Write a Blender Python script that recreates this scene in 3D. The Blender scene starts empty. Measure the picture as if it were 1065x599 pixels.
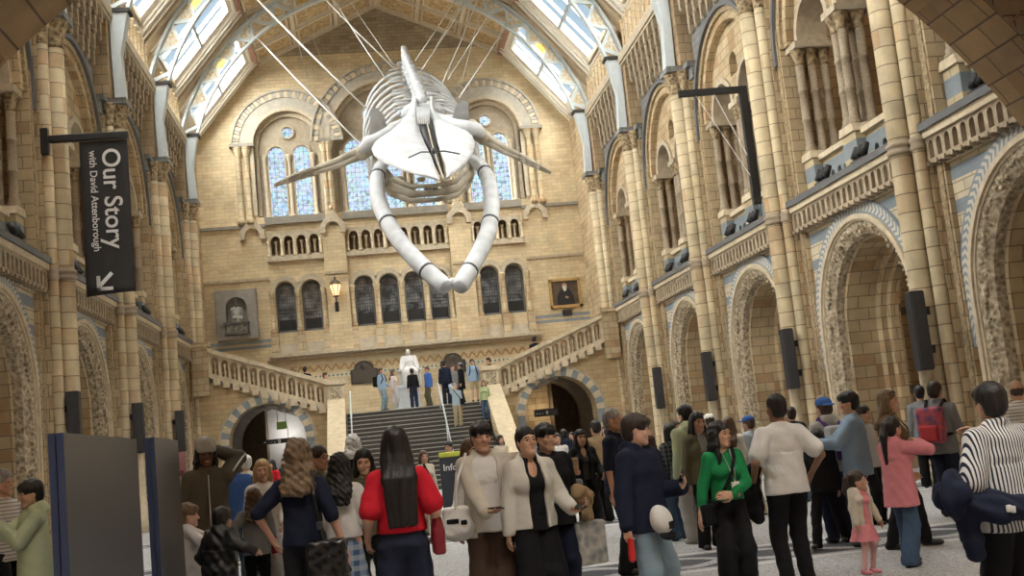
import bpy, math, random
import numpy as np
from mathutils import Vector, Matrix, Euler
from mathutils.geometry import tessellate_polygon
PI = math.pi
rng = random.Random(7)
SC = bpy.context.scene
COL = SC.collection
# ------------------------------------------------------------------ camera numbers (hall axis = +Y, floor z = 0)
FPX = 1154.32
YAW, PITCH, ROLL = 0.13729, 0.1296, -0.1008
CAM = Vector((-1.872, 0.0, 1.70))
_f = Vector((math.sin(YAW)*math.cos(PITCH), math.cos(YAW)*math.cos(PITCH), math.sin(PITCH)))
_r = Vector((math.cos(YAW), -math.sin(YAW), 0)); _u = _r.cross(_f)
_r2 = _r*math.cos(ROLL)+_u*math.sin(ROLL); _u2 = _u*math.cos(ROLL)-_r*math.sin(ROLL)
def at(px, py, Y):
    """point of the hall at depth Y that stands where the photograph shows (px, py)"""
    d = _r2*((px-532.5)/FPX)-_u2*((py-299.5)/FPX)+_f
    return CAM+d*(Y/d.y)
cd = bpy.data.cameras.new('camera'); cam = bpy.data.objects.new('camera', cd); COL.objects.link(cam)
cam.matrix_world = Matrix(((_r2.x, _u2.x, -_f.x, CAM.x), (_r2.y, _u2.y, -_f.y, CAM.y), (_r2.z, _u2.z, -_f.z, CAM.z), (0, 0, 0, 1)))
cd.sensor_fit = 'HORIZONTAL'; cd.sensor_width = 36.0; cd.lens = FPX/1065*36.0; cd.clip_start = .1; cd.clip_end = 500
SC.camera = cam
# ------------------------------------------------------------------ materials
MATS = {}
def nd(nt, t, **kw):
    n = nt.nodes.new(t)
    for k, v in kw.items():
        if k in n.inputs: n.inputs[k].default_value = v
        else: setattr(n, k, v)
    return n
def c4(c): return (c[0], c[1], c[2], 1)
def base_mat(name, rough=.6, metal=0., spec=.4):
    m = bpy.data.materials.new(name); m.use_nodes = True; nt = m.node_tree
    b = nt.nodes['Principled BSDF']; b.inputs['Roughness'].default_value = rough; b.inputs['Metallic'].default_value = metal
    b.inputs['Specular IOR Level'].default_value = spec
    MATS[name] = m
    return m, nt, b
def pos_node(nt, scale=1.):
    g = nd(nt, 'ShaderNodeNewGeometry')
    return g
def plain(name, col, rough=.6, metal=0., var=.12, nscale=4., bump=0., spec=.4, obj=False):
    if name in MATS: return MATS[name]
    m, nt, b = base_mat(name, rough, metal, spec); L = nt.links
    tc = nd(nt, 'ShaderNodeTexCoord')
    n = nd(nt, 'ShaderNodeTexNoise', Scale=nscale, Detail=5., Roughness=.6); L.new(tc.outputs['Object'], n.inputs['Vector'])
    r = nd(nt, 'ShaderNodeMapRange'); r.inputs[1].default_value = .3; r.inputs[2].default_value = .7; r.inputs[3].default_value = 1-var; r.inputs[4].default_value = 1+var
    L.new(n.outputs['Fac'], r.inputs[0])
    v = nd(nt, 'ShaderNodeVectorMath', operation='SCALE'); v.inputs[0].default_value = col; L.new(r.outputs[0], v.inputs['Scale'])
    L.new(v.outputs[0], b.inputs['Base Color'])
    if bump:
        bp = nd(nt, 'ShaderNodeBump', Strength=bump, Distance=.02); L.new(n.outputs['Fac'], bp.inputs['Height']); L.new(bp.outputs[0], b.inputs['Normal'])
    return m
def planar(nt):
    """(horizontal run, height) of a wall point: x or y by which way the face looks"""
    L = nt.links; g = nd(nt, 'ShaderNodeNewGeometry')
    sp = nd(nt, 'ShaderNodeSeparateXYZ'); L.new(g.outputs['Position'], sp.inputs[0])
    sn = nd(nt, 'ShaderNodeSeparateXYZ'); L.new(g.outputs['Normal'], sn.inputs[0])
    ab = nd(nt, 'ShaderNodeMath', operation='ABSOLUTE'); L.new(sn.outputs[0], ab.inputs[0])
    gt = nd(nt, 'ShaderNodeMath', operation='GREATER_THAN'); L.new(ab.outputs[0], gt.inputs[0]); gt.inputs[1].default_value = .72
    mx = nd(nt, 'ShaderNodeMix', data_type='FLOAT'); L.new(gt.outputs[0], mx.inputs[0]); L.new(sp.outputs[0], mx.inputs[2]); L.new(sp.outputs[1], mx.inputs[3])
    az = nd(nt, 'ShaderNodeMath', operation='ABSOLUTE'); L.new(sn.outputs[2], az.inputs[0])
    gz = nd(nt, 'ShaderNodeMath', operation='GREATER_THAN'); L.new(az.outputs[0], gz.inputs[0]); gz.inputs[1].default_value = .8
    mz = nd(nt, 'ShaderNodeMix', data_type='FLOAT'); L.new(gz.outputs[0], mz.inputs[0]); L.new(sp.outputs[2], mz.inputs[2]); L.new(sp.outputs[1], mz.inputs[3])
    cb = nd(nt, 'ShaderNodeCombineXYZ'); L.new(mx.outputs[0], cb.inputs[0]); L.new(mz.outputs[0], cb.inputs[1])
    return g, cb, sp
def stone(name, c1, c2, mortar, bw=.62, bh=.3, msize=.012, rough=.8, warm=.0, bump=.5, stripes=None, c3=None, dirt=.3):
    """coursed stone blocks; every block has a tint of its own; stripes = (height list, colour) for bands of blue-grey stone"""
    if name in MATS: return MATS[name]
    m, nt, b = base_mat(name, rough, 0, .25); L = nt.links
    g, uv, sp = planar(nt)
    br = nd(nt, 'ShaderNodeTexBrick', offset=.5, Scale=1., **{'Mortar Size': msize, 'Mortar Smooth': .2, 'Bias': 0., 'Brick Width': bw, 'Row Height': bh})
    br.inputs['Color1'].default_value = c4(c1); br.inputs['Color2'].default_value = c4(c2); br.inputs['Mortar'].default_value = c4(mortar)
    L.new(uv.outputs[0], br.inputs['Vector'])
    # a second block tint: white noise per block
    dv = nd(nt, 'ShaderNodeVectorMath', operation='DIVIDE'); L.new(uv.outputs[0], dv.inputs[0]); dv.inputs[1].default_value = (bw, bh, 1)
    fl = nd(nt, 'ShaderNodeVectorMath', operation='FLOOR'); L.new(dv.outputs[0], fl.inputs[0])
    wn = nd(nt, 'ShaderNodeTexWhiteNoise', noise_dimensions='2D'); L.new(fl.outputs[0], wn.inputs['Vector'])
    col = br.outputs['Color']
    if c3:
        mr = nd(nt, 'ShaderNodeMapRange'); mr.inputs[1].default_value = .72; mr.inputs[2].default_value = 1.; mr.inputs[3].default_value = 0; mr.inputs[4].default_value = .75
        L.new(wn.outputs['Value'], mr.inputs[0])
        mf = nd(nt, 'ShaderNodeMath', operation='MULTIPLY'); L.new(mr.outputs[0], mf.inputs[0])
        inv = nd(nt, 'ShaderNodeMath', operation='SUBTRACT'); inv.inputs[0].default_value = 1; L.new(br.outputs['Fac'], inv.inputs[1]); L.new(inv.outputs[0], mf.inputs[1])
        mx = nd(nt, 'ShaderNodeMix', data_type='RGBA'); L.new(mf.outputs[0], mx.inputs[0]); L.new(col, mx.inputs[6]); mx.inputs[7].default_value = c4(c3); col = mx.outputs[2]
    if stripes:
        period, duty, phase, sc = stripes
        md = nd(nt, 'ShaderNodeMath', operation='ADD'); L.new(sp.outputs[2], md.inputs[0]); md.inputs[1].default_value = phase
        fm = nd(nt, 'ShaderNodeMath', operation='FLOORED_MODULO'); L.new(md.outputs[0], fm.inputs[0]); fm.inputs[1].default_value = period
        lt = nd(nt, 'ShaderNodeMath', operation='LESS_THAN'); L.new(fm.outputs[0], lt.inputs[0]); lt.inputs[1].default_value = period*duty
        mx = nd(nt, 'ShaderNodeMix', data_type='RGBA'); L.new(lt.outputs[0], mx.inputs[0]); L.new(col, mx.inputs[6]); mx.inputs[7].default_value = c4(sc); col = mx.outputs[2]
    n = nd(nt, 'ShaderNodeTexNoise', Scale=1.1, Detail=6., Roughness=.65); L.new(g.outputs['Position'], n.inputs['Vector'])
    r = nd(nt, 'ShaderNodeMapRange'); r.inputs[1].default_value = .3; r.inputs[2].default_value = .7; r.inputs[3].default_value = 1-dirt; r.inputs[4].default_value = 1+dirt*.4
    L.new(n.outputs['Fac'], r.inputs[0])
    v = nd(nt, 'ShaderNodeVectorMath', operation='SCALE'); L.new(col, v.inputs[0]); L.new(r.outputs[0], v.inputs['Scale'])
    L.new(v.outputs[0], b.inputs['Base Color'])
    bp = nd(nt, 'ShaderNodeBump', Strength=bump, Distance=.02, invert=True)
    L.new(br.outputs['Fac'], bp.inputs['Height']); L.new(bp.outputs[0], b.inputs['Normal'])
    return m
def carved(name, c1, c2, scale=9., rough=.85, bump=1., kind='F1'):
    """deeply cut foliage ornament"""
    if name in MATS: return MATS[name]
    m, nt, b = base_mat(name, rough, 0, .2); L = nt.links
    g = nd(nt, 'ShaderNodeNewGeometry')
    v = nd(nt, 'ShaderNodeTexVoronoi', Scale=scale, feature=kind); L.new(g.outputs['Position'], v.inputs['Vector'])
    n = nd(nt, 'ShaderNodeTexNoise', Scale=scale*1.3, Detail=4.); L.new(g.outputs['Position'], n.inputs['Vector'])
    ad = nd(nt, 'ShaderNodeMath', operation='MULTIPLY'); L.new(v.outputs[0], ad.inputs[0]); L.new(n.outputs['Fac'], ad.inputs[1])
    r = nd(nt, 'ShaderNodeValToRGB'); r.color_ramp.elements[0].position = .05; r.color_ramp.elements[1].position = .42
    r.color_ramp.elements[0].color = c4(c1); r.color_ramp.elements[1].color = c4(c2)
    L.new(ad.outputs[0], r.inputs[0]); L.new(r.outputs[0], b.inputs['Base Color'])
    bp = nd(nt, 'ShaderNodeBump', Strength=bump, Distance=.06, invert=True); L.new(ad.outputs[0], bp.inputs['Height']); L.new(bp.outputs[0], b.inputs['Normal'])
    return m
def weave(name, col, scale=160., rough=.85, var=.07, bump=.3, spec=.2):
    """cloth: soft folds and a fine weave"""
    if name in MATS: return MATS[name]
    m, nt, b = base_mat(name, rough, 0, spec); L = nt.links
    tc = nd(nt, 'ShaderNodeTexCoord')
    n = nd(nt, 'ShaderNodeTexNoise', Scale=7., Detail=3., Roughness=.5, Distortion=.6); L.new(tc.outputs['Object'], n.inputs['Vector'])
    n2 = nd(nt, 'ShaderNodeTexNoise', Scale=scale, Detail=2.); L.new(tc.outputs['Object'], n2.inputs['Vector'])
    r = nd(nt, 'ShaderNodeMapRange'); r.inputs[1].default_value = .3; r.inputs[2].default_value = .7; r.inputs[3].default_value = 1-var; r.inputs[4].default_value = 1+var
    L.new(n2.outputs['Fac'], r.inputs[0])
    v = nd(nt, 'ShaderNodeVectorMath', operation='SCALE'); v.inputs[0].default_value = col; L.new(r.outputs[0], v.inputs['Scale']); L.new(v.outputs[0], b.inputs['Base Color'])
    bp = nd(nt, 'ShaderNodeBump', Strength=bump, Distance=.05); L.new(n.outputs['Fac'], bp.inputs['Height']); L.new(bp.outputs[0], b.inputs['Normal'])
    return m
def striped(name, c1, c2, freq, duty=.5, axis='Z', axis2=None, rough=.85, c3=None):
    """woven stripes (axis2: a check)"""
    if name in MATS: return MATS[name]
    m, nt, b = base_mat(name, rough, 0, .2); L = nt.links
    tc = nd(nt, 'ShaderNodeTexCoord'); sp = nd(nt, 'ShaderNodeSeparateXYZ'); L.new(tc.outputs['Object'], sp.inputs[0])
    def bands(ax, fq, du):
        mu = nd(nt, 'ShaderNodeMath', operation='MULTIPLY'); mu.inputs[1].default_value = fq
        if ax == 'A':
            at2 = nd(nt, 'ShaderNodeMath', operation='ARCTAN2'); L.new(sp.outputs[0], at2.inputs[0]); L.new(sp.outputs[1], at2.inputs[1]); L.new(at2.outputs[0], mu.inputs[0])
        else: L.new(sp.outputs['XYZ'.index(ax)], mu.inputs[0])
        fr = nd(nt, 'ShaderNodeMath', operation='FRACT'); L.new(mu.outputs[0], fr.inputs[0])
        lt = nd(nt, 'ShaderNodeMath', operation='LESS_THAN'); L.new(fr.outputs[0], lt.inputs[0]); lt.inputs[1].default_value = du
        return lt
    a = bands(axis, freq, duty)
    mx = nd(nt, 'ShaderNodeMix', data_type='RGBA'); L.new(a.outputs[0], mx.inputs[0]); mx.inputs[6].default_value = c4(c1); mx.inputs[7].default_value = c4(c2); col = mx.outputs[2]
    if axis2:
        bb = bands(axis2, freq, duty)
        hf = nd(nt, 'ShaderNodeMath', operation='MULTIPLY'); L.new(bb.outputs[0], hf.inputs[0]); hf.inputs[1].default_value = .55
        mx2 = nd(nt, 'ShaderNodeMix', data_type='RGBA'); L.new(hf.outputs[0], mx2.inputs[0]); L.new(col, mx2.inputs[6]); mx2.inputs[7].default_value = c4(c3 or c2); col = mx2.outputs[2]
    L.new(col, b.inputs['Base Color'])
    n = nd(nt, 'ShaderNodeTexNoise', Scale=7., Detail=3.); L.new(tc.outputs['Object'], n.inputs['Vector'])
    bp = nd(nt, 'ShaderNodeBump', Strength=.25, Distance=.05); L.new(n.outputs['Fac'], bp.inputs['Height']); L.new(bp.outputs[0], b.inputs['Normal'])
    return m
# ------------------------------------------------------------------ mesh builder
class MB:
    def __init__(s, frame=None): s.v = []; s.f = []; s.F = frame; s.sm = []
    def add(s, vs, fs, smooth=False):
        o = len(s.v)
        s.v += [s.F(*p) if s.F else tuple(p) for p in vs]
        s.f += [tuple(i+o for i in f) for f in fs]; s.sm += [smooth]*len(fs)
    def box(s, a, b):
        x0, y0, z0 = a; x1, y1, z1 = b
        s.add([(x0, y0, z0), (x1, y0, z0), (x1, y1, z0), (x0, y1, z0), (x0, y0, z1), (x1, y0, z1), (x1, y1, z1), (x0, y1, z1)],
              [(0, 3, 2, 1), (4, 5, 6, 7), (0, 1, 5, 4), (1, 2, 6, 5), (2, 3, 7, 6), (3, 0, 4, 7)])
    def bbox(s, a, b, c=.015):
        """box with chamfered edges"""
        x0, y0, z0 = a; x1, y1, z1 = b
        P = [];
        for z, i in ((z0, c), (z0+c, 0), (z1-c, 0), (z1, c)):
            k = c
            for x, y in ((x0+i+k, y0+i), (x1-i-k, y0+i), (x1-i, y0+i+k), (x1-i, y1-i-k), (x1-i-k, y1-i), (x0+i+k, y1-i), (x0+i, y1-i-k), (x0+i, y0+i+k)): P.append((x, y, z))
        F = [tuple(range(7, -1, -1)), tuple(range(24, 32))]
        for r in range(3):
            for j in range(8): F.append((r*8+j, r*8+(j+1) % 8, r*8+8+(j+1) % 8, r*8+8+j))
        s.add(P, F)
    def prism(s, poly, o0, o1, order='uoz'):
        """poly of (u, z) extruded along o"""
        n = len(poly); V = [(u, o0, z) for u, z in poly]+[(u, o1, z) for u, z in poly]
        F = [tuple(range(n)), tuple(range(2*n-1, n-1, -1))]+[(i, n+i, n+(i+1) % n, (i+1) % n) for i in range(n)]
        s.add(V, F)
    def plate(s, outer, holes, o, depth, back=False):
        """flat wall with holes at plane o (u, z polygons); reveals run to o-depth"""
        polys = [outer]+holes
        tr = tessellate_polygon([[Vector((u, z, 0)) for u, z in p] for p in polys])
        flat = [q for p in polys for q in p]
        s.add([(u, o, z) for u, z in flat], [tuple(t) for t in tr])
        if back: s.add([(u, o-depth, z) for u, z in flat], [tuple(t) for t in tr])
        for p in polys[1:]:
            n = len(p); s.add([(u, o, z) for u, z in p]+[(u, o-depth, z) for u, z in p], [(i, (i+1) % n, n+(i+1) % n, n+i) for i in range(n)])
    def ring(s, uc, zc, r0, r1, o0, o1, a0=0., a1=PI, n=28, leg=0.):
        """arch ring between radii r0<r1 and depths o0<o1, legs running down by leg"""
        A = [a0+(a1-a0)*i/n for i in range(n+1)]
        P = [(uc+math.cos(a), zc+math.sin(a), math.cos(a), math.sin(a)) for a in A]
        pts = [(c, sn, 0) for _, _, c, sn in P]
        if leg: pts = [(1, 0, -leg)]+pts+[(-1, 0, -leg)]
        V = []
        for c, sn, dz in pts:
            for r, o in ((r0, o0), (r1, o0), (r1, o1), (r0, o1)): V.append((uc+c*r, o, zc+sn*r+dz))
        F = []; m = len(pts)
        for i in range(m-1):
            for j in range(4): F.append((i*4+j, i*4+4+j, i*4+4+(j+1) % 4, i*4+(j+1) % 4))
        F += [(0, 1, 2, 3), tuple(4*(m-1)+j for j in (3, 2, 1, 0))]
        s.add(V, F)
    def lathe(s, prof, c=(0, 0, 0), n=16, smooth=True, a0=0., a1=2*PI):
        """prof of (r, z)"""
        full = abs(a1-a0-2*PI) < 1e-6; m = n if full else n+1
        V = [(c[0]+r*math.cos(a0+(a1-a0)*j/n), c[1]+r*math.sin(a0+(a1-a0)*j/n), c[2]+z) for r, z in prof for j in range(m)]
        F = []
        for i in range(len(prof)-1):
            for j in range(n): F.append((i*m+j, i*m+(j+1) % m, i*m+m+(j+1) % m, i*m+m+j))
        if full:
            if prof[0][0] > 1e-4: F.append(tuple(range(m-1, -1, -1)))
            if prof[-1][0] > 1e-4: F.append(tuple(range((len(prof)-1)*m, len(prof)*m)))
        s.add(V, F, smooth)
    def tube(s, pts, r, n=8, cap=True, flat=None):
        """tube along points; r a number or list; flat = (a, b) scales of the section"""
        pts = [Vector(p) for p in pts]; m = len(pts); rr = r if isinstance(r, (list, tuple)) else [r]*m
        V = []; F = []; up = None
        for i, p in enumerate(pts):
            t = (pts[min(i+1, m-1)]-pts[max(i-1, 0)]).normalized()
            if up is None: up = Vector((0, 0, 1)) if abs(t.z) < .9 else Vector((1, 0, 0))
            b1 = t.cross(up)
            if b1.length < 1e-5: b1 = t.cross(Vector((0, 1, 0)))
            b1.normalize(); b2 = b1.cross(t).normalized(); up = b2
            fa, fb = flat if flat else (1, 1)
            for j in range(n):
                a = 2*PI*j/n; V.append(tuple(p+b1*(math.cos(a)*rr[i]*fa)+b2*(math.sin(a)*rr[i]*fb)))
        for i in range(m-1):
            for j in range(n): F.append((i*n+j, i*n+(j+1) % n, i*n+n+(j+1) % n, i*n+n+j))
        if cap: F += [tuple(range(n-1, -1, -1)), tuple(range((m-1)*n, m*n))]
        s.add(V, F, n > 5)
    def beam(s, a, b, w, h, up=(0, 0, 1)):
        a = Vector(a); b = Vector(b); t = (b-a).normalized(); x = t.cross(Vector(up))
        if x.length < 1e-5: x = t.cross(Vector((0, 1, 0)))
        x.normalize(); y = x.cross(t).normalized()
        V = [tuple(p+x*(sx*w/2)+y*(sy*h/2)) for p in (a, b) for sx, sy in ((-1, -1), (1, -1), (1, 1), (-1, 1))]
        s.add(V, [(3, 2, 1, 0), (4, 5, 6, 7), (0, 1, 5, 4), (1, 2, 6, 5), (2, 3, 7, 6), (3, 0, 4, 7)])
    def ball(s, c, r, n=10, sc=(1, 1, 1)):
        V = []; F = []; m = max(5, n//2+1)
        for i in range(m+1):
            t = PI*i/m
            for j in range(n):
                a = 2*PI*j/n; V.append((c[0]+r*sc[0]*math.sin(t)*math.cos(a), c[1]+r*sc[1]*math.sin(t)*math.sin(a), c[2]-r*sc[2]*math.cos(t)))
        for i in range(m):
            for j in range(n): F.append((i*n+j, i*n+(j+1) % n, i*n+n+(j+1) % n, i*n+n+j))
        s.add(V, F, True)
    def build(s, name, mat, parent=None, recalc=True, loc=None):
        me = bpy.data.meshes.new(name); me.from_pydata(s.v, [], s.f)
        if len(s.sm) == len(me.polygons): me.polygons.foreach_set('use_smooth', s.sm)
        if recalc:
            import bmesh
            bm = bmesh.new(); bm.from_mesh(me); bmesh.ops.remove_doubles(bm, verts=bm.verts, dist=1e-5); bmesh.ops.recalc_face_normals(bm, faces=bm.faces); bm.to_mesh(me); bm.free()
        for mm in (mat if isinstance(mat, (list, tuple)) else [mat]): me.materials.append(mm)
        o = bpy.data.objects.new(name, me); COL.objects.link(o)
        if parent: o.parent = parent
        if loc: o.location = loc
        return o
def tag(o, label=None, cat=None, group=None, kind=None):
    if label: o['label'] = label
    if cat: o['category'] = cat
    if group: o['group'] = group
    if kind: o['kind'] = kind
    return o
def empty(name, loc=(0, 0, 0), rz=0., label=None, cat=None, group=None, kind=None, sx=1):
    o = bpy.data.objects.new(name, None); COL.objects.link(o); o.location = loc; o.rotation_euler = (0, 0, rz); o.empty_display_size = .2
    if sx != 1: o.scale = (sx, 1, 1)
    return tag(o, label, cat, group, kind)
KIDS = {}
def copy_tree(o, parent=None):
    c = o.copy(); COL.objects.link(c)
    if parent: c.parent = parent
    for ch in list(o.children): copy_tree(ch, c)
    return c
def arcpts(uc, zc, r, n=20, leg=0., a0=0., a1=PI):
    """arch outline (counter-clockwise) with straight legs down to zc-leg"""
    P = [(uc+r*math.cos(a0+(a1-a0)*i/n), zc+r*math.sin(a0+(a1-a0)*i/n)) for i in range(n+1)]
    return ([(uc+r, zc-leg)]+P+[(uc-r, zc-leg)]) if leg else P
def circ(uc, zc, r, n=16): return [(uc+r*math.cos(2*PI*i/n), zc+r*math.sin(2*PI*i/n)) for i in range(n)]
# ================================================================== the hall
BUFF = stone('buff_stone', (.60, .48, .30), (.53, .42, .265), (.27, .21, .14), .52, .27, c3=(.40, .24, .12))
SHAFT = stone('shaft_stone', (.64, .53, .34), (.55, .46, .31), (.25, .20, .14), 3.1, .36, c3=(.47, .29, .15), dirt=.35)
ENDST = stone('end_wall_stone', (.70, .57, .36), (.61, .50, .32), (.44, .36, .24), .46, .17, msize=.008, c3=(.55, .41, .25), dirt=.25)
GABLE = stone('shaded_gable_stone', (.42, .35, .25), (.35, .29, .21), (.2, .16, .11), .46, .17, msize=.008, c3=(.26, .2, .13), dirt=.3)  # darker copy of the end wall stone, roof shade put into its colour
BANDED = stone('banded_stone', (.66, .58, .42), (.60, .52, .37), (.3, .25, .18), .6, .2, stripes=(.62, .40, .12, (.24, .28, .31)), dirt=.2)
PEDEST = stone('pedestal_stone', (.60, .50, .31), (.52, .43, .27), (.3, .25, .18), .8, .22, stripes=(.66, .55, .3, (.25, .29, .32)), dirt=.2)
GREYST = stone('grey_stone', (.27, .27, .26), (.23, .24, .24), (.15, .15, .14), .5, .22, dirt=.25)
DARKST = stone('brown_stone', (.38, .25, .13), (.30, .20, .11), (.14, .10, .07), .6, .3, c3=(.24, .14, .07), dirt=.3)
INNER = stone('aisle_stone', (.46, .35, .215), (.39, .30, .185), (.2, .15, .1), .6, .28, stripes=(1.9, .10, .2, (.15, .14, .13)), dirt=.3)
CREAM = plain('cream_stone', (.62, .53, .38), .75, var=.18, nscale=5, bump=.1)
MOULD = plain('moulded_stone', (.47, .405, .30), .8, var=.2, nscale=6, bump=.15)
BROWNC = plain('terracotta', (.40, .33, .235), .8, var=.25, nscale=7, bump=.2)
SLATE = plain('slate', (.14, .145, .15), .6, var=.15)
BLUEG = plain('blue_grey_stone', (.25, .29, .32), .7, var=.15)
IRON = plain('painted_iron', (.46, .52, .54), .5, var=.06, spec=.5)
IRONF = plain('iron_fascia', (.54, .60, .62), .5, var=.06, spec=.5)
BLACK = plain('black_paint', (.018, .018, .02), .5, var=.1)
CARVE = carved('carved_stone', (.24, .19, .125), (.62, .53, .39), 10.)
CARVC = carved('carved_capital', (.14, .10, .06), (.47, .37, .23), 9.)
ZIG = carved('diaper_stone', (.27, .215, .14), (.55, .43, .26), 13., kind='SMOOTH_F1')
SHAFTD = carved('patterned_shaft', (.29, .235, .17), (.42, .35, .26), 24., kind='SMOOTH_F1', bump=.2)
GOLD = plain('gilding', (.62, .40, .10), .35, metal=.6, var=.15)
DARKIN = plain('dark_interior', (.035, .03, .027), .9)
WHITEP = plain('white_plaster', (.62, .62, .60), .8, var=.06)

def chevron_mat():
    m, nt, b = base_mat('chevron_inlay', .7); L = nt.links
    tc = nd(nt, 'ShaderNodeTexCoord'); sp = nd(nt, 'ShaderNodeSeparateXYZ'); L.new(tc.outputs['Object'], sp.inputs[0])
    an = nd(nt, 'ShaderNodeMath', operation='ARCTAN2'); L.new(sp.outputs[2], an.inputs[0]); L.new(sp.outputs[1], an.inputs[1])
    y2 = nd(nt, 'ShaderNodeVectorMath', operation='LENGTH')
    cb = nd(nt, 'ShaderNodeCombineXYZ'); L.new(sp.outputs[1], cb.inputs[1]); L.new(sp.outputs[2], cb.inputs[2]); L.new(cb.outputs[0], y2.inputs[0])
    sb = nd(nt, 'ShaderNodeMath', operation='SUBTRACT'); L.new(y2.outputs['Value'], sb.inputs[0]); sb.inputs[1].default_value = 2.53
    ab = nd(nt, 'ShaderNodeMath', operation='ABSOLUTE'); L.new(sb.outputs[0], ab.inputs[0])
    m1 = nd(nt, 'ShaderNodeMath', operation='MULTIPLY'); L.new(an.outputs[0], m1.inputs[0]); m1.inputs[1].default_value = 16
    m2 = nd(nt, 'ShaderNodeMath', operation='MULTIPLY_ADD'); L.new(ab.outputs[0], m2.inputs[0]); m2.inputs[1].default_value = 5.; L.new(m1.outputs[0], m2.inputs[2])
    fr = nd(nt, 'ShaderNodeMath', operation='FRACT'); L.new(m2.outputs[0], fr.inputs[0])
    lt = nd(nt, 'ShaderNodeMath', operation='LESS_THAN'); L.new(fr.outputs[0], lt.inputs[0]); lt.inputs[1].default_value = .52
    l2 = nd(nt, 'ShaderNodeMath', operation='LESS_THAN'); L.new(ab.outputs[0], l2.inputs[0]); l2.inputs[1].default_value = .105
    mu = nd(nt, 'ShaderNodeMath', operation='MULTIPLY'); L.new(lt.outputs[0], mu.inputs[0]); L.new(l2.outputs[0], mu.inputs[1])
    mx = nd(nt, 'ShaderNodeMix', data_type='RGBA'); L.new(mu.outputs[0], mx.inputs[0]); mx.inputs[6].default_value = (.24, .28, .31, 1); mx.inputs[7].default_value = (.58, .55, .48, 1)
    L.new(mx.outputs[2], b.inputs['Base Color']); return m
CHEV = chevron_mat()
def sky_glass(name, tint=(.93, .96, .97), gloss=.06):
    m = bpy.data.materials.new(name); m.use_nodes = True; nt = m.node_tree; nt.nodes.clear(); L = nt.links
    t = nd(nt, 'ShaderNodeBsdfTransparent'); t.inputs[0].default_value = c4(tint); g = nd(nt, 'ShaderNodeBsdfGlossy', Roughness=.05)
    mx = nd(nt, 'ShaderNodeMixShader'); mx.inputs[0].default_value = gloss; o = nd(nt, 'ShaderNodeOutputMaterial')
    L.new(t.outputs[0], mx.inputs[1]); L.new(g.outputs[0], mx.inputs[2]); L.new(mx.outputs[0], o.inputs[0]); return m
GLASS = sky_glass('skylight_glass')
def stained_glass():
    m = bpy.data.materials.new('leaded_glass'); m.use_nodes = True; nt = m.node_tree; nt.nodes.clear(); L = nt.links
    g = nd(nt, 'ShaderNodeNewGeometry'); sp = nd(nt, 'ShaderNodeSeparateXYZ'); L.new(g.outputs['Position'], sp.inputs[0])
    cb = nd(nt, 'ShaderNodeCombineXYZ'); L.new(sp.outputs[0], cb.inputs[0]); L.new(sp.outputs[2], cb.inputs[1])
    br = nd(nt, 'ShaderNodeTexBrick', offset=0., Scale=1., **{'Mortar Size': .007, 'Brick Width': .2, 'Row Height': .24}); L.new(cb.outputs[0], br.inputs['Vector'])
    vo = nd(nt, 'ShaderNodeTexVoronoi', Scale=7., feature='F1'); L.new(cb.outputs[0], vo.inputs['Vector'])
    hs = nd(nt, 'ShaderNodeHueSaturation', Saturation=.28, Value=1.9); L.new(vo.outputs['Color'], hs.inputs['Color'])
    mx = nd(nt, 'ShaderNodeMix', data_type='RGBA', blend_type='MULTIPLY'); mx.inputs[0].default_value = .6; mx.inputs[6].default_value = (.92, .94, .95, 1); L.new(hs.outputs[0], mx.inputs[7])
    m2 = nd(nt, 'ShaderNodeMix', data_type='RGBA'); L.new(br.outputs['Fac'], m2.inputs[0]); L.new(mx.outputs[2], m2.inputs[6]); m2.inputs[7].default_value = (.28, .29, .31, 1)
    t = nd(nt, 'ShaderNodeBsdfTransparent'); L.new(m2.outputs[2], t.inputs[0]); o = nd(nt, 'ShaderNodeOutputMaterial'); L.new(t.outputs[0], o.inputs[0]); return m
STAIN = stained_glass()
def lattice_glass():
    """dark leaded window looking into an unlit gallery"""
    m, nt, b = base_mat('dark_leaded_glass', .15, 0, .5); L = nt.links
    g = nd(nt, 'ShaderNodeNewGeometry'); sp = nd(nt, 'ShaderNodeSeparateXYZ'); L.new(g.outputs['Position'], sp.inputs[0])
    cb = nd(nt, 'ShaderNodeCombineXYZ'); L.new(sp.outputs[0], cb.inputs[0]); L.new(sp.outputs[2], cb.inputs[1])
    br = nd(nt, 'ShaderNodeTexBrick', offset=0., Scale=1., **{'Mortar Size': .012, 'Brick Width': .12, 'Row Height': .16}); L.new(cb.outputs[0], br.inputs['Vector'])
    n = nd(nt, 'ShaderNodeTexNoise', Scale=2.2, Detail=3.); L.new(g.outputs['Position'], n.inputs['Vector'])
    r = nd(nt, 'ShaderNodeValToRGB'); r.color_ramp.elements[0].position = .38; r.color_ramp.elements[1].position = .68
    r.color_ramp.elements[0].color = (.035, .04, .05, 1); r.color_ramp.elements[1].color = (.30, .33, .36, 1); L.new(n.outputs['Fac'], r.inputs[0])
    m2 = nd(nt, 'ShaderNodeMix', data_type='RGBA'); L.new(br.outputs['Fac'], m2.inputs[0]); L.new(r.outputs[0], m2.inputs[6]); m2.inputs[7].default_value = (.05, .05, .05, 1)
    L.new(m2.outputs[2], b.inputs['Base Color']); return m
LATT = lattice_glass()

BAY = 6.7
PY = lambda k: 6.7*k-.65
WALL = 9.0; DEND = 52.3; HC = .1
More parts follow.
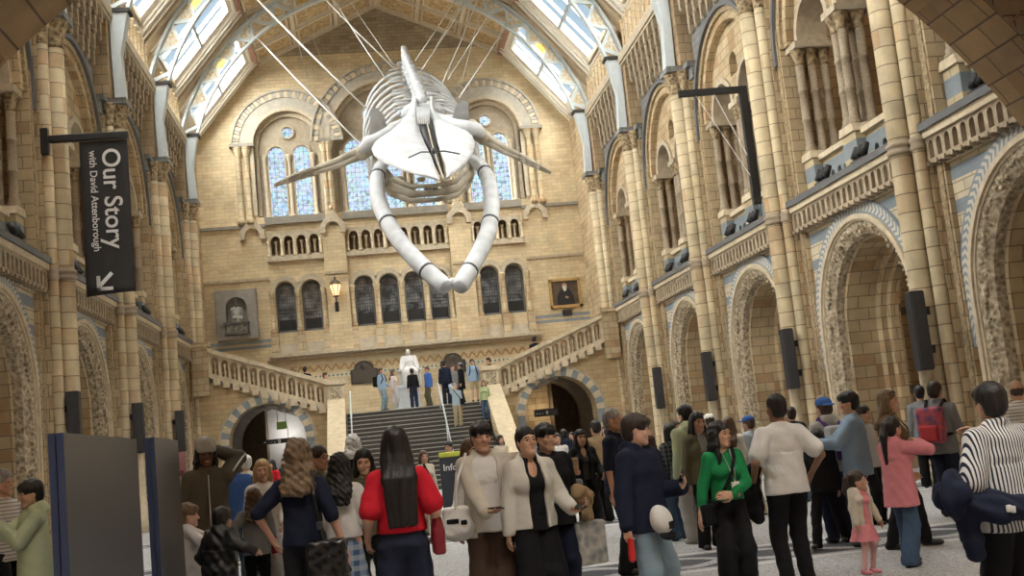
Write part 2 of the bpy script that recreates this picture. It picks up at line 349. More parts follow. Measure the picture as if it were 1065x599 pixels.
# ------------------------------------------------------------------ floor
def floor_mat():
    m, nt, b = base_mat('terrazzo_floor', .7, 0, .02); L = nt.links
    g = nd(nt, 'ShaderNodeNewGeometry'); sp = nd(nt, 'ShaderNodeSeparateXYZ'); L.new(g.outputs['Position'], sp.inputs[0])
    vo = nd(nt, 'ShaderNodeTexVoronoi', Scale=60.); L.new(g.outputs['Position'], vo.inputs['Vector'])
    n = nd(nt, 'ShaderNodeTexNoise', Scale=30., Detail=4.); L.new(g.outputs['Position'], n.inputs['Vector'])
    sv = nd(nt, 'ShaderNodeSeparateColor'); L.new(vo.outputs['Color'], sv.inputs[0])
    r = nd(nt, 'ShaderNodeValToRGB'); e = r.color_ramp.elements; e[0].position = .05; e[0].color = (.24, .24, .245, 1); e[1].position = .55; e[1].color = (.40, .40, .40, 1)
    e.new(.25).color = (.30, .30, .305, 1); e.new(.9).color = (.50, .50, .50, 1)
    L.new(sv.outputs[0], r.inputs[0])
    # mosaic band of running scrolls across the hall and along its sides
    def math(op, a, bb=None):
        q = nd(nt, 'ShaderNodeMath', operation=op)
        for i, z in enumerate((a, bb)):
            if z is None: continue
            if isinstance(z, (int, float)): q.inputs[i].default_value = z
            else: L.new(z, q.inputs[i])
        return q.outputs[0]
    X, Y = sp.outputs[0], sp.outputs[1]
    per = 6.7; yy = math('SUBTRACT', math('FLOORED_MODULO', math('ADD', Y, -12.0), per), 1.0)     # band centre every bay
    ay = math('ABSOLUTE', yy)
    inb = math('LESS_THAN', ay, .66)
    s1 = math('ABSOLUTE', math('SUBTRACT', yy, math('MULTIPLY', math('SINE', math('MULTIPLY', X, 3.0)), .42)))
    s2 = math('ABSOLUTE', math('ADD', yy, math('MULTIPLY', math('SINE', math('MULTIPLY', X, 3.0)), .42)))
    ribbon = math('LESS_THAN', math('MINIMUM', s1, s2), .12)
    edge = math('GREATER_THAN', ay, .60)
    pat = math('MULTIPLY', inb, math('SUBTRACT', 1., math('MAXIMUM', ribbon, edge)))
    patw = math('MULTIPLY', pat, .86)
    mx = nd(nt, 'ShaderNodeMix', data_type='RGBA'); L.new(patw, mx.inputs[0]); L.new(r.outputs[0], mx.inputs[6]); mx.inputs[7].default_value = (.045, .05, .06, 1)
    li = math('MULTIPLY', math('LESS_THAN', math('ABSOLUTE', math('SUBTRACT', ay, .78)), .06), .8)
    m3 = nd(nt, 'ShaderNodeMix', data_type='RGBA'); L.new(li, m3.inputs[0]); L.new(mx.outputs[2], m3.inputs[6]); m3.inputs[7].default_value = (.60, .60, .60, 1)
    L.new(m3.outputs[2], b.inputs['Base Color'])
    rr = nd(nt, 'ShaderNodeMapRange'); rr.inputs[3].default_value = .62; rr.inputs[4].default_value = .8; L.new(n.outputs['Fac'], rr.inputs[0]); L.new(rr.outputs[0], b.inputs['Roughness'])
    return m
fl = MB(); fl.box((-14, -4, -.3), (14, 54, 0)); tag(fl.build('floor', floor_mat()), 'pale speckled mosaic floor of the hall', 'floor', kind='structure')

# ------------------------------------------------------------------ side walls, one bay built and repeated
def RF(u, o, z): return (WALL-o, u, z)
def make_bay():
    root = empty('wall_right', (0, 0, 0))
    c = BAY/2; Z0 = 3.3
    def P(name, mb, mat, par=root): return mb.build(name, mat, par)
    m = MB(RF); m.plate([(.3, 0), (BAY-.3, 0), (BAY-.3, 6.0), (.3, 6.0)], [arcpts(c, Z0, 2.25, 28, leg=Z0)], 0, .3); P('spandrel', m, BANDED)
    # chevron band keeps its origin at the arch centre so that the inlay turns round it
    ch = MB(); ch.ring(0, 0, 2.38, 2.68, -.03, .05, leg=.9); me = [(-o, u, z) for u, o, z in ch.v]; ch.v = me
    o = ch.build('chevron_band', CHEV, root); o.location = (WALL-.02, c, Z0)
    m = MB(RF); m.ring(c, Z0, 2.27, 2.38, -.05, .12, leg=Z0); m.ring(c, Z0, 2.22, 2.27, -.05, .07, leg=Z0); P('arch_roll', m, CREAM)
    m = MB(RF)
    # carved band: splayed, with leaf bosses
    n = 30; pts = [(1, 0, -Z0)]+[(math.cos(PI*i/n), math.sin(PI*i/n), 0) for i in range(n+1)]+[(-1, 0, -Z0)]
    V = []
    for cs, sn, dz in pts:
        for r, oo in ((2.24, .05), (2.12, .01), (1.93, -.12), (1.90, -.4)): V.append((c+cs*r, oo, Z0+sn*r+dz))
    F = [(i*4+j, i*4+4+j, i*4+5+j, i*4+1+j) for i in range(len(pts)-1) for j in range(3)]
    m.add(V, F)
    rr = random.Random(3)
    for i in range(90):
        a = -.9+ (PI+1.8)*i/89; rad = 2.06+rr.uniform(-.08, .1)
        if a < 0: u, z = c+rad, Z0+a*2.
        elif a > PI: u, z = c-rad, Z0-(a-PI)*2.
        else: u, z = c+rad*math.cos(a), Z0+rad*math.sin(a)
        if z > .2: m.ball((u, .0, z), rr.uniform(.03, .06), 6, (1, .9, 1))
    P('arch_carving', m, CARVE)
    m = MB(RF)
    inner = [(1.90, -.3), (1.86, -.34), (1.86, -1.05), (1.72, -1.1), (1.72, -1.25), (1.62, -1.3), (1.62, -1.5)]
    V = []
    for cs, sn, dz in pts:
        for r, oo in inner: V.append((c+cs*r, oo, Z0+sn*r+dz))
    k = len(inner); F = [(i*k+j, i*k+k+j, i*k+k+1+j, i*k+1+j) for i in range(len(pts)-1) for j in range(k-1)]
    m.add(V, F); P('arch_jamb', m, BUFF)
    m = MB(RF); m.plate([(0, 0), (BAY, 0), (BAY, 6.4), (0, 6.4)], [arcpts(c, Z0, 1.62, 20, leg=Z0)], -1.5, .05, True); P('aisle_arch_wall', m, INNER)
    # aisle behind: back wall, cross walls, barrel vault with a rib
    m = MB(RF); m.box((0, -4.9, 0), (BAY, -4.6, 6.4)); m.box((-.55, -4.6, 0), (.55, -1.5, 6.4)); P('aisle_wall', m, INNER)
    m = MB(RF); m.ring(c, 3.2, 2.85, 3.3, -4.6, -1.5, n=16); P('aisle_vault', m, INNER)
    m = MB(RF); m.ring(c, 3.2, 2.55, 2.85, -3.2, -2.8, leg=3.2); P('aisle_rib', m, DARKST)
    # cornice: dark ledge, dentil arcade, mouldings
    m = MB(RF); m.box((.3, -.3, 6.48), (BAY-.3, .36, 6.62)); P('ledge', m, SLATE)
    m = MB(RF); m.box((.3, -.3, 6.34), (BAY-.3, .30, 6.48)); m.box((.3, -.3, 5.80), (BAY-.3, .06, 5.86)); m.box((.3, -.2, 5.86), (BAY-.3, .02, 6.36)); P('cornice', m, CREAM)
    m = MB(RF); nn = 20; w = (BAY-1.0)/nn
    m.plate([(.5, 5.86), (BAY-.5, 5.86), (BAY-.5, 6.36), (.5, 6.36)], [arcpts(.5+w*(i+.5), 6.2, .085, 8, leg=.26) for i in range(nn)], .24, .2)
    for i in range(nn+1): m.prism([(.5+w*i-.05, 5.82), (.5+w*i+.05, 5.82), (.5+w*i+.05, 5.9), (.5+w*i-.05, 5.9)], .02, .28)
    P('corbel_arcade', m, BROWNC)
    # gallery: balustrade wall, pedestals, clustered shafts, twin arches under the great arch
    m = MB(RF); holes = []
    for s in (-1, 1):
        for q in (-.42, 0, .42): holes.append(arcpts(c+s*1.16+q*.9, 6.98, .10, 8, leg=.3))
    m.plate([(.3, 6.6), (BAY-.3, 6.6), (BAY-.3, 7.42), (.3, 7.42)], holes, -.35, .2, True); P('parapet', m, PEDEST)
    m = MB(RF); m.prism([(.3, 7.42), (BAY-.3, 7.42), (BAY-.3, 7.55), (.3, 7.55)], -.6, -.24); P('coping', m, CREAM)
    m = MB(RF)
    G = ((c-2.28, .28), (c, .34), (c+2.28, .28))
    for u, hw in G:
        m.box((u-hw, -.95, 6.6), (u+hw, -.12, 7.5))
    P('pedestal', m, PEDEST)
    m = MB(RF)
    for u, hw in G: m.prism([(u-hw-.05, 7.5), (u+hw+.05, 7.5), (u+hw-.02, 7.68), (u-hw+.02, 7.68)], -1.0, -.07)
    P('pedestal_cap', m, CREAM)
    prof = [(.16, 0), (.16, .06), (.12, .1), (.14, .16), (.105, .2)]
    for b_ in (.78, 1.5): prof += [(.105, b_), (.125, b_+.02), (.125, b_+.07), (.105, b_+.09)]
    prof += [(.105, 2.2)]
    for gi, (u, hw) in enumerate(G):
        for (du, o_) in (((-.16, -.24), (.16, -.24), (-.16, -.66), (.16, -.66)) if gi == 1 else ((.0, -.22), (.0, -.54), (.0, -.86))):
            m = MB(); m.lathe(prof, RF(u+du, o_, 7.68), 10); s = P('colonnette', m, SHAFTD)
            m = MB(); m.lathe([(.105, 2.2), (.13, 2.22), (.11, 2.26), (.13, 2.4), (.2, 2.55), (.2, 2.6)], RF(u+du, o_, 7.68), 10); m.build('capital', CARVC, s)
    m = MB(RF)
    for u, hw in G: m.box((u-hw-.03, -1.02, 10.26), (u+hw+.03, -.04, 10.42))
    P('abacus', m, MOULD)
        # tympanum: plate under the great arch
    out = [(c+2.3, 10.42)]+[(c+2.3*math.cos(PI*i/24), 10.42+2.3*math.sin(PI*i/24)) for i in range(1, 24)]+[(c-2.3, 10.42), (c-2.0, 10.42)]+[(c-1.17+.83*math.cos(PI-PI*i/12), 10.42+.83*math.sin(PI-PI*i/12)) for i in range(1, 12)]+[(c-.34, 10.42), (c+.34, 10.42)]+[(c+1.17+.83*math.cos(PI-PI*i/12), 10.42+.83*math.sin(PI-PI*i/12)) for i in range(1, 12)]+[(c+2.0, 10.42)]
    m = MB(RF); m.plate(out, [arcpts(c, 11.55, .3, 12, leg=.35)], -.2, .25); m.box((c-.3, -.5, 11.1), (c+.3, -.46, 11.9)); P('tympanum', m, BUFF)
    m = MB(RF)
    for s in (-1, 1): m.ring(c+s*1.17, 10.42, .83, .99, -.9, -.12, n=18)
    P('arcade_arch', m, MOULD)
    m = MB(RF); m.ring(c, 10.42, 2.28, 2.50, -.9, .02, n=32); P('great_arch', m, BUFF)
    m = MB(RF); m.ring(c, 10.42, 2.50, 2.72, -.3, .10, n=32); P('great_arch_molding', m, ZIG)
    m = MB(RF); m.ring(c, 10.35, 2.72, 2.84, -.1, .2, n=32, leg=.3); P('hood_mold', m, SLATE)
    m = MB(RF); m.plate([(.2, 6.5), (BAY-.2, 6.5), (BAY-.2, 15.2), (.2, 15.2)], [arcpts(c, 10.35, 2.6, 30, leg=3.7)], -.02, .3); P('upper_spandrel', m, GREYST)
    # gallery behind
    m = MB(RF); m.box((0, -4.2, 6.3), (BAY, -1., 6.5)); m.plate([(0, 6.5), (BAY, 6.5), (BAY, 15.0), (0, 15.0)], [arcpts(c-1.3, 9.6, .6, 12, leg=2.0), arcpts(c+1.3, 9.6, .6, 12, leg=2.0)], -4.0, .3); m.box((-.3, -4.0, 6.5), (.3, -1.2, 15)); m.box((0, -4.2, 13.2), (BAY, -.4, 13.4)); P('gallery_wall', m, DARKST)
    m = MB(RF); m.box((c-2, -4.3, 7.4), (c+2, -4.26, 10.4)); P('gallery_window', m, LATT)
    # corbel table: stacked brackets below the top walk
    m = MB(RF); rr2 = random.Random(5)
    nb = 9; w = (BAY-1.2)/nb
    for i in range(nb):
        u = .6+w*(i+.5)
        for lv, (z, oo, hw) in enumerate(((13.55, .02, .10), (13.9, .12, .12), (14.3, .24, .14), (14.7, .36, .16))):
            sh = (w/2 if lv % 2 else 0)
            if u+sh+.2 > BAY-.5: continue
            m.prism([(u+sh-.05, z-.12), (u+sh+.05, z-.12), (u+sh+hw, z+.3), (u+sh-hw, z+.3)], -.1, oo+.12)
            m.ball((u+sh, oo+.06, z-.14), .085, 6)
    for z, oo in ((13.9, .05), (14.3, .16), (14.7, .28)): m.box((.6, -.1, z+.22), (BAY-.6, oo, z+.3))
    P('corbel_table', m, BROWNC)
    # top walk: slab, little arcade, rail
    m = MB(RF); m.box((0, -.4, 15.0), (BAY, .56, 15.32)); m.box((0, -.2, 14.9), (BAY, .5, 15.0)); P('walk_slab', m, MOULD)
    m = MB(RF); na = 9; w = (BAY-1.1)/na
    m.plate([(.4, 15.32), (BAY-.4, 15.32), (BAY-.4, 17.0), (.4, 17.0)], [arcpts(.55+w*(i+.5), 16.55, .17, 10, leg=.95) for i in range(na)], .3, .16, True)
    P('walk_arcade', m, MOULD)
    m = MB(RF)
    for i in range(na+1): m.lathe([(.10, 0), (.10, .1), (.07, .14), (.065, .95), (.11, 1.1), (.11, 1.16)], (.55+w*i, .33, 15.4), 8)
    P('walk_shafts', m, BUFF)
    m = MB(RF); m.prism([(0, 17.0), (BAY, 17.0), (BAY, 17.22), (0, 17.22)], .08, .42); P('walk_rail', m, MOULD)
    return root
bay = make_bay(); bay.location = (0, PY(2), 0)
ORD = ['third from the entrance bridge', 'fourth from the entrance bridge', 'fifth from the entrance bridge', 'sixth from the entrance bridge', 'last but one before the stairs', 'last before the stairs']
bays = []
for k in range(2, 7):
    b_ = bay if k == 2 else copy_tree(bay); b_.location = (0, PY(k), 0); b_['label'] = 'right-hand bay of arches, number %d along the hall wall' % (k-1); bays.append(b_)
for k in range(2, 7):
    b_ = copy_tree(bay); b_.name = 'wall_left'; b_.location = (0, PY(k), 0); b_.scale = (-1, 1, 1); b_['label'] = 'left-hand bay of arches, number %d along the hall wall' % (k-1); bays.append(b_)
for b_ in bays: b_['kind'] = 'structure'; b_['category'] = 'wall'
# plain walls closing the entrance end and the stair end
for s, nm in ((1, 'right'), (-1, 'left')):
    m = MB(); m.box((s*9.0, -3.5, 0), (s*9.4, PY(2), 17.2)); m.box((s*9.0, PY(7), 0), (s*9.4, DEND+.3, 17.2))
    tag(m.build('wall_'+nm+'_plain', BUFF), 'plain stone wall at the ends of the %s side' % nm, 'wall', kind='structure')
m = MB(); m.box((-9.4, -4, 0), (9.4, -3.5, 23.5)); tag(m.build('wall_front', DARKST), 'stone wall at the entrance end', 'wall', kind='structure')

# ------------------------------------------------------------------ piers
def make_pier():
    root = empty('stone_pier', (0, 0, 0))
    def P(name, mb, mat, par=root): return mb.build(name, mat, par)
    m = MB(RF); m.box((-.50, -1.5, 0), (.50, .24, 12.0)); P('core', m, BUFF)
    m = MB(RF)
    for s in (-1, 1): m.box((min(s*.48, s*.76), -.4, 0), (max(s*.48, s*.76), .10, 12.0))
    P('flank', m, BUFF)
    m = MB(RF)
    for s in (-1, 1): m.box((s*.62-.085, .0, .4), (s*.62+.085, .13, 11.7))
    P('diaper_strip', m, ZIG)
    shaft = lambda r: [(r*1.5, 0), (r*1.5, .5), (r*1.25, .62), (r*1.35, .72), (r, .85), (r, 6.1), (r, 6.45), (r, 11.7)]
    cap = lambda r: [(r, 11.66), (r*1.2, 11.72), (r*1.05, 11.78), (r*1.15, 11.95), (r*1.5, 12.22), (r*1.65, 12.3), (r*1.65, 12.34)]
    for du, o_, r in ((0, .5, .215), (-.36, .33, .125), (.36, .33, .125)):
        pr = shaft(r); m = MB(); m.lathe(pr, RF(du, o_, 0), 18); s = P('shaft', m, SHAFT)
        m = MB(); m.lathe(cap(r), RF(du, o_, 0), 14); m.build('capital', CARVC, s)
        m = MB(); m.lathe([(r*1.0, 6.15), (r*1.22, 6.19), (r*1.22, 6.24), (r*1.05, 6.28), (r*1.22, 6.32), (r*1.26, 6.37), (r, 6.42)], RF(du, o_, 0), 18); m.build('shaft_ring', plain('ring_stone', (.36, .29, .21), .7, var=.15), s)
    m = MB(RF); m.prism([(-.85, 12.34), (.85, 12.34), (.85, 12.4), (.9, 12.5), (-.9, 12.5), (-.85, 12.4)], -.2, .34); m.prism([(-.42, 12.34), (.42, 12.34), (.42, 12.4), (.46, 12.5), (-.46, 12.5), (-.42, 12.4)], .34, .86); m.box((-.88, -.2, 11.98), (.88, .2, 12.34)); P('abacus', m, GREYST)
    m = MB(RF); m.box((-.52, -.2, 12.5), (.52, .42, 15.1)); P('upper_pilaster', m, stone('pilaster_stone', (.45, .34, .21), (.38, .28, .17), (.2, .16, .1), .45, .3, c3=(.42, .26, .13)))
    return root
pier = make_pier()
PL = ['nearest of the right-hand row', 'second of the right-hand row', 'third of the right-hand row', 'fourth of the right-hand row', 'at the right corner by the stairs']
def make_post():
    """riveted iron post standing on the pier ledge"""
    root = empty('iron_post', (0, 0, 0))
    m = MB(RF)
    m.prism([(-.16, 12.5), (.16, 12.5), (.16, 15.18), (-.16, 15.18)], .50, .54)
    V = [(-.2, .5, 12.5), (.2, .5, 12.5), (.2, .80, 12.5), (-.2, .80, 12.5), (-.2, .46, 13.9), (.2, .46, 13.9), (.2, .72, 13.9), (-.2, .72, 13.9), (-.2, .46, 15.2), (.2, .46, 15.2), (.2, .98, 15.2), (-.2, .98, 15.2)]
    m.add(V, [(0, 3, 2, 1)]+[(i+a, i+(a+1) % 4+0, i+4+(a+1) % 4, i+4+a) for i in (0, 4) for a in range(4)]+[(8, 9, 10, 11)])
    m.build('post', IRONF, root)
    m = MB(RF)
    for i in range(24):
        z = 12.62+i*.108; o_ = .80-.08*min(1, (z-12.5)/1.4) if z < 13.9 else .72+.26*(z-13.9)/1.3
        for u in (-.17, .17): m.ball((u, o_, z), .017, 5)
        m.ball((-.2, o_-.05, z), .017, 5); m.ball((.2, o_-.05, z), .017, 5)
    rv = m.build('rivets', IRONF, root); rv['kind'] = 'stuff'
    m = MB(RF); m.box((-.26, .42, 15.2), (.26, 1.06, 15.32)); m.build('ledge_plate', BLACK, root)
    return root
post = make_post()
for side in (1, -1):
    for k in range(2, 8):
        p = pier if (side == 1 and k == 2) else copy_tree(pier)
        q = post if (side == 1 and k == 2) else copy_tree(post)
        for o in (p, q): o.location = (0, PY(k), 0); o.scale = (side, 1, 1)
        sd = 'right' if side == 1 else 'left'
        nth = {2: 'beside the entrance bridge, outside the view', 3: 'nearest in view', 4: 'second in view', 5: 'third in view', 6: 'fourth in view', 7: 'farthest, at the corner by the stairs'} if side == 1 else {2: 'beside the entrance bridge, outside the view', 3: 'just outside the view', 4: 'nearest in view, by the banner', 5: 'second in view, behind the banner', 6: 'third in view', 7: 'farthest, at the corner by the stairs'}
        tag(p, 'tall clustered stone pier on the %s wall, %s' % (sd, nth[k]), 'pier', 'clustered stone piers')
        tag(q, 'riveted grey iron roof post on the %s wall, %s' % (sd, nth[k]), 'post', 'iron roof posts')
# ------------------------------------------------------------------ roof trusses
FILI = carved('gilt_filigree', (.50, .36, .14), (.66, .66, .62), 9., bump=.1)
TR0, TR1, TZ = 8.38, 9.02, 12.95
def make_truss():
    root = empty('roof_truss', (0, 0, 0))
    A0 = math.radians(15.5); A1 = PI-A0; N = 44
    def pt(r, a): return (r*math.cos(a), 0, TZ+r*math.sin(a))
    def R1(a): return TR1+.12*math.sin(a)**2
    for nm, rf, w in (('inner_flange', lambda a: TR0, .22), ('outer_flange', R1, .34)):
        m = MB()
        V = []; F = []
        for i in range(N+1):
            a = A0+(A1-A0)*i/N
            for r, y in ((rf(a)-.05, -w/2), (rf(a)-.05, w/2), (rf(a)+.05, w/2), (rf(a)+.05, -w/2)): x, _, z = pt(r, a); V.append((x, y, z))
        for i in range(N):
            for j in range(4): F.append((i*4+j, i*4+4+j, i*4+4+(j+1) % 4, i*4+(j+1) % 4))
        F += [(0, 1, 2, 3), (4*N, 4*N+3, 4*N+2, 4*N+1)]; m.add(V, F); m.build(nm, IRONF if nm[0] == 'i' else IRON, root)
    m = MB(); K = 40
    for i in range(K):
        a = A0+(A1-A0)*i/K; b = A0+(A1-A0)*(i+1)/K
        p, q = (TR0, R1(b)) if i % 2 else (R1(a), TR0)
        m.beam(pt(p if i % 2 else R1(a), a), pt(q if i % 2 else TR0, b), .13, .08, (0, 1, 0))
    m.build('lattice', IRONF, root)
    m = MB()
    for i in range(1, K-1, 2):
        a = A0+(A1-A0)*i/K; b = A0+(A1-A0)*(i+1)/K; c_ = A0+(A1-A0)*(i-1)/K
        P3 = [pt(TR0+.08, a), pt(R1(b)-.08, b-.004), pt(R1(c_)-.08, c_+.004)]; q = [(x, y, z) for x, _, z in P3 for y in (-.012, .012)]
        m.add(q, [(0, 2, 4), (1, 5, 3), (0, 1, 3, 2), (2, 3, 5, 4), (4, 5, 1, 0)])
    fo = m.build('filigree_panel', FILI, root); fo['kind'] = 'stuff'
    m = MB()
    for i in (6, 14, 20, 26, 34):
        a = A0+(A1-A0)*(i+.0)/K; r = (TR0+R1(a))/2
        for q in range(7):
            th = a+(q-3)*.5; x, _, z = pt(r-.13, a)
            m.beam((x, -.03, z), (x+.30*math.cos(th), -.03, z+.30*math.sin(th)), .08, .03, (0, 1, 0))
    fo = m.build('leaf_ornament', GOLD, root); fo['kind'] = 'stuff'
    return root
tr = make_truss()
for k in range(2, 8):
    t = tr if k == 2 else copy_tree(tr); t.location = (0, PY(k), 0)
    tag(t, 'arched iron roof truss with lattice web, %s' % {2: 'nearest the entrance, out of view', 3: 'second from the entrance', 4: 'fourth before the end wall', 5: 'third before the end wall', 6: 'second before the end wall', 7: 'closest to the end wall'}[k], 'roof truss', 'arched roof trusses')
# ------------------------------------------------------------------ roof: glazed slopes and painted ceiling
BRK = (5.95, 20.38); EAV = (8.95, 16.75); RDG = (0, 23.1)
CRF = plain('cream_roof_frame', (.82, .77, .67), .6, var=.08); PANEL = carved('painted_panel', (.36, .25, .13), (.62, .48, .28), 5., bump=.2); RAFT = plain('brown_rafter', (.50, .41, .29), .7, var=.15); PINK = plain('pink_rafter_edge', (.40, .23, .17), .7)
def slope_frame(y0):
    dx, dz = BRK[0]-EAV[0], BRK[1]-EAV[1]; L = math.hypot(dx, dz); tx, tz = dx/L, dz/L; nx, nz = -tz, tx  # inward normal points down-left
    if nz > 0: nx, nz = -nx, -nz
    return (lambda u, o, z: (EAV[0]+tx*z+nx*o, y0+u, EAV[1]+tz*z+nz*o)), L
def make_roof_bay():
    root = empty('ceiling', (0, 0, 0), kind='structure')
    FR, L = slope_frame(0)
    u0, u1 = 1.55, BAY-1.55
    m = MB(FR); fr = .16
    m.plate([(0, -.4), (BAY, -.4), (BAY, L+.1), (0, L+.1)], [[(u0, .5), (u1, .5), (u1, L-.5), (u0, L-.5)]], 0, .3, True)
    m.plate([(.75, .05), (BAY-.75, .05), (BAY-.75, L-.05), (.75, L-.05)], [[(u0-.35, .3), (u1+.35, .3), (u1+.35, L-.3), (u0-.35, L-.3)]], .12, .12)
    for a, b in ((.55, .70), (1.0, 1.06), (BAY-.70, BAY-.55), (BAY-1.06, BAY-1.0)): m.box((a, .0, -.2), (b, .2, L))
    m.build('skylight_surround', CRF, root)
    m = MB(FR)
    for f in (.5,): m.box((u0, -.12, L*f-.06), (u1, .06, L*f+.06))
    for q in (1/3, 2/3): m.box((u0+(u1-u0)*q-.03, -.12, .5), (u0+(u1-u0)*q+.03, .02, L-.5))
    m.build('glazing_bars', IRON, root)
    m = MB(FR); m.add([(u0, -.1, .5), (u1, -.1, .5), (u1, -.1, L-.5), (u0, -.1, L-.5)], [(0, 1, 2, 3)]); m.build('skylight_glass', GLASS, root, recalc=False)
    m = MB(FR); m.box((-.42, -.1, -.3), (.42, .26, L+.05)); m.build('rafter', RAFT, root)
    # flat upper slope with coffers
    ex, ez = RDG[0]-BRK[0], RDG[1]-BRK[1]; L2 = math.hypot(ex, ez); sx, sz = ex/L2, ez/L2; mx, mz = sz, -sx
    if mz > 0: mx, mz = -mx, -mz
    F2 = lambda u, o, z: (BRK[0]+sx*z+mx*o, u, BRK[1]+sz*z+mz*o)
    m = MB(F2); m.box((0, -.3, -.1), (BAY, 0, L2)); m.build('ceiling_panel', PANEL, root)
    m = MB(F2)
    for i in range(4): m.box((BAY/3*i-.09, 0, 0), (BAY/3*i+.09, .16, L2))
    for j in range(4): m.box((0, 0, L2/3*j-.09), (BAY, .14, L2/3*j+.09))
    for i in range(3):
        for j in range(3):
            a, b, c_, d = BAY/3*i+.2, BAY/3*(i+1)-.2, L2/3*j+.2, L2/3*(j+1)-.2
            for bx in (((a, 0, c_), (b, .07, c_+.08)), ((a, 0, d-.08), (b, .07, d)), ((a, 0, c_), (a+.08, .07, d)), ((b-.08, 0, c_), (b, .07, d))): m.box(*bx)
    m.build('coffer_frame', plain('coffer_cream', (.68, .60, .47), .7, var=.1), root)
    m = MB(F2); m.box((0, -.05, -.16), (BAY, .2, .1)); m.build('purlin', PINK, root)
    return root
rb = make_roof_bay(); n_ = 0
for k in range(0, 8):
    for side in (1, -1):
        r_ = rb if n_ == 0 else copy_tree(rb); n_ += 1
        r_.location = (0, PY(k), 0); r_.scale = (side, (DEND-PY(7))/BAY if k == 7 else 1, 1)
        tag(r_, '%s roof slope with skylight above bay %d of the hall' % ('right' if side == 1 else 'left', k+1), 'ceiling', kind='structure')
# ------------------------------------------------------------------ end wall (arches, windows, balustrade)
def EF(u, o, z): return (HC+u, DEND-o, z)
endw = empty('wall_back', (0, 0, 0), label='buff stone end wall with tiers of arched windows', cat='wall', kind='structure')
def EP(name, mb, mat, par=None): return mb.build(name, mat, par or endw)
SX = 4.8; ZS = 16.4
holes = [arcpts(-SX, ZS, 1.6, 22, leg=3.5), arcpts(0, ZS, 2.8, 28, leg=3.5), arcpts(SX, ZS, 1.6, 22, leg=3.5)]
wins = [-5.42, -4.22, -1.755, -.585, .585, 1.755, 4.22, 5.42]
for x in wins: holes.append(arcpts(x, 9.32, .46, 14, leg=1.95))
for x0, x1 in ((-6.0, -3.6), (-2.35, 2.35), (3.6, 6.0)): holes.append([(x0, 10.9), (x1, 10.9), (x1, 12.12), (x0, 12.12)])
m = MB(EF); m.plate([(-9.3, 0), (9.3, 0), (9.3, 16.7), (5.95, 20.7), (-5.95, 20.7), (-9.3, 16.7)], holes, 0, .6); EP('masonry', m, ENDST)
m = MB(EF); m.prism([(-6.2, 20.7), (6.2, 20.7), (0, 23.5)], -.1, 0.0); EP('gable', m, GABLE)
# arch rings
m = MB(EF); mr = MB(EF); mg = MB(EF)
for x, r, ro in ((-SX, 1.6, 2.55), (0, 2.8, 3.62), (SX, 1.6, 2.55)):
    m.ring(x, ZS, r, r+.18, -.5, .08, n=30, leg=3.4); m.ring(x, ZS, r-.2, r-.02, -.55, -.25, n=30, leg=3.4)
    nv = 40
    for i in range(nv):
        a = PI*(i+.08)/nv; b = PI*(i+.92)/nv
        (mr if i % 2 else mg).ring(x, ZS, ro-.3, ro, .0, .10, a, b, 2)
    mg.ring(x, ZS, r+.18, ro-.3, .0, .05 if x else .036, n=30); mg.ring(x, ZS, ro, ro+.09, 0, .17, n=30)
EP('arch_molding', m, MOULD); EP('arch_voussoirs', mr, CREAM); EP('arch_label', mg, plain('arch_grey', (.40, .37, .31), .8, var=.2))
# window recess: tracery plates, glass
wn = 0
def lancet_window(xc, cents, wz, r, zs, oc):
    global wn
    wn += 1
    root = empty('window_%d' % wn, (0, 0, 0), label='arched leaded window, %s of the upper tier on the end wall' % {1: 'left', 2: 'middle behind the whale', 3: 'right'}[wn], cat='window', kind='structure')
    R = 1.5 if len(cents) == 2 else 2.7
    out = arcpts(xc, ZS, R, 24, leg=3.5)
    hs = [arcpts(xc+c, zs+(.35 if (len(cents) == 3 and c == 0) else 0), r, 14, leg=zs-12.9+(.35 if (len(cents) == 3 and c == 0) else 0)) for c in cents]+[circ(xc+a, z, q) for a, z, q in oc]
    m = MB(EF); m.plate(out, hs, -.42, .18, True); m.build('tracery', plain('tracery_stone', (.34, .285, .205), .8, var=.2), root)
    m = MB(EF)
    for c in cents:
        z1 = zs+(.35 if (len(cents) == 3 and c == 0) else 0)
        m.ring(xc+c, z1, r, r+.09, -.42, -.32, n=14, leg=z1-12.9)
    for a, z, q in oc: m.ring(xc+a, z, q, q+.07, -.42, -.32, 0, 2*PI, 18)
    m.build('tracery_molding', BROWNC, root)
    for c in cents:
        m = MB(EF); z1 = zs+(.35 if (len(cents) == 3 and c == 0) else 0); p = arcpts(xc+c, z1, r+.01, 14, leg=z1-12.85); m.add([(u, -.5, z) for u, z in p], [tuple(range(len(p)))]); m.build('leaded_light', STAIN, root, recalc=False)
    for a, z, q in oc:
        m = MB(EF); p = circ(xc+a, z, q+.01); m.add([(u, -.5, zz) for u, zz in p], [tuple(range(len(p)))]); m.build('roundel', STAIN, root, recalc=False)
    m = MB(EF)
    e = sorted(cents)
    for u in [xc+e[0]-r-.16]+[xc+(e[i]+e[i+1])/2 for i in range(len(e)-1)]+[xc+e[-1]+r+.16]:
        m.lathe([(.15, 12.6), (.15, 13.0), (.09, 13.05), (.085, 15.6), (.14, 15.85), (.14, 15.95)], (u, -.3, 0), 10)
    m.build('mullion', MOULD, root)
lancet_window(-SX, (-.6, .6), 0, .38, 16.0, [(0, 17.05, .27)])
lancet_window(0, (-1.62, 0, 1.62), 0, .52, 16.0, [(-.85, 17.75, .3), (.85, 17.75, .3)])
lancet_window(SX, (-.6, .6), 0, .38, 16.0, [(0, 17.05, .27)])
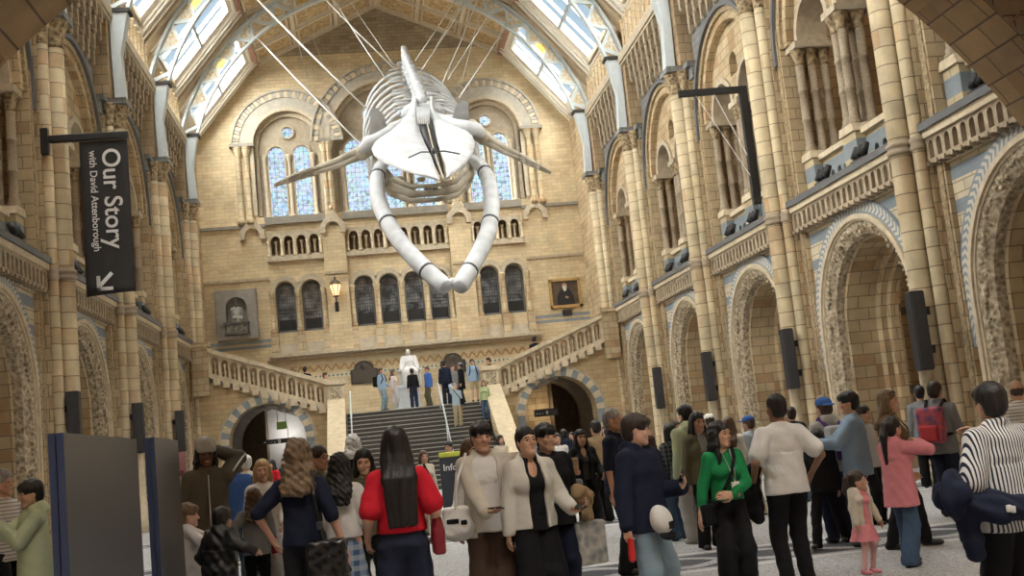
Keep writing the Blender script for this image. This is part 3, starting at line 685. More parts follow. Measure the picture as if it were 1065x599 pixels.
# impost shafts beside the big arches
m = MB(EF)
for x in (-SX-1.95, -SX+1.9, -3.12, 3.12, SX-1.9, SX+1.95, -SX-2.35, SX+2.35):
    m.lathe([(.2, 12.6), (.2, 12.8), (.13, 12.9), (.12, 15.9), (.16, 16.0), (.24, 16.28), (.24, 16.34)], (x, .12, 0), 12)
EP('impost_shaft', m, SHAFT)
m = MB(EF)
for x0, x1 in ((-7.5, -6.35), (-3.35, -2.75), (2.75, 3.35), (6.35, 7.5)): m.box((x0, 0, 16.3), (x1, .36, 16.45))
[m.box((q-.2, -.55, 16.2), (q+.2, -.02, 18.8)) for q in (-3.05, 3.05)]; m.box((-9.3, 0, 12.42), (-6.1, .14, 12.56)); m.box((6.1, 0, 12.42), (9.3, .14, 12.56)); m.box((-6.1, -.3, 12.5), (-3.3, .2, 12.85)); m.box((-2.5, -.3, 12.5), (2.5, .2, 12.85)); m.box((3.3, -.3, 12.5), (6.1, .2, 12.85))
EP('string_course', m, plain('string_stone', (.25, .23, .19), .8, var=.15))
m = MB(EF); m.box((-9.3, 0, 9.9), (-6.1, .08, 10.02)); m.box((6.1, 0, 9.9), (9.3, .08, 10.02)); m.box((-3.5, .25, 9.9), (-2.5, .38, 10.02)); m.box((2.5, .25, 9.9), (3.5, .38, 10.02)); EP('lower_string', m, BROWNC)
# pilasters with gabled hoods
m = MB(EF)
for x in (-2.98, 2.98): m.box((x-.52, 0, 6.3), (x+.52, .3, 12.2))
EP('pilaster', m, ENDST)
m = MB(EF)
for x, o0 in ((-6.72, 0), (-2.98, .3), (2.98, .3), (6.72, 0)):
    w = .58
    out = [(x-w, 12.05), (x-w, 12.25), (x, 12.95), (x+w, 12.25), (x+w, 12.05), (x+.36, 12.05)]+[(x+.33*math.cos(PI*i/10), 12.05+.33*math.sin(PI*i/10)) for i in range(0, 11)]+[(x-.36, 12.05)]
    m.prism(out, o0, o0+.22)
    m.beam(EF(x-w-.05, o0+.13, 12.2), EF(x, o0+.13, 12.98), .34, .1) if 0 else None
    m.ball((x, o0+.12, 13.05), .1, 8, (1, 1, 1.6))
    for s in (-1, 1): m.box((x+s*.47-.12, o0, 11.85), (x+s*.47+.12, o0+.2, 12.05))
EP('gabled_hood', m, MOULD)
# blind balustrade arcade
m = MB(EF); ms = MB(EF); md_ = MB(EF)
for x0, n in ((-6.0, 4), (-2.35, 8), (3.6, 4)):
    w = (2.4/4 if n == 4 else 4.7/8)
    out = [(x0, 10.9), (x0+w*n, 10.9), (x0+w*n, 12.12), (x0, 12.12)]
    m.plate(out, [arcpts(x0+w*(i+.5), 11.75, .2, 10, leg=.72) for i in range(n)], .02, .2)
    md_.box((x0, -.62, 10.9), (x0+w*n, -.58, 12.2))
    for i in range(n):
        ms.lathe([(.10, 10.9), (.10, 11.0), (.06, 11.05), (.055, 11.6), (.11, 11.75)], (x0+w*(i+.5), -.3, 0), 8)
    for i in range(n+1):
        ms.lathe([(.10, 10.95), (.10, 11.05), (.06, 11.1), (.055, 11.6), (.1, 11.72)], (x0+w*i, .06, 0), 8)
    m.box((x0-.1, 0, 10.72), (x0+w*n+.1, .22, 10.92))
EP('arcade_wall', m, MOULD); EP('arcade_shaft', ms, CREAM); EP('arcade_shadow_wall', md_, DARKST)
# lower windows
lab = ['far left', 'second from the left', 'third from the left', 'fourth from the left', 'fifth from the left', 'sixth from the left, behind the jaw tip', 'seventh from the left', 'far right']
for i, x in enumerate(wins):
    root = empty('window_%d' % (4+i), (0, 0, 0), label='dark arched gallery window, %s in the row' % lab[i], cat='window', kind='structure')
    m = MB(EF); p = arcpts(x, 9.32, .47, 14, leg=1.95); m.add([(u, -.45, z) for u, z in p], [tuple(range(len(p)))]); m.build('pane', LATT, root, recalc=False)
    m = MB(EF); m.ring(x, 9.32, .38, .47, -.44, -.3, leg=1.95); m.box((x-.47, -.44, 8.35), (x+.47, -.40, 8.40)); m.box((x-.47, -.44, 7.38), (x+.47, -.3, 7.5)); m.build('window_frame', SLATE, root)
    m = MB(EF); m.box((x-.38, -.44, 7.5), (x+.38, -.41, 8.0)); m.build('blind', BLACK, root)
    m = MB(EF)
    m.ring(x, 9.32, .47, .60, -.1, .12, n=16); m.ring(x, 9.32, .62, .72, 0, .06, n=16); m.build('window_arch', MOULD, root)
    m = MB(EF)
    for j in range(4): m.box((x-.46, -.45+.12*j, 7.35-.26*(j+1)), (x+.46, -.2+.12*j, 7.35-.26*j))
    m.build('stepped_sill', plain('sill_stone', (.52, .46, .36), .8, var=.15), root)
m = MB(EF)
for x in (-6.02, -4.82, -3.62, -2.34, -1.17, 0, 1.17, 2.34, 3.62, 4.82, 6.02):
    m.lathe([(.16, 7.35), (.16, 7.5), (.1, 7.6), (.095, 9.0), (.12, 9.05), (.17, 9.28), (.17, 9.34)], (x, .06, 0), 12); m.box((x-.17, -.1, 6.3), (x+.17, .26, 7.35))
EP('window_shaft', m, SHAFT)
m = MB(EF); m.box((-6.3, 0, 6.2), (6.3, .5, 6.34)); m.box((-6.4, 0, 6.05), (6.4, .3, 6.2)); EP('sill_ledge', m, MOULD)
# tile bands
m = MB(EF)
for x0 in [i*.4 for i in range(-15, 15)]:
    m.prism([(x0, 5.42), (x0+.09, 5.42), (x0+.29, 5.72), (x0+.2, 5.72)], 0, .012); m.prism([(x0+.31, 5.72), (x0+.4, 5.72), (x0+.29-.09+.4-.0, 5.42), (x0+.4-.09+.0+.2, 5.42)] if 0 else [(x0+.2, 5.72), (x0+.29, 5.72), (x0+.49, 5.42), (x0+.40, 5.42)], 0, .012)
EP('zigzag_tiles', m, plain('brown_tile', (.40, .24, .10), .5))
m = MB(EF); m.box((-6.2, 0, 5.78), (6.2, .01, 5.98)); m.box((-6.2, 0, 5.10), (6.2, .01, 5.30)); EP('tile_band', m, plain('cream_tile', (.62, .54, .38), .5))
m = MB(EF)
for i in range(-30, 30): m.prism([(i*.2+.1-.07, 5.2), (i*.2+.1, 5.13), (i*.2+.17, 5.2), (i*.2+.1, 5.27)], .01, .02)
EP('diamond_tiles', m, plain('green_tile', (.15, .25, .24), .5))
m = MB(EF)
for z in (6.75, 7.0): m.box((-9, 0, z), (-6.2, .012, z+.14)); m.box((6.2, 0, z), (9, .012, z+.14))
EP('grey_band', m, BLUEG)
# ================================================================== staircase, furniture of the hall, whale
YS = 45.8
STEPD = plain('dark_step', (.05, .048, .046), .75, var=.2, nscale=9); NOSE = plain('step_nosing', (.34, .32, .28), .6, var=.15)
st = empty('staircase', (0, 0, 0), label='wide dark stone staircase rising to the landing below the end wall', cat='staircase')
NS = 19; RISE = 3.15/NS; TRD = .325
for i in range(NS):
    z1 = RISE*(i+1); y0 = YS-TRD*(NS-i)+TRD
    m = MB(); m.box((-2.78, y0, 0), (2.78, YS+.2, z1-.035)) if i < 1 else m.box((-2.78, y0, z1-RISE), (2.78, y0+TRD+.05 if i < NS-1 else YS+.3, z1-.035))
    s = m.build('step', STEPD, st); m = MB(); m.box((-2.78, y0-.03, z1-.035), (2.78, y0+.1, z1)); m.box((-2.78, y0+.1, z1-.035), (2.78, y0+TRD+.05, z1-.005)); m.build('tread_edge', NOSE if i % 1 == 0 else NOSE, s)
m = MB(); m.box((-3.0, YS+.05, 2.9), (3.0, DEND, 3.15)); m.build('landing', plain('landing_stone', (.42, .38, .32), .7), st)
for s, nm in ((-1, 'left'), (1, 'right')):
    def SF(u, o, z, s=s): return (s*u, YS-o, z)
    # side wall of the main flight with its sloping coping, and the pedestal on top
    r = empty('stair_parapet', (0, 0, 0), label='sloping stone parapet with square pedestal on the %s of the stairs' % nm, cat='parapet')
    x0, x1 = 2.82, 3.52
    m = MB(); V = [(x, y, z) for x in (s*(x0+.06), s*(x1-.06)) for y, z in ((39.5, 0), (YS+.1, 0), (YS+.1, 3.6), (45.45, 3.55), (39.5, .55))]
    m.add(V, [(0, 1, 2, 3, 4), (9, 8, 7, 6, 5)]+[(i, i+5, (i+1) % 5+5, (i+1) % 5) for i in range(5)]); m.build('parapet_wall', BUFF, r)
    PCOP = plain('coping_stone', (.46, .38, .255), .8, var=.15, bump=.1)
    m = MB(); m.beam((s*(x0+x1)/2, 39.3, .52), (s*(x0+x1)/2, 45.5, 3.66), .70, .24); m.build('coping', PCOP, r)
    m = MB(); m.box((s*x0, 38.9, 0), (s*x1, 39.6, .9)); m.box((s*(x0-.05), 38.85, .9), (s*(x1+.05), 39.65, 1.05)); m.build('foot_pedestal', PCOP, r)
    m = MB(); xa, xb = sorted((s*x0, s*x1)); m.box((xa+.03, 45.45, 3.4), (xb-.03, 46.1, 4.36)); m.box((xa-.05, 45.38, 4.36), (xb+.05, 46.17, 4.46)); m.box((xa-.02, 45.42, 4.46), (xb+.02, 46.13, 4.56)); m.box((xa-.02, 45.42, 3.5), (xb+.02, 46.13, 3.62)); m.build('pedestal', CREAM, r)
    m = MB(); m.box((xa+.13, 45.42, 3.74), (xb-.13, 45.46, 4.26)); m.build('carved_panel', CARVE, r)
    # wall under the side flight with its arch
    w = MB(SF); out = [(x1, 0), (8.95, 0), (8.95, 5.15), (8.4, 5.0), (x1, 3.35)]
    w.plate(out, [arcpts(6.0, 2.35, 1.52, 22, leg=2.35)], 0, 1.0)
    wr = empty('wall_stair_'+nm, (0, 0, 0), label='wall below the %s flight of the stairs, pierced by an arch' % nm, cat='wall', kind='structure')
    w.build('masonry', stone('stair_wall_stone', (.60, .46, .26), (.53, .40, .225), (.33, .25, .15), .5, .2, msize=.008, c3=(.50, .35, .19)), wr)
    va = MB(SF); vb = MB(SF); nv = 21
    for i in range(nv):
        (va if i % 2 else vb).ring(6.0, 2.35, 1.53, 1.84, -.02, .05, PI*i/nv, PI*(i+1)/nv, 3)
    for z in (0, .6, 1.2, 1.8):
        for q in (-1, 1): (va if int(z/.6) % 2 else vb).box((6+q*1.685-.155, -.02, z), (6+q*1.685+.155, .05, z+.55+.02))
    va.build('blue_voussoirs', BLUEG, wr); vb.build('cream_voussoirs', CREAM, wr)
    m = MB(SF); m.ring(6.0, 2.35, 1.84, 1.93, -.02, .08, n=30); m.build('arch_hood', MOULD, wr)
    # passage below the flight
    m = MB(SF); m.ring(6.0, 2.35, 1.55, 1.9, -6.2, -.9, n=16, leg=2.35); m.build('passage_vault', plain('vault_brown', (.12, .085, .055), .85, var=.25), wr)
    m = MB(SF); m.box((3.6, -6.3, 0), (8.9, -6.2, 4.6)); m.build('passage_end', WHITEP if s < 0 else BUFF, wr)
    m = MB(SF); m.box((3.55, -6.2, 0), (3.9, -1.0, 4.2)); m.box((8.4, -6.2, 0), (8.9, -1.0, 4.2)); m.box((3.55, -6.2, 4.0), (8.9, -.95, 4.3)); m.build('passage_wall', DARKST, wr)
    m = MB(SF); m.box((6.5, -6.15, 0), (8.4, -5.0, 4.0)); m.build('shade_block', plain('vault_brown', (.12, .085, .055), .85, var=.25), wr)  # dark block added to stand in for the shadow on the passage wall
    # steps of the side flight, solid below
    m = MB(SF); n = 13   # side flight
    for i in range(n):
        u = x1+.1+(8.9-x1-.1)*i/n; m.box((u, -6.4, 3.15+.165*(i+1)-.36), (u+(8.9-x1-.1)/n+.02, -.3, 3.15+.165*(i+1)))
    f = m.build('side_stair', plain('side_step_stone', (.36, .33, .29), .7), None); tag(f, 'flight of stone steps climbing to the gallery on the %s' % nm, 'stairs')
    # raking balustrade
    b = empty('stair_balustrade', (0, 0, 0), label='raking stone balustrade with little arches, %s of the landing' % nm, cat='balustrade')
    sl = (6.25-4.50)/(8.2-3.5); n = 12; w_ = (8.05-3.6)/n; zt = lambda u: 4.42+sl*(u-3.5)
    m = MB(SF); holes = []
    for i in range(n):
        u = 3.6+w_*(i+.5); c_ = zt(u)-.27; holes.append([(u+.13, c_-.56+sl*.13)]+[(u+.145*math.cos(PI*q/8), c_+.145*math.sin(PI*q/8)) for q in range(9)]+[(u-.13, c_-.56-sl*.13)])
    m.plate([(3.5, zt(3.5)-1.02), (8.2, zt(8.2)-1.02), (8.2, zt(8.2)), (3.5, zt(3.5))], holes, .1, .34, True); m.build('arched_panel', CREAM, b)
    for i in range(n):
        u = 3.6+w_*(i+.5); m = MB(); m.lathe([(.06, 0), (.06, .05), (.03, .1), (.065, .22), (.03, .38), (.05, .42), (.05, .58)], SF(u, -.06, zt(u)-.86), 8); m.build('baluster', CREAM, b)
    m = MB(SF); m.plate([(3.5, zt(3.5)-1.0), (8.2, zt(8.2)-1.0), (8.2, zt(8.2)-.1), (3.5, zt(3.5)-.1)], [], -.62, .05); m.build('dark_backing', DARKST, b)  # plain dark sheet backing the openings of the little arches
    m = MB(); m.beam(SF(3.4, .0, zt(3.4)+.07), SF(8.25, .0, zt(8.25)+.07), .42, .16); m.build('handrail', CREAM, b)
    m = MB(SF)
    for i in range(n): u = 3.6+w_*i; m.box((u, -.1, zt(u)-1.13-.06), (u+w_*.72, .2, zt(u)-1.0+.06))
    m.build('stepped_corbel', CREAM, b)
    m = MB(SF); m.box((8.12, -.3, 4.4), (8.75, .22, 6.45)); m.box((8.05, -.35, 6.35), (8.8, .3, 6.55)); m.build('end_pedestal', BUFF, b)
# posts with handrail on the stairs
for xx, lb in ((-2.6, 'left edge'), (1.0, 'middle')):
    h = empty('stair_handrail', (0, 0, 0), label='slim metal handrail on the %s of the staircase' % lb, cat='handrail')
    m = MB(); m.tube([(xx, 40.2, .95), (xx, 45.6, 3.95), (xx, 46.0, 4.05)], .03, 8); m.build('rail', IRON, h)
    for y in (40.2, 42.9, 45.6):
        m = MB(); m.tube([(xx, y, .17+(y-40.2)*.555 - .15), (xx, y, .95+(y-40.2)*.5556)], .022, 8); m.build('post', IRON, h)
# bronze plaques on the end wall
def plaque(px0, py0, px1, py1, lab):
    a = at(px0, py1, DEND); b = at(px1, py0, DEND); w = b.x-a.x; c = (a.x+b.x)/2; h = b.z-a.z
    r = empty('wall_plaque', (c, DEND, a.z), label=lab, cat='plaque')
    poly = [(-w/2, 0), (w/2, 0), (w/2, h*.62), (w*.36, h*.66)]+[(w*.36*math.cos(PI*i/12), h*.66+h*.34*math.sin(PI*i/12)) for i in range(1, 12)]+[(-w*.36, h*.66), (-w/2, h*.62)]
    m = MB(lambda u, o, z: (u, -o, z)); m.prism(poly, 0, .08); m.build('frame', plain('bronze', (.06, .05, .042), .45, metal=.5), r)
    m = MB(lambda u, o, z: (u, -o, z)); m.prism([(x*.86, z*.9+h*.04) for x, z in poly], .08, .11)
    for i in range(6): m.box((-w*.33, .11, h*(.12+.08*i)), (w*.33, .117, h*(.145+.08*i)))
    m.ball((0, .1, h*.75), w*.13, 10, (1, .4, 1)); m.build('relief', plain('bronze_relief', (.10, .085, .07), .5, metal=.4, bump=.6, nscale=14), r)
plaque(365.5, 374, 392, 400, 'dark bronze memorial plaque on the wall left of the white statue')
plaque(459, 366, 483, 389, 'dark arched bronze plaque on the wall right of the white statue')
# portrait in a gilt frame
a = at(573, 321.5, DEND); b = at(602, 288.5, DEND); w = b.x-a.x; h = b.z-a.z; c = (a.x+b.x)/2
pf = empty('framed_portrait', (c, DEND, a.z), label='portrait of a bearded man in black in a gilt frame on the end wall', cat='painting')
WF = lambda u, o, z: (u, -o, z)
m = MB(WF)
for q in ((-w/2, 0, w/2, .14), (-w/2, h-.12, w/2, h), (-w/2, 0, -w/2+.12, h), (w/2-.12, 0, w/2, h)): m.box((q[0], 0, q[1]), (q[2], .12, q[3]))
m.build('frame', plain('gilt_frame', (.50, .34, .14), .4, metal=.3, var=.2), pf)
m = MB(WF); m.box((-w/2+.1, 0, .1), (w/2-.1, .05, h-.1)); m.build('canvas', plain('canvas_brown', (.085, .06, .042), .6, var=.4), pf)
m = MB(WF); m.prism([(-.42, .14), (.44, .14), (.4, .55), (.26, .85), (.1, .95), (-.1, .95), (-.28, .82), (-.42, .5)], .05, .056); m.build('painted_coat', BLACK, pf)
m = MB(WF); m.prism(circ(0, 1.1, .12, 14), .056, .06); m.prism([(-.02, .5), (.12, .44), (.16, .5), (.02, .58)], .057, .06); m.build('painted_face', plain('paint_flesh', (.42, .24, .16), .6), pf)
m = MB(WF); m.prism([(-.1, 1.08), (.1, 1.08), (.09, .92), (.03, .8), (-.05, .82), (-.1, .95)], .06, .064); m.build('painted_beard', plain('paint_white', (.55, .53, .48), .6), pf)
lt_ = empty('caption_box', (c, DEND, a.z-.38), label='small black box under the gilt framed portrait', cat='sign')
m = MB(WF); m.bbox((-.22, 0, 0), (.22, .12, .28)); m.build('case', BLACK, lt_)
# memorial niche with a bust: slab, niche, ledge (the bust itself is made with the figures)
a = at(227.5, 353.5, DEND); b = at(266, 301, DEND); w = b.x-a.x; h = b.z-a.z; c = (a.x+b.x)/2; BUST = (c, a.z, w, h)
ni = empty('memorial_niche', (c, DEND, a.z), label='grey stone memorial slab with a round-headed niche, left on the end wall', cat='memorial')
NST = plain('memorial_stone', (.30, .29, .265), .7, var=.15); NDK = plain('memorial_dark', (.13, .125, .115), .7, var=.2)
m = MB(WF); m.plate([(-w/2, 0), (w/2, 0), (w/2, h), (-w/2, h)], [arcpts(0, h*.62, w*.27, 16, leg=h*.30)], .42, .4); m.box((-w/2, 0, 0), (w/2, .02, h))
for q in (-1, 1): m.box((q*w/2-.02, 0, 0), (q*w/2+.02, .42, h))
m.box((-w/2, 0, h-.02), (w/2, .42, h)); m.box((-w/2, 0, -.1), (w/2, .5, .06)); m.build('slab', NST, ni)
m = MB(WF); m.box((-w*.29, .1, h*.07), (w*.29, .62, h*.27)); m.box((-w*.32, .1, h*.27), (w*.32, .68, h*.31)); m.box((-w*.31, .1, h*.05), (w*.31, .66, h*.09)); m.build('base', NDK, ni)
m = MB(WF); m.box((-w*.24, .62, h*.11), (w*.24, .65, h*.24)); m.build('relief_panel', carved('memorial_relief', (.08, .075, .07), (.28, .27, .24), 6.), ni)
# wall lantern
p = at(349.5, 304, DEND); la = empty('wall_lantern', (p.x, DEND-.3, p.z), label='lit glass lantern on a bracket between the end-wall windows', cat='lamp')
GLOW = bpy.data.materials.new('lantern_glow'); GLOW.use_nodes = True; bb = GLOW.node_tree.nodes['Principled BSDF']; bb.inputs['Base Color'].default_value = (.8, .6, .4, 1); bb.inputs['Emission Color'].default_value = (1, .62, .3, 1); bb.inputs['Emission Strength'].default_value = 1.6
m = MB(); m.lathe([(.13, -.25), (.26, .2), (.26, .28), (.0, .3)], (0, -.35, 0), 6, smooth=False); m.build('glass_body', GLOW, la)
m = MB(); m.lathe([(.3, .26), (.2, .42), (.06, .5), (.05, .62), (0, .66)], (0, -.35, 0), 6, smooth=False)
for j in range(6):
    q = PI*j/3; m.beam((.13*math.cos(q), -.35+.13*math.sin(q), -.26), (.27*math.cos(q), -.35+.27*math.sin(q), .28), .03, .03)
m.lathe([(.02, -.36), (.14, -.3), (.14, -.24)], (0, -.35, 0), 6, smooth=False); m.build('cage', plain('lantern_metal', (.12, .1, .075), .5, metal=.5), la)
m = MB(); m.tube([(0, .0, -.75), (0, -.1, -.8), (0, -.3, -.6), (0, -.35, -.35)], .035, 8); m.box((-.09, -.05, -.95), (.09, .02, -.5)); m.build('bracket', BLACK, la)

# ------------------------------------------------------------------ entrance bridge (its arch frames the top corners)
br = empty('entrance_bridge', (0, 0, 0), label='brown stone arch of the entrance bridge spanning the hall overhead', cat='arch', kind='structure')
BFm = lambda u, o, z: (u, 12.4-o, z)
BZ, BR = .9, 8.30
m = MB(BFm); nv = 46
for i in range(nv): m.ring(0, BZ, BR+.015, BR+.55, -.5, .0, PI*(i+.03)/nv, PI*(i+.97)/nv, 2)
m.build('voussoirs', stone('bridge_stone', (.30, .225, .16), (.25, .19, .135), (.1, .07, .05), .5, .26, c3=(.2, .14, .09), dirt=.2), br)
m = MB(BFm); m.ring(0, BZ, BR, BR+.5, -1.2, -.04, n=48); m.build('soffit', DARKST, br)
m = MB(BFm); m.ring(0, BZ, BR+.55, BR+.66, -.3, .16, n=48); m.ring(0, BZ, BR+1.2, BR+1.34, -.3, .2, n=48); m.build('roll_molding', plain('bridge_molding', (.16, .10, .065), .8, var=.2), br)
m = MB(BFm)
for i in range(64):
    q = PI*(i+.5)/64; m.ball((math.cos(q)*(BR+.92), .02, BZ+math.sin(q)*(BR+.92)), .13, 8, (1, .7, 1))
m.build('bosses', DARKST, br)
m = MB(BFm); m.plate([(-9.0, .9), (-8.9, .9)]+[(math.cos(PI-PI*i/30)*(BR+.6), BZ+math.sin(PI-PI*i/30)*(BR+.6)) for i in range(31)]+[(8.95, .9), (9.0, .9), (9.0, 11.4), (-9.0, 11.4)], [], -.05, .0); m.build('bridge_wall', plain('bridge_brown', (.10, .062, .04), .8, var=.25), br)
m = MB(); m.box((-9.0, 5.2, 11.2), (9.0, 13.7, 11.5)); m.build('bridge_shade_deck', DARKST, br)  # unseen deck, run back towards the entrance to shade the crowd
# ------------------------------------------------------------------ loudspeakers on posts at the piers
SPK = plain('speaker_black', (.022, .021, .024), .55, var=.08); SPG = plain('speaker_grille', (.05, .048, .05), .7, var=.1)
def speaker(px0, px1, py0, py1, Y, lab, zb):
    p0 = at((px0+px1)/2, py0, Y); zt = p0.z; x = p0.x; w = .27 if Y < 30 else .29
    sdn = 1 if x > 0 else -1
    r = empty('column_loudspeaker', (x, Y, 0), label=lab, cat='loudspeaker', group='column loudspeakers on the piers')
    m = MB(); m.bbox((-w/2, -.13, zb), (w/2, .13, zt), .02); m.build('cabinet', SPK, r)
    m = MB(); m.box((-w/2+.02, -.14, zb+.03), (w/2-.02, -.125, zt-.03)); m.build('grille', SPG, r)
    m = MB(); m.box((sdn*w/2-.02, -.02, zt-.45), (sdn*(w/2+.12), .06, zt-.3)); m.box((sdn*w/2-.02, -.02, zb+.3), (sdn*(w/2+.12), .06, zb+.45)); m.build('bracket', BLACK, r)
    m = MB(); m.lathe([(.2, 0), (.2, .3), (.13, .36), (.12, zb-.02), (.14, zb)], (sdn*.05, .1, 0), 14); m.build('post', CREAM, r)
speaker(941, 959, 303, 385, 19.1, 'black column loudspeaker on the nearest right pier', 2.08)
speaker(810, 824, 342, 404, 25.8, 'black column loudspeaker on the second right pier', 2.08)
speaker(728, 740, 366, 417, 32.5, 'black column loudspeaker on the third right pier', 2.06)
speaker(678, 687, 382, 425, 39.1, 'black column loudspeaker on the fourth right pier', 2.05)
speaker(69, 83, 407, 460, 25.8, 'black column loudspeaker above the dark display panel on the left', 2.2)
speaker(138, 148, 419, 465, 32.5, 'black column loudspeaker between the two display panels', 2.2)
speaker(182, 191, 427, 465, 39.2, 'black column loudspeaker right of the second display panel', 2.2)
# small info panel in the big right arch
p = at(848, 0, 23); q = at(952, 393, 27.0)
sg = empty('wall_notice', (q.x, 27.0, q.z), label='small black framed notice on the wall inside the large right arch', cat='notice')
m = MB(); m.bbox((-.2, -.03, -.22), (.2, .03, .22), .01); m.build('frame', BLACK, sg); m = MB(); m.box((-.14, -.04, -.15), (.14, -.03, .15)); m.build('sheet', plain('notice_grey', (.08, .085, .09), .4), sg)
m = MB(); m.box((-.03, -.02, -.22), (.03, .02, -q.z)); m.build('stand', BLACK, sg)
# spotlights on the ledges
def spot(side, u, Y0, lab, col=BLACK):
    r = empty('spotlight_cluster', (side*8.78, Y0, 6.62), label=lab, cat='spotlight', group='spotlights on the gallery ledges')
    m = MB(); m.box((-.1, -.34, 0), (.1, .34, .05)); m.build('base_rail', BLACK, r)
    for j in range(3):
        y = -.22+.22*j; m = MB(); m.tube([(0, y, .04), (0, y, .14)], .02, 6); m.tube([(-side*.05, y, .10), (side*.05, y, .34)], [.085, .07], 10); m.build('lamp_head', BLACK, r)
    return r
for side, nm in ((1, 'right'), (-1, 'left')):
    for k in range(2, 7):
        if side < 0 and k < 3: continue
        for f, w_ in ((.33, 'nearer half'), (.62, 'farther half')):
            spot(side, 0, PY(k)+BAY*f, 'black spotlight cluster on the %s ledge, bay %d, %s' % (nm, k-1, w_))
# ------------------------------------------------------------------ banner and the empty banner arm
def text_mesh(body, size, mat, parent, M, extr=.004, name='lettering'):
    cu = bpy.data.curves.new(name, 'FONT'); cu.body = body; cu.size = size; cu.extrude = extr; cu.align_x = 'LEFT'; cu.offset = size*.012
    ob = bpy.data.objects.new('tmp', cu); COL.objects.link(ob); bpy.context.view_layer.update()
    dg = bpy.context.evaluated_depsgraph_get(); me = bpy.data.meshes.new_from_object(ob.evaluated_get(dg)); bpy.data.objects.remove(ob)
    me.name = name; me.transform(M); me.materials.clear(); me.materials.append(mat)
    o = bpy.data.objects.new(name, me); COL.objects.link(o); o.parent = parent; return o
WHITE = plain('white_print', (.78, .78, .78), .6, var=.02); BANN = plain('banner_black', (.030, .029, .031), .7, var=.08)
BY = 25.7
tl = at(82, 148, BY); tr_ = at(132, 141.5, BY); bl = at(91, 309, BY); brr = at(144, 303.5, BY)
bn = empty('hanging_banner', (tl.x, BY, tl.z), label='long black banner with white lettering hanging on the left', cat='banner')
W_, H_ = tr_.x-tl.x, tl.z-bl.z
m = MB(); V = []; nx, nz = 10, 20
for j in range(nz+1):
    for i in range(nx+1):
        u, v = i/nx, j/nz; V.append((W_*u, -.05*math.sin(u*3)*v+.16*max(0, u-.75)*v*v*4*.25, -H_*v+.06*v*u))
m.add(V, [(j*(nx+1)+i, j*(nx+1)+i+1, (j+1)*(nx+1)+i+1, (j+1)*(nx+1)+i) for j in range(nz) for i in range(nx)], True)
ob = m.build('fabric', BANN, bn); md2 = ob.modifiers.new('solid', 'SOLIDIFY'); md2.thickness = .012
RX = Matrix.Rotation(PI/2, 4, 'X')          # text stands in the XZ plane facing -Y
def ban(txt, size, x, z): text_mesh(txt, size, WHITE, bn, Matrix.Translation((x, -.075, z)) @ Matrix.Rotation(PI/2, 4, 'Y') @ RX)
ban('Our Story', .56, .52, -.20); ban('with David Attenborough', .225, .23, -.24)
m = MB(WF); z = -3.42
m.prism([(.26, z-.05), (.33, z+.02), (.62, z+.31) if 0 else (.60, z+.29), (.66, z+.23), (.37, z-.06)] if 0 else [(.56, z+.36), (.62, z+.30), (.34, z+.02), (.28, z+.08)], .075, .08)
m.prism([(.25, z+.28), (.33, z+.28), (.33, z-.06), (.25, z-.06)], .075, .08); m.prism([(.25, z+.02), (.60, z+.02), (.60, z-.06), (.25, z-.06)], .075, .08); m.build('arrow', WHITE, bn)
ar = empty('banner_arm', (0, 0, 0), label='black steel arm carrying the hanging banner on the left pier', cat='bracket')
a = at(67.5, 147, BY); b = at(132.5, 139.5, BY)
m = MB(); m.bbox((a.x-.35, BY-.09, (a.z+b.z)/2-.06), (b.x+.02, BY+.07, (a.z+b.z)/2+.10)); m.build('arm', BLACK, ar)
m = MB(); m.box((a.x-.5, BY-.15, a.z-.3), (a.x-.34, BY+.15, a.z+.3)); m.build('wall_plate', BLACK, ar)
ar = empty('banner_arm', (0, 0, 0), label='empty black steel banner arm with post on the right wall', cat='bracket')
AY = 27.0; a = at(706, 98, AY); b = at(772, 93, AY); c = at(791, 212, AY)
m = MB(); m.beam((a.x, AY, a.z), (b.x+.1, AY, b.z), .14, .16); m.build('arm', BLACK, ar)
m = MB(); m.beam((b.x, AY, b.z+.05), (b.x, AY, c.z), .2, .16, (0, 1, 0)); m.build('post', BLACK, ar)
m = MB(); p = at(741, 95, AY); m.tube([p, at(783, 172, AY)], .012, 5); m.tube([at(722, 97, AY), at(780, 182, AY)], .012, 5); m.tube([at(780, 182, AY), at(790, 215, AY)], .012, 5); m.build('stay_cable', WHITE, ar)
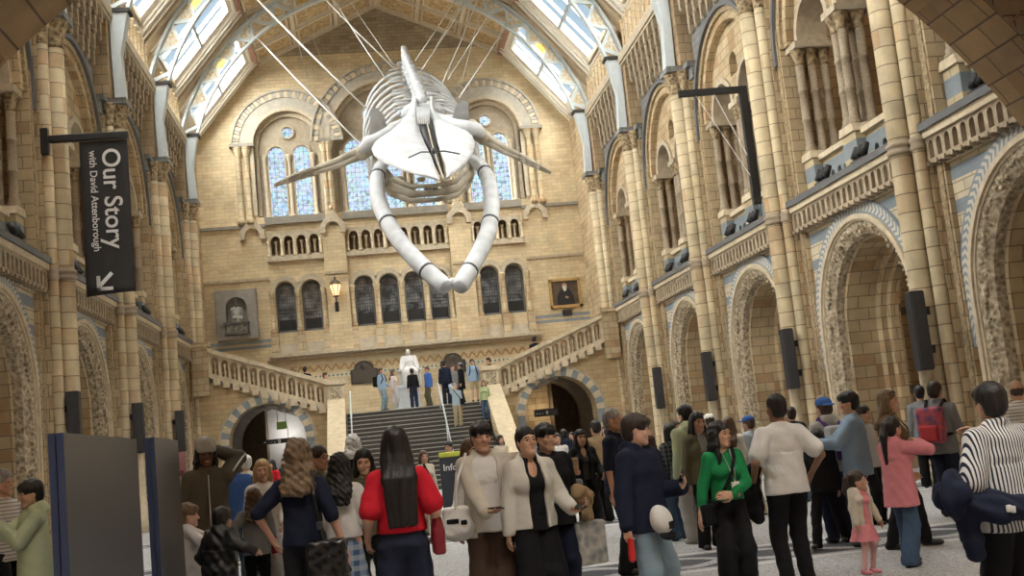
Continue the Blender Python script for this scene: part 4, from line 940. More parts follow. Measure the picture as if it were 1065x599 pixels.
# ------------------------------------------------------------------ display panels in front, left
def panel(pa, ya, pb, yb, pn, lab):
    h = 2.0
    A = at(pa[0], pa[1], ya); Bq = at(pb[0], pb[1], yb); N = at(pn[0], pn[1], ya)
    r = empty('display_panel', (A.x, A.y, 0), label=lab, cat='display panel', group='dark display panels at the left front')
    d = Vector((Bq.x-A.x, yb-ya, 0)); t = Vector((A.x-N.x, 0, 0)); nl = (-Vector((d.y, -d.x, 0)).normalized())*t.x
    zt = (A.z+Bq.z)/2
    def slab(o0, o1, e0, e1, z0, z1):
        m = MB(); P = [nl*o0+d*e0, nl*o0+d*e1, nl*o1+d*e1, nl*o1+d*e0]
        m.add([(p.x, p.y, z) for z in (z0, z1) for p in P], [(0, 3, 2, 1), (4, 5, 6, 7), (0, 1, 5, 4), (1, 2, 6, 5), (2, 3, 7, 6), (3, 0, 4, 7)]); return m
    m = slab(0, .45, .0, 1, .04, zt); m.build('screen_face', plain('panel_grey', (.075, .072, .073), .35, var=.05, spec=.5), r)
    m = slab(.45, .55, .004, .996, .04, zt-.01); m.build('core', plain('panel_dark', (.02, .022, .03), .5), r)
    m = slab(.55, 1.0, -.001, 1, .04, zt); m.build('back_face', plain('panel_navy', (.028, .04, .085), .45, var=.05), r)
    m = slab(-.001, .45, -.006, -.0005, .04, zt); m.build('edge_trim', plain('panel_navy', (.028, .04, .085), .45), r)
    m = slab(-.6, 1.6, .1, .9, .0, .04); m.build('foot_plate', BLACK, r)
panel((66, 450.5), 6.5, (142, 456), 9.15, (49.5, 450.5), 'large dark grey display panel with a navy edge at the left front')
panel((160.5, 455), 9.5, (185, 457.5), 11.4, (150, 456.5), 'narrower dark grey display panel behind and right of the large one')
# ------------------------------------------------------------------ whale skeleton
BONE = carved('whale_bone', (.44, .46, .48), (.56, .585, .61), 3., rough=.7, bump=.15); BONED = carved('shaded_bone', (.36, .32, .25), (.50, .46, .38), 3., rough=.8, bump=.2)
STEEL = plain('steel_band', (.08, .085, .09), .4, metal=.7); CAB = plain('steel_cable', (.50, .49, .46), .4, metal=.2)
wh = empty('whale_skeleton', tuple(at(440, 130, 31)), label='huge pale whale skeleton diving from the roof, jaws open', cat='skeleton')
W0 = Vector(wh.location)
def wp(px, py, Y): return at(px, py, Y)-W0
def wbuild(m, name, mat, par=None): return m.build(name, mat, par or wh)
def YR(py): return 27+(188-py)/70*5
def plate_pair(outer, inner, name, bulge=.25, th=.22, mid=None):
    """bone plate lofted between an outer and an inner edge"""
    def res(c, n):
        P = [Vector((x, y, 0)) for x, y in c]; L = [0]
        for i in range(1, len(P)): L.append(L[-1]+(P[i]-P[i-1]).length)
        out = []
        for k in range(n):
            t = L[-1]*k/(n-1); i = max(j for j in range(len(L)) if L[j] <= t+1e-9); i = min(i, len(P)-2); f = (t-L[i])/max(1e-6, L[i+1]-L[i]); out.append(P[i].lerp(P[i+1], f))
        return out
    n = 22; A = res(outer, n); B = res(inner, n); q = 7; V = []; F = []
    for side in (0, 1):
        for i in range(n):
            for j in range(q):
                t = j/(q-1); p = A[i].lerp(B[i], t); yy = YR(p.y)-bulge*math.sin(PI*min(1, t*1.0))*1.2+.25*(1-t)
                v = wp(p.x, p.y, yy); 
                if side: v = v+Vector((0, th*(.3+math.sin(PI*t)), .02))
                V.append(tuple(v))
    S = n*q
    for i in range(n-1):
        for j in range(q-1): F += [(i*q+j, i*q+j+1, i*q+q+j+1, i*q+q+j), (S+i*q+j, S+i*q+q+j, S+i*q+q+j+1, S+i*q+j+1)]
    for i in range(n-1): F += [(i*q, i*q+q, S+i*q+q, S+i*q), (i*q+q-1, S+i*q+q-1, S+i*q+2*q-1, i*q+2*q-1)]
    for j in range(q-1): F += [(j, S+j, S+j+1, j+1), (S-q+j, S-q+j+1, 2*S-q+j+1, 2*S-q+j)]
    m = MB(); m.add(V, F, True); return wbuild(m, name, BONE)
plate_pair([(429, 100), (427, 110), (424, 119), (416, 128), (404, 138), (394, 144), (387, 151), (386, 157), (390, 164), (402, 171), (420, 178), (440, 184), (455, 187)], [(434, 100), (434.5, 112), (435.5, 124), (436.5, 136), (442.5, 150), (449, 163), (453, 176), (457, 186.5)], 'left_rostrum')
plate_pair([(451, 100), (451, 110), (455, 119), (463, 126), (474, 131), (486, 136), (492, 142), (494, 150), (492, 160), (486, 168), (478, 176), (470, 183), (465, 186)], [(447, 100), (447.5, 112), (450, 124), (452.5, 136), (455, 148), (459, 160), (463, 172), (464.5, 182)], 'right_rostrum')
m = MB()
for i in range(7): x = 434.5+i*1.9; m.tube([wp(x, 112, 32.0), wp(x+.3, 129, 31.0)], [.035, .02], 6)
wbuild(m, 'nasal_bones', BONE)
m = MB(); m.tube([wp(441, 128, 31.8), wp(446, 142, 30.8), wp(452, 160, 29.6), wp(459, 180, 28.2)], [.26, .25, .15, .07], 8); wbuild(m, 'nasal_shade', BLACK)  # black tube paints the shade in the gap between the rostrum plates
m = MB(); m.tube([wp(443, 122, 31.2), wp(449, 148, 29.7), wp(455, 168, 28.4), wp(461, 186, 27.3)], [.02, .02, .025, .03], 8); wbuild(m, 'vomer', BONED)
m = MB(); m.tube([wp(425, 164, 28.2), wp(438, 158, 28.4), wp(452, 158, 28.3), (wp(462, 157, 28.4)), wp(478, 160, 28.6)], .022, 6); m.ball(wp(451.5, 157, 28.2), .09, 8); wbuild(m, 'steel_tie', STEEL)
m = MB(); m.ball(wp(440, 117, 33.3), .52, 16, (1.3, 1.0, .7)); m.ball(wp(418, 133, 32.8), .36, 12, (1.4, 1, .6)); m.ball(wp(466, 127, 32.8), .36, 12, (1.4, 1, .6)); wbuild(m, 'cranium', BONE)
for nm, pts in (('left_cheek_bone', [(424, 124, 32.3), (408, 136, 31.6), (393, 146, 31.2), (382, 149, 31.2), (376, 157, 31.3)]), ('right_cheek_bone', [(452, 120, 32.3), (470, 129, 31.6), (486, 133, 31.2), (497, 135, 31.2), (502, 141, 31.3)])):
    m = MB(); m.tube([wp(*p) for p in pts], [.12, .18, .22, .2, .12], 10); wbuild(m, nm, BONE)
m = MB()
for q, (oy, r) in enumerate(((2, .13), (9, .10), (-6, .08))):
    m.tube([wp(392, 160+oy, 32), wp(398, 180+oy, 31.6), (wp(408, 192+oy, 31.2)), wp(428, 200+oy, 30.8), wp(452, 199+oy, 30.6), wp(474, 194+oy, 30.8), wp(488, 178+oy, 31.4), wp(492, 158+oy, 32)], [r, r*1.1, r*1.2, r*.9, r*.7, r, r*1.1, r], 8)
rr = random.Random(9)
for i in range(12): m.ball(wp(400+i*7.6, 192+rr.uniform(-6, 8), 31.2), rr.uniform(.08, .17), 7, (1.2, 1, .7))
wbuild(m, 'palate', BONED)
for nm, P in (('left_jawbone', [(402, 164, 31.6), (394, 176, 31), (391.5, 190, 30.3), (393, 206, 29.6), (399, 223, 28.9), (408, 240, 28.3), (421, 258, 27.7), (437, 275, 27.2), (452, 289, 26.8), (464, 299, 26.5)]), ('right_jawbone', [(488, 164, 31.6), (501, 173, 31), (508, 186, 30.3), (511, 203, 29.6), (511.5, 222, 28.9), (508, 240, 28.3), (501, 258, 27.7), (492, 275, 27.2), (484, 288, 26.8), (478, 299, 26.5)])):
    pts = [wp(*p) for p in P]
    # smooth the polyline
    for _ in range(2):
        q = [pts[0]]
        for i in range(len(pts)-1): q += [pts[i].lerp(pts[i+1], .25), pts[i].lerp(pts[i+1], .75)]
        pts = q+[pts[-1]]
    n = len(pts); rad = [(.14+.08*math.sin(min(1, i/n*3)*PI/2))*(1 if i < n*.9 else 1-.25*(i-n*.9)/(n*.1)) for i in range(n)]
    m = MB(); m.tube(pts, rad, 14); jaw = wbuild(m, nm, BONE)
    for f in (.22, .52, .82):
        i = int(n*f); m = MB(); a, b = pts[i-1].lerp(pts[i], .3), pts[i].lerp(pts[i-1], .3); m.tube([a, b], rad[i]+.018, 14); m.build('steel_clamp', STEEL, jaw)
m = MB(); m.tube([wp(462, 296, 26.6), wp(471, 293, 26.6), wp(479, 296, 26.6)], .1, 8); wbuild(m, 'chin_tie', BONE)
# spine
SPN = [wp(*p) for p in ((440, 114, 33), (437, 105, 35), (433, 96, 37), (428, 85, 39), (423.5, 74, 41), (421, 65, 43))]
for d in ((.06, 1.8, .25), (.06, 1.8, -.1), (.06, 1.7, -.5)): SPN.append(SPN[-1]+Vector(d))
def spine(t):
    t = max(0, min(.99999, t))*(len(SPN)-1); i = int(t); f = t-i
    p0, p1, p2, p3 = SPN[max(0, i-1)], SPN[i], SPN[i+1], SPN[min(len(SPN)-1, i+2)]
    return .5*((2*p1)+(p2-p0)*f+(2*p0-5*p1+4*p2-p3)*f*f+(3*p1-p0-3*p2+p3)*f**3)
NVT = 22
for i in range(NVT):
    t = i/(NVT-1); p = spine(t); d = (spine(t+.01)-spine(t-.01)).normalized(); up = (Vector((0, 0, 1))-d*d.z).normalized(); sx = d.cross(up).normalized()
    k = 1-.62*t; m = MB()
    m.tube([p-d*.15*k, p-d*.06*k, p+d*.06*k, p+d*.15*k], [.23*k, .19*k, .19*k, .23*k], 12)
    h = (.25+.45*math.sin(min(1, t*2.2)*PI/2)*(1-.55*t)); m.tube([p+up*.15*k, p+up*(.15*k+h*.6)+d*.1, p+up*(.15*k+h)+d*.16], [.16*k, .15*k, .17*k], 8, flat=(.75, 1))
    wl = (.92 if .04 < t < .55 else .45)*(1-.5*t)
    for s in (-1, 1): m.tube([p+sx*s*.15*k, p+sx*s*wl*.6+up*.05-d*.05, p+sx*s*wl-d*.08], [.055*k, .05*k, .045*k], 8, flat=(1, .7))
    wbuild(m, 'vertebra', BONE)
for i in range(8):
    t = .03+.46*i/7; p = spine(t); d = (spine(t+.01)-spine(t-.01)).normalized(); up = (Vector((0, 0, 1))-d*d.z).normalized(); sx = d.cross(up).normalized()
    w = 1.15+.75*math.sin(min(1, (i+1.3)/4)*PI/2)-(.06*max(0, i-5)); L = (1.3+1.9*math.sin(min(1, (i+1)/3.2)*PI/2))*(1-.04*max(0, i-5))
    for s in (-1, 1):
        pts = []
        for q in range(11):
            a = q/10; pts.append(p+sx*s*(.2+(w-.2)*math.sin(a*PI*.62)/1.0*(1 if a < .8 else 1-.25*(a-.8)/.2))+up*(.02+.12*math.sin(a*PI))-up*L*a**1.6+d*(-.35*a))
        m = MB(); m.tube(pts, [.05, .055, .06, .06, .058, .055, .05, .05, .045, .04, .03], 8, flat=(.8, 1)); wbuild(m, 'rib', BONE)
# shoulder blades and flippers
for nm, P in (('left_shoulder_blade', ((384, 142), (385, 114), (391, 112), (399, 119), (404, 138), (396, 144))), ('right_shoulder_blade', ((488, 130), (487, 107), (481, 104), (474, 110), (469, 127), (478, 131)))):
    m = MB(); V = [tuple(wp(x, y, 32.2+(y-140)*.03)) for x, y in P]+[tuple(wp(x, y, 32.2+(y-140)*.03)+Vector((0, .12, 0))) for x, y in P]; n = len(P)
    m.add(V, [tuple(range(n)), tuple(range(2*n-1, n-1, -1))]+[(i, n+i, n+(i+1) % n, (i+1) % n) for i in range(n)]); wbuild(m, nm, BONE)
for nm, P, sgn in (('left_flipper', [(388, 150, 32), (376, 159, 31.8), (352, 169, 31.6), (326, 178, 31.4), (305, 185, 31.2), (285, 193, 31)], -1), ('right_flipper', [(490, 133, 32), (503, 143, 31.8), (522, 154, 31.6), (540, 163, 31.4), (556, 171, 31.2), (573, 179.5, 31)], 1)):
    r = [.24, .19, .15, .11, .07, .03]; pts = [wp(*p) for p in P]
    m = MB(); m.tube(pts[:2], [.26, .22], 12); m.ball(pts[0], .27, 10); m.ball(pts[1], .24, 10); hum = wbuild(m, nm.replace('flipper', 'upper_flipper_bone'), BONED)
    m = MB(); m.tube([pts[1]+Vector((0, 0, .1)), pts[2]+Vector((0, 0, .07)), pts[3]+Vector((0, 0, .05))], [.12, .09, .07], 8); m.tube([pts[1]-Vector((0, 0, .1)), pts[2]-Vector((0, 0, .09)), pts[3]-Vector((0, 0, .06))], [.10, .08, .06], 8); wbuild(m, nm.replace('flipper', 'forearm_bone'), BONED)
    for q in range(3):
        off = Vector((0, .08*(q-1), .06*(1-q))); m = MB(); seg = [pts[3]+off, pts[4]+off*.8, pts[5]+off*.4]; m.tube(seg, [.06, .05, .02], 8)
        for f in (.2, .5, .8): m.ball(seg[0].lerp(seg[1], f) if f < .6 else seg[1].lerp(seg[2], f-.5), .065, 6)
        wbuild(m, 'flipper_finger', BONED)
# suspension cables
CB = [((262, -6, 39.5), (380, 112, 34), .035, 'thick cable from the upper left truss to the ribs'), ((267, 39, 46.2), (375, 150, 32.2), .03, 'cable from the far left truss to the left flipper'),
      ((335, -4, 40), (410, 71, 38), .03, 'cable ending just left of the tail vertebrae, upper one'), ((345, -4, 40), (401, 82, 37), .025, 'cable running down to the left ribs from the ridge'), ((361, -3, 44), (409, 67, 39), .016, 'thin cable behind the pair at the ridge, left of the tail'),
      ((309, -3, 46), (336, 66, 48), .014, 'thin cable hanging before the dark gable, left'), ((310, 45, 46), (320, 80, 49), .014, 'short thin cable at the left of the dark gable'),
      ((475, -3, 40), (432, 63, 40), .022, 'cable rising to the right from the tail vertebrae'), ((487, -3, 40), (437, 75, 38), .022, 'second cable rising right from the spine'), ((482, -3, 41), (440, 72, 38), .016, 'thin cable between the pair right of the spine'),
      ((498, -3, 40), (460, 87, 36), .022, 'cable to the right upper ribs'), ((519, -3, 40), (466, 82, 36), .022, 'cable from the right truss to the ribs'), ((503, -3, 42), (480, 85, 36), .014, 'thin cable beside the right ribs'),
      ((528.5, 23, 46.2), (477, 102, 33), .026, 'cable from the far right truss to the right shoulder blade')]
for a, b, r, lb in CB:
    A, B = at(*a), at(*b); m = MB(); m.tube([A, A.lerp(B, .5)-Vector((0, 0, .04)), B], r, 6)
    o = m.build('suspension_cable', CAB); tag(o, lb, 'cable', 'steel cables carrying the whale')
# signs in the passages below the stairs
def hung_sign(px0, py0, px1, py1, Y, lab, mat, txt=None, tcol=None, size=.2):
    a, b = at(px0, py1, Y), at(px1, py0, Y); z0, z1 = a.z, b.z
    r = empty('hanging_sign', ((a.x+b.x)/2, Y, (z0+z1)/2), label=lab, cat='sign'); w, h = abs(b.x-a.x), max(.1, abs(z1-z0))
    m = MB(); m.bbox((-w/2, -.04, -h/2), (w/2, .04, h/2), .01); m.build('board', mat, r)
    for q in (-.4, .4): m = MB(); m.tube([(w*q, 0, h/2), (w*q, 0, h/2+.5)], .012, 5); m.build('hanger', BLACK, r)
    if txt: text_mesh(txt, size, tcol or WHITE, r, Matrix.Translation((-w*.42, -.05, -size*.35)) @ RX, .003)
EXITG = bpy.data.materials.new('exit_green'); EXITG.use_nodes = True; bb = EXITG.node_tree.nodes['Principled BSDF']; bb.inputs['Base Color'].default_value = (.25, .4, .1, 1); bb.inputs['Emission Color'].default_value = (.30, .42, .10, 1); bb.inputs['Emission Strength'].default_value = .15
hung_sign(272, 455, 303, 463, 47, 'black hanging direction sign in the left passage below the stairs', BLACK, '< - - -  0', None, .2)
hung_sign(288, 438, 298, 447, 50, 'lit green exit sign in the left passage', EXITG)
hung_sign(556, 424, 580, 434, 47, 'black hanging direction sign in the right passage below the stairs', BLACK, '- - -  0', None, .2)
# info desk panel before the stairs
q = at(461, 492, 24); ip = empty('info_panel', (q.x, 24, 0), label='dark freestanding Info panel with yellow top in the crowd before the stairs', cat='sign')
zt = at(461, 476, 24).z
m = MB(); m.bbox((-.06, -.06, 0), (.5, .06, zt), .015); m.build('board', plain('info_board', (.03, .035, .05), .5), ip)
m = MB(); m.bbox((-.06, -.065, zt), (.5, .065, zt+.11), .015); m.build('yellow_top', plain('yellow_green', (.50, .55, .08), .5), ip)
text_mesh('Info', .2, WHITE, ip, Matrix.Translation((-.0, -.067, zt-.28)) @ RX)

q = at(188, 500, 12.5); pz = at(188, 470, 12.5).z
po = empty('poster_stand', (q.x, 12.5, 0), label='narrow pink poster stand right of the display panels', cat='poster')
m = MB(); m.bbox((-.09, -.02, .35), (.07, .02, pz), .006); m.build('poster', plain('pink_print', (.62, .36, .42), .6, var=.1), po)
m = MB(); m.box((-.05, -.012, .9), (.03, -.0215, 1.0)) if 0 else m.box((-.06, -.024, pz-.30), (.04, -.0205, pz-.2)); m.build('printed_block', plain('poster_dark', (.3, .12, .16), .6), po)
m = MB(); m.box((-.02, -.015, .02), (.01, .015, .36)); m.box((-.12, -.15, 0), (.10, .15, .02)); m.build('stand', BLACK, po)
WORLD_S = 0.95; SUN_S = 82.0; LEDGE_P = 560; AISLE_P = 32; GAL_P = 70; EXPO = -0.08
# ================================================================== figures: smooth-blended bodies and clothes meshed with surface nets
class SDF:
    """list of blended primitives; add() unites, cut() carves"""
    def __init__(s, k=.03): s.p = []; s.k = k
    def cap(s, a, b, ra, rb=None, k=None, sy=1., cut=False): s.p.append(('c', np.array(a, float), np.array(b, float), ra, ra if rb is None else rb, s.k if k is None else k, cut)); return s
    def ell(s, c, r, k=None, cut=False, rot=None): s.p.append(('e', np.array(c, float), np.array(r, float), rot, None, s.k if k is None else k, cut)); return s
    def cone(s, a, b, ra, rb, k=None, cut=False):
        """upright tube with oval section: a, b axis ends; ra, rb = (rx, ry)"""
        s.p.append(('v', np.array(a, float), np.array(b, float), ra, rb, s.k if k is None else k, cut)); return s
    def box(s, c, h, k=None, cut=False, r=.0, rot=None): s.p.append(('b', np.array(c, float), np.array(h, float), r, rot, s.k if k is None else k, cut)); return s
    def plane(s, pt, n, k=.004): n = np.array(n, float); s.p.append(('p', np.array(pt, float), n/np.linalg.norm(n), 0, 0, k, True)); return s
    def bounds(s):
        lo = np.full(3, 9.); hi = np.full(3, -9.)
        for q in s.p:
            if q[6]: continue
            l, h = s._bb(q); lo = np.minimum(lo, l); hi = np.maximum(hi, h)
        for q in s.p:
            if q[0] == 'p':
                for ax in range(3):
                    if q[2][ax] > .99: hi[ax] = min(hi[ax], q[1][ax]+.02)
                    if q[2][ax] < -.99: lo[ax] = max(lo[ax], q[1][ax]-.02)
        return lo, hi
    def _bb(s, q):
        if q[0] == 'c': r = max(q[3], q[4]); return np.minimum(q[1], q[2])-r, np.maximum(q[1], q[2])+r
        if q[0] == 'e': r = np.full(3, q[2].max()) if q[3] is not None else q[2]; return q[1]-r, q[1]+r
        if q[0] == 'b': r = np.full(3, np.linalg.norm(q[2])+q[3]) if q[4] is not None else q[2]+q[3]; return q[1]-r, q[1]+r
        if q[0] == 'v': r = max(q[3][0], q[4][0], q[3][1], q[4][1]); R = np.array([r, r, .0]); return np.minimum(q[1], q[2])-R, np.maximum(q[1], q[2])+R
    def mesh(s, h, noise=None):
        lo, hi = s.bounds(); lo = lo-2.5*h; hi = hi+2.5*h
        n = np.maximum(4, np.ceil((hi-lo)/h).astype(int)+1)
        ax = [lo[i]+h*np.arange(n[i]) for i in range(3)]
        D = np.full(n, .5, np.float32)
        for q in s.p:
            k = max(q[5], 1e-4)
            if q[0] == 'p':
                d = (ax[0][:, None, None]-q[1][0])*q[2][0]+(ax[1][None, :, None]-q[1][1])*q[2][1]+(ax[2][None, None, :]-q[1][2])*q[2][2]
                D = np.maximum(D, d.astype(np.float32)); continue
            l, u = s._bb(q); m = k*1.2+2.5*h
            i0 = [max(0, int((l[i]-m-lo[i])/h)) for i in range(3)]; i1 = [min(n[i], int((u[i]+m-lo[i])/h)+2) for i in range(3)]
            if any(i1[i] <= i0[i] for i in range(3)): continue
            X = ax[0][i0[0]:i1[0], None, None]; Y = ax[1][None, i0[1]:i1[1], None]; Z = ax[2][None, None, i0[2]:i1[2]]
            if q[0] == 'c':
                a, b = q[1], q[2]; ba = b-a; L2 = ba@ba
                if L2 < 1e-10: d = np.sqrt((X-a[0])**2+(Y-a[1])**2+(Z-a[2])**2)-q[3]
                else:
                    t = np.clip(((X-a[0])*ba[0]+(Y-a[1])*ba[1]+(Z-a[2])*ba[2])/L2, 0, 1)
                    d = np.sqrt((X-a[0]-t*ba[0])**2+(Y-a[1]-t*ba[1])**2+(Z-a[2]-t*ba[2])**2)-(q[3]+(q[4]-q[3])*t)
            elif q[0] == 'e':
                dx, dy, dz = X-q[1][0], Y-q[1][1], Z-q[1][2]
                if q[3] is not None:
                    R = q[3]; dx, dy, dz = R[0][0]*dx+R[0][1]*dy+R[0][2]*dz, R[1][0]*dx+R[1][1]*dy+R[1][2]*dz, R[2][0]*dx+R[2][1]*dy+R[2][2]*dz
                r = q[2]; k0 = np.sqrt((dx/r[0])**2+(dy/r[1])**2+(dz/r[2])**2); k1 = np.sqrt((dx/r[0]**2)**2+(dy/r[1]**2)**2+(dz/r[2]**2)**2)
                d = k0*(k0-1)/np.maximum(k1, 1e-6)
            elif q[0] == 'b':
                dx, dy, dz = X-q[1][0], Y-q[1][1], Z-q[1][2]
                if q[4] is not None:
                    R = q[4]; dx, dy, dz = R[0][0]*dx+R[0][1]*dy+R[0][2]*dz, R[1][0]*dx+R[1][1]*dy+R[1][2]*dz, R[2][0]*dx+R[2][1]*dy+R[2][2]*dz
                ex, ey, ez = np.abs(dx)-q[2][0], np.abs(dy)-q[2][1], np.abs(dz)-q[2][2]
                d = np.sqrt(np.maximum(ex, 0)**2+np.maximum(ey, 0)**2+np.maximum(ez, 0)**2)+np.minimum(np.maximum(np.maximum(ex, ey), ez), 0)-q[3]
            else:
                a, b = q[1], q[2]; t = (Z-a[2])/(b[2]-a[2]+1e-9); tc = np.clip(t, 0, 1)
                rx = q[3][0]+(q[4][0]-q[3][0])*tc; ry = q[3][1]+(q[4][1]-q[3][1])*tc
                cx = a[0]+(b[0]-a[0])*tc; cy = a[1]+(b[1]-a[1])*tc
                e = np.sqrt(((X-cx)/rx)**2+((Y-cy)/ry)**2); d = (e-1)*np.minimum(rx, ry)
                zl, zh = min(a[2], b[2]), max(a[2], b[2]); d = np.maximum(d, np.maximum(zl-Z, Z-zh))
            sl = (slice(i0[0], i1[0]), slice(i0[1], i1[1]), slice(i0[2], i1[2])); o = D[sl]
            d = np.broadcast_to(d, o.shape)
            if q[6]:
                d = -d; hh = np.clip(.5-.5*(d-o)/k*-1*-1, 0, 1); hh = np.clip(.5+.5*(d-o)/k, 0, 1); D[sl] = o+(d-o)*hh+k*hh*(1-hh)
            else:
                hh = np.clip(.5+.5*(o-d)/k, 0, 1); D[sl] = o+(d-o)*hh-k*hh*(1-hh)
        if noise:
            am, f, ph = noise[:3]
            X = ax[0][:, None, None]; Y = ax[1][None, :, None]; Z = ax[2][None, None, :]
            if len(noise) > 3: D = D+am*(np.sin(X*f*1.5+1.5*np.sin(Z*11+ph))*np.cos(Y*f+Z*6.)).astype(np.float32)
            else: D = D+am*(np.sin(X*f+1.7*np.sin(Z*f*.6+ph)+ph)*np.sin(Z*f*1.35+Y*f*.7+ph*2)+.5*np.sin(X*f*2.1-Z*f*1.6+Y*f*1.9+ph)).astype(np.float32)
        return nets(D, lo, h)
def nets(D, lo, h):
    n = D.shape; ins = D < 0
    cs = np.zeros((n[0]-1, n[1]-1, n[2]-1), np.int8)
    for i in (0, 1):
        for j in (0, 1):
            for k in (0, 1): cs += ins[i:n[0]-1+i, j:n[1]-1+j, k:n[2]-1+k]
    act = (cs > 0) & (cs < 8); idx = np.argwhere(act)
    if len(idx) == 0: return np.zeros((0, 3)), np.zeros((0, 4), int)
    S = np.zeros((len(idx), 3)); C = np.zeros(len(idx))
    cor = [(0, 0, 0), (1, 0, 0), (0, 1, 0), (1, 1, 0), (0, 0, 1), (1, 0, 1), (0, 1, 1), (1, 1, 1)]
    V = [D[idx[:, 0]+c[0], idx[:, 1]+c[1], idx[:, 2]+c[2]] for c in cor]
    for a in range(8):
        for b in range(a+1, 8):
            df = [cor[b][q]-cor[a][q] for q in range(3)]
            if sum(map(abs, df)) != 1: continue
            m = (V[a] < 0) != (V[b] < 0); t = np.where(m, V[a]/np.where(m, V[a]-V[b], 1), 0)
            for q in range(3): S[:, q] += np.where(m, cor[a][q]+t*df[q], 0)
            C += m
    P = (idx+S/C[:, None])*h+lo
    gid = np.full(act.shape, -1, np.int64); gid[tuple(idx.T)] = np.arange(len(idx))
    Q = []
    for d in range(3):
        e1, e2 = (d+1) % 3, (d+2) % 3
        a = [slice(None)]*3; b = [slice(None)]*3; a[d] = slice(0, n[d]-1); b[d] = slice(1, n[d])
        A = ins[tuple(a)]; B = ins[tuple(b)]; E = np.argwhere(A != B)
        ok = (E[:, e1] > 0) & (E[:, e2] > 0) & (E[:, e1] < n[e1]-1) & (E[:, e2] < n[e2]-1); E = E[ok]
        if len(E) == 0: continue
        fl = A[tuple(E.T)]; o = []
        for (u, v) in ((-1, -1), (0, -1), (0, 0), (-1, 0)):
            q = E.copy(); q[:, e1] += u; q[:, e2] += v; o.append(gid[tuple(q.T)])
        o = np.stack(o, 1); o[~fl] = o[~fl][:, ::-1]; Q.append(o)
    return P, np.concatenate(Q)
def npmesh(name, parts, mats, parent, matidx=None):
    """one mesh object from [(verts, quads), ...]"""
    vs = []; fs = []; off = 0
    for v, f in parts:
        vs.append(v); fs.append(f+off); off += len(v)
    v = np.concatenate(vs); f = np.concatenate(fs)
    me = bpy.data.meshes.new(name); me.vertices.add(len(v)); me.vertices.foreach_set('co', v.astype(np.float32).ravel())
    me.loops.add(len(f)*4); me.loops.foreach_set('vertex_index', f.astype(np.int32).ravel())
    me.polygons.add(len(f)); me.polygons.foreach_set('loop_start', np.arange(0, len(f)*4, 4, dtype=np.int32)); me.polygons.foreach_set('loop_total', np.full(len(f), 4, np.int32))
    me.polygons.foreach_set('use_smooth', np.ones(len(f), bool))
    for m in mats: me.materials.append(m)
    if matidx is not None: me.polygons.foreach_set('material_index', matidx(v, f).astype(np.int32))
    me.update(); me.validate()
    o = bpy.data.objects.new(name, me); COL.objects.link(o)
    if parent: o.parent = parent
    return o
V3 = lambda *a: np.array(a, float)
def unit(v): return v/max(1e-9, np.linalg.norm(v))
def rotz(a): a = math.radians(a); c, s = math.cos(a), math.sin(a); return np.array([[c, -s, 0], [s, c, 0], [0, 0, 1]])
def rotx(a): a = math.radians(a); c, s = math.cos(a), math.sin(a); return np.array([[1, 0, 0], [0, c, -s], [0, s, c]])
def ik(a, b, l1, l2, hint):
    d = b-a; L = np.linalg.norm(d); mx = (l1+l2)*.995
    if L > mx: b = a+d/L*mx; d = b-a; L = mx
    x = (L*L+l1*l1-l2*l2)/(2*L); hgt = math.sqrt(max(0, l1*l1-x*x)); u = d/L
    n = np.array(hint, float); n = n-u*(n@u); n = unit(n)
    return a+u*x+n*hgt, b
SKIN = {'light': (.56, .34, .25), 'tan': (.47, .28, .19), 'asian': (.53, .33, .225), 'brown': (.26, .14, .085), 'dark': (.13, .07, .045), 'pale': (.62, .40, .31), 'stone': None}
def skin_mat(k):
    nm = 'skin_'+k
    if nm in MATS: return MATS[nm]
    m, nt, b = base_mat(nm, .5, 0, .35); L = nt.links; tc = nd(nt, 'ShaderNodeTexCoord'); n = nd(nt, 'ShaderNodeTexNoise', Scale=9., Detail=3.); L.new(tc.outputs['Object'], n.inputs['Vector'])
    c = SKIN[k]; mx = nd(nt, 'ShaderNodeMix', data_type='RGBA'); L.new(n.outputs['Fac'], mx.inputs[0]); mx.inputs[6].default_value = c4([x*.9 for x in c]); mx.inputs[7].default_value = (min(1, c[0]*1.12), c[1]*1.02, c[2]*1.0, 1)
    L.new(mx.outputs[2], b.inputs['Base Color']); b.inputs['Subsurface Weight'].default_value = .0; return m
def hair_mat(nm, col):
    nm = 'hair_'+nm
    if nm in MATS: return MATS[nm]
    m, nt, b = base_mat(nm, .45, 0, .4); L = nt.links; tc = nd(nt, 'ShaderNodeTexCoord')
    mp = nd(nt, 'ShaderNodeMapping'); mp.inputs['Scale'].default_value = (90, 90, 5); L.new(tc.outputs['Object'], mp.inputs[0])
    n = nd(nt, 'ShaderNodeTexNoise', Scale=1., Detail=3.); L.new(mp.outputs[0], n.inputs['Vector'])
    r = nd(nt, 'ShaderNodeMapRange'); r.inputs[1].default_value = .3; r.inputs[2].default_value = .7; r.inputs[3].default_value = .55; r.inputs[4].default_value = 1.5; L.new(n.outputs['Fac'], r.inputs[0])
    v = nd(nt, 'ShaderNodeVectorMath', operation='SCALE'); v.inputs[0].default_value = col; L.new(r.outputs[0], v.inputs['Scale']); L.new(v.outputs[0], b.inputs['Base Color'])
    bp = nd(nt, 'ShaderNodeBump', Strength=.6, Distance=.01); L.new(n.outputs['Fac'], bp.inputs['Height']); L.new(bp.outputs[0], b.inputs['Normal']); return m
HAIR = {'black': (.012, .010, .010), 'dark': (.035, .022, .016), 'brown': (.085, .048, .028), 'lbrown': (.16, .105, .06), 'blond': (.38, .26, .13), 'grey': (.27, .26, .25), 'white': (.6, .59, .57)}
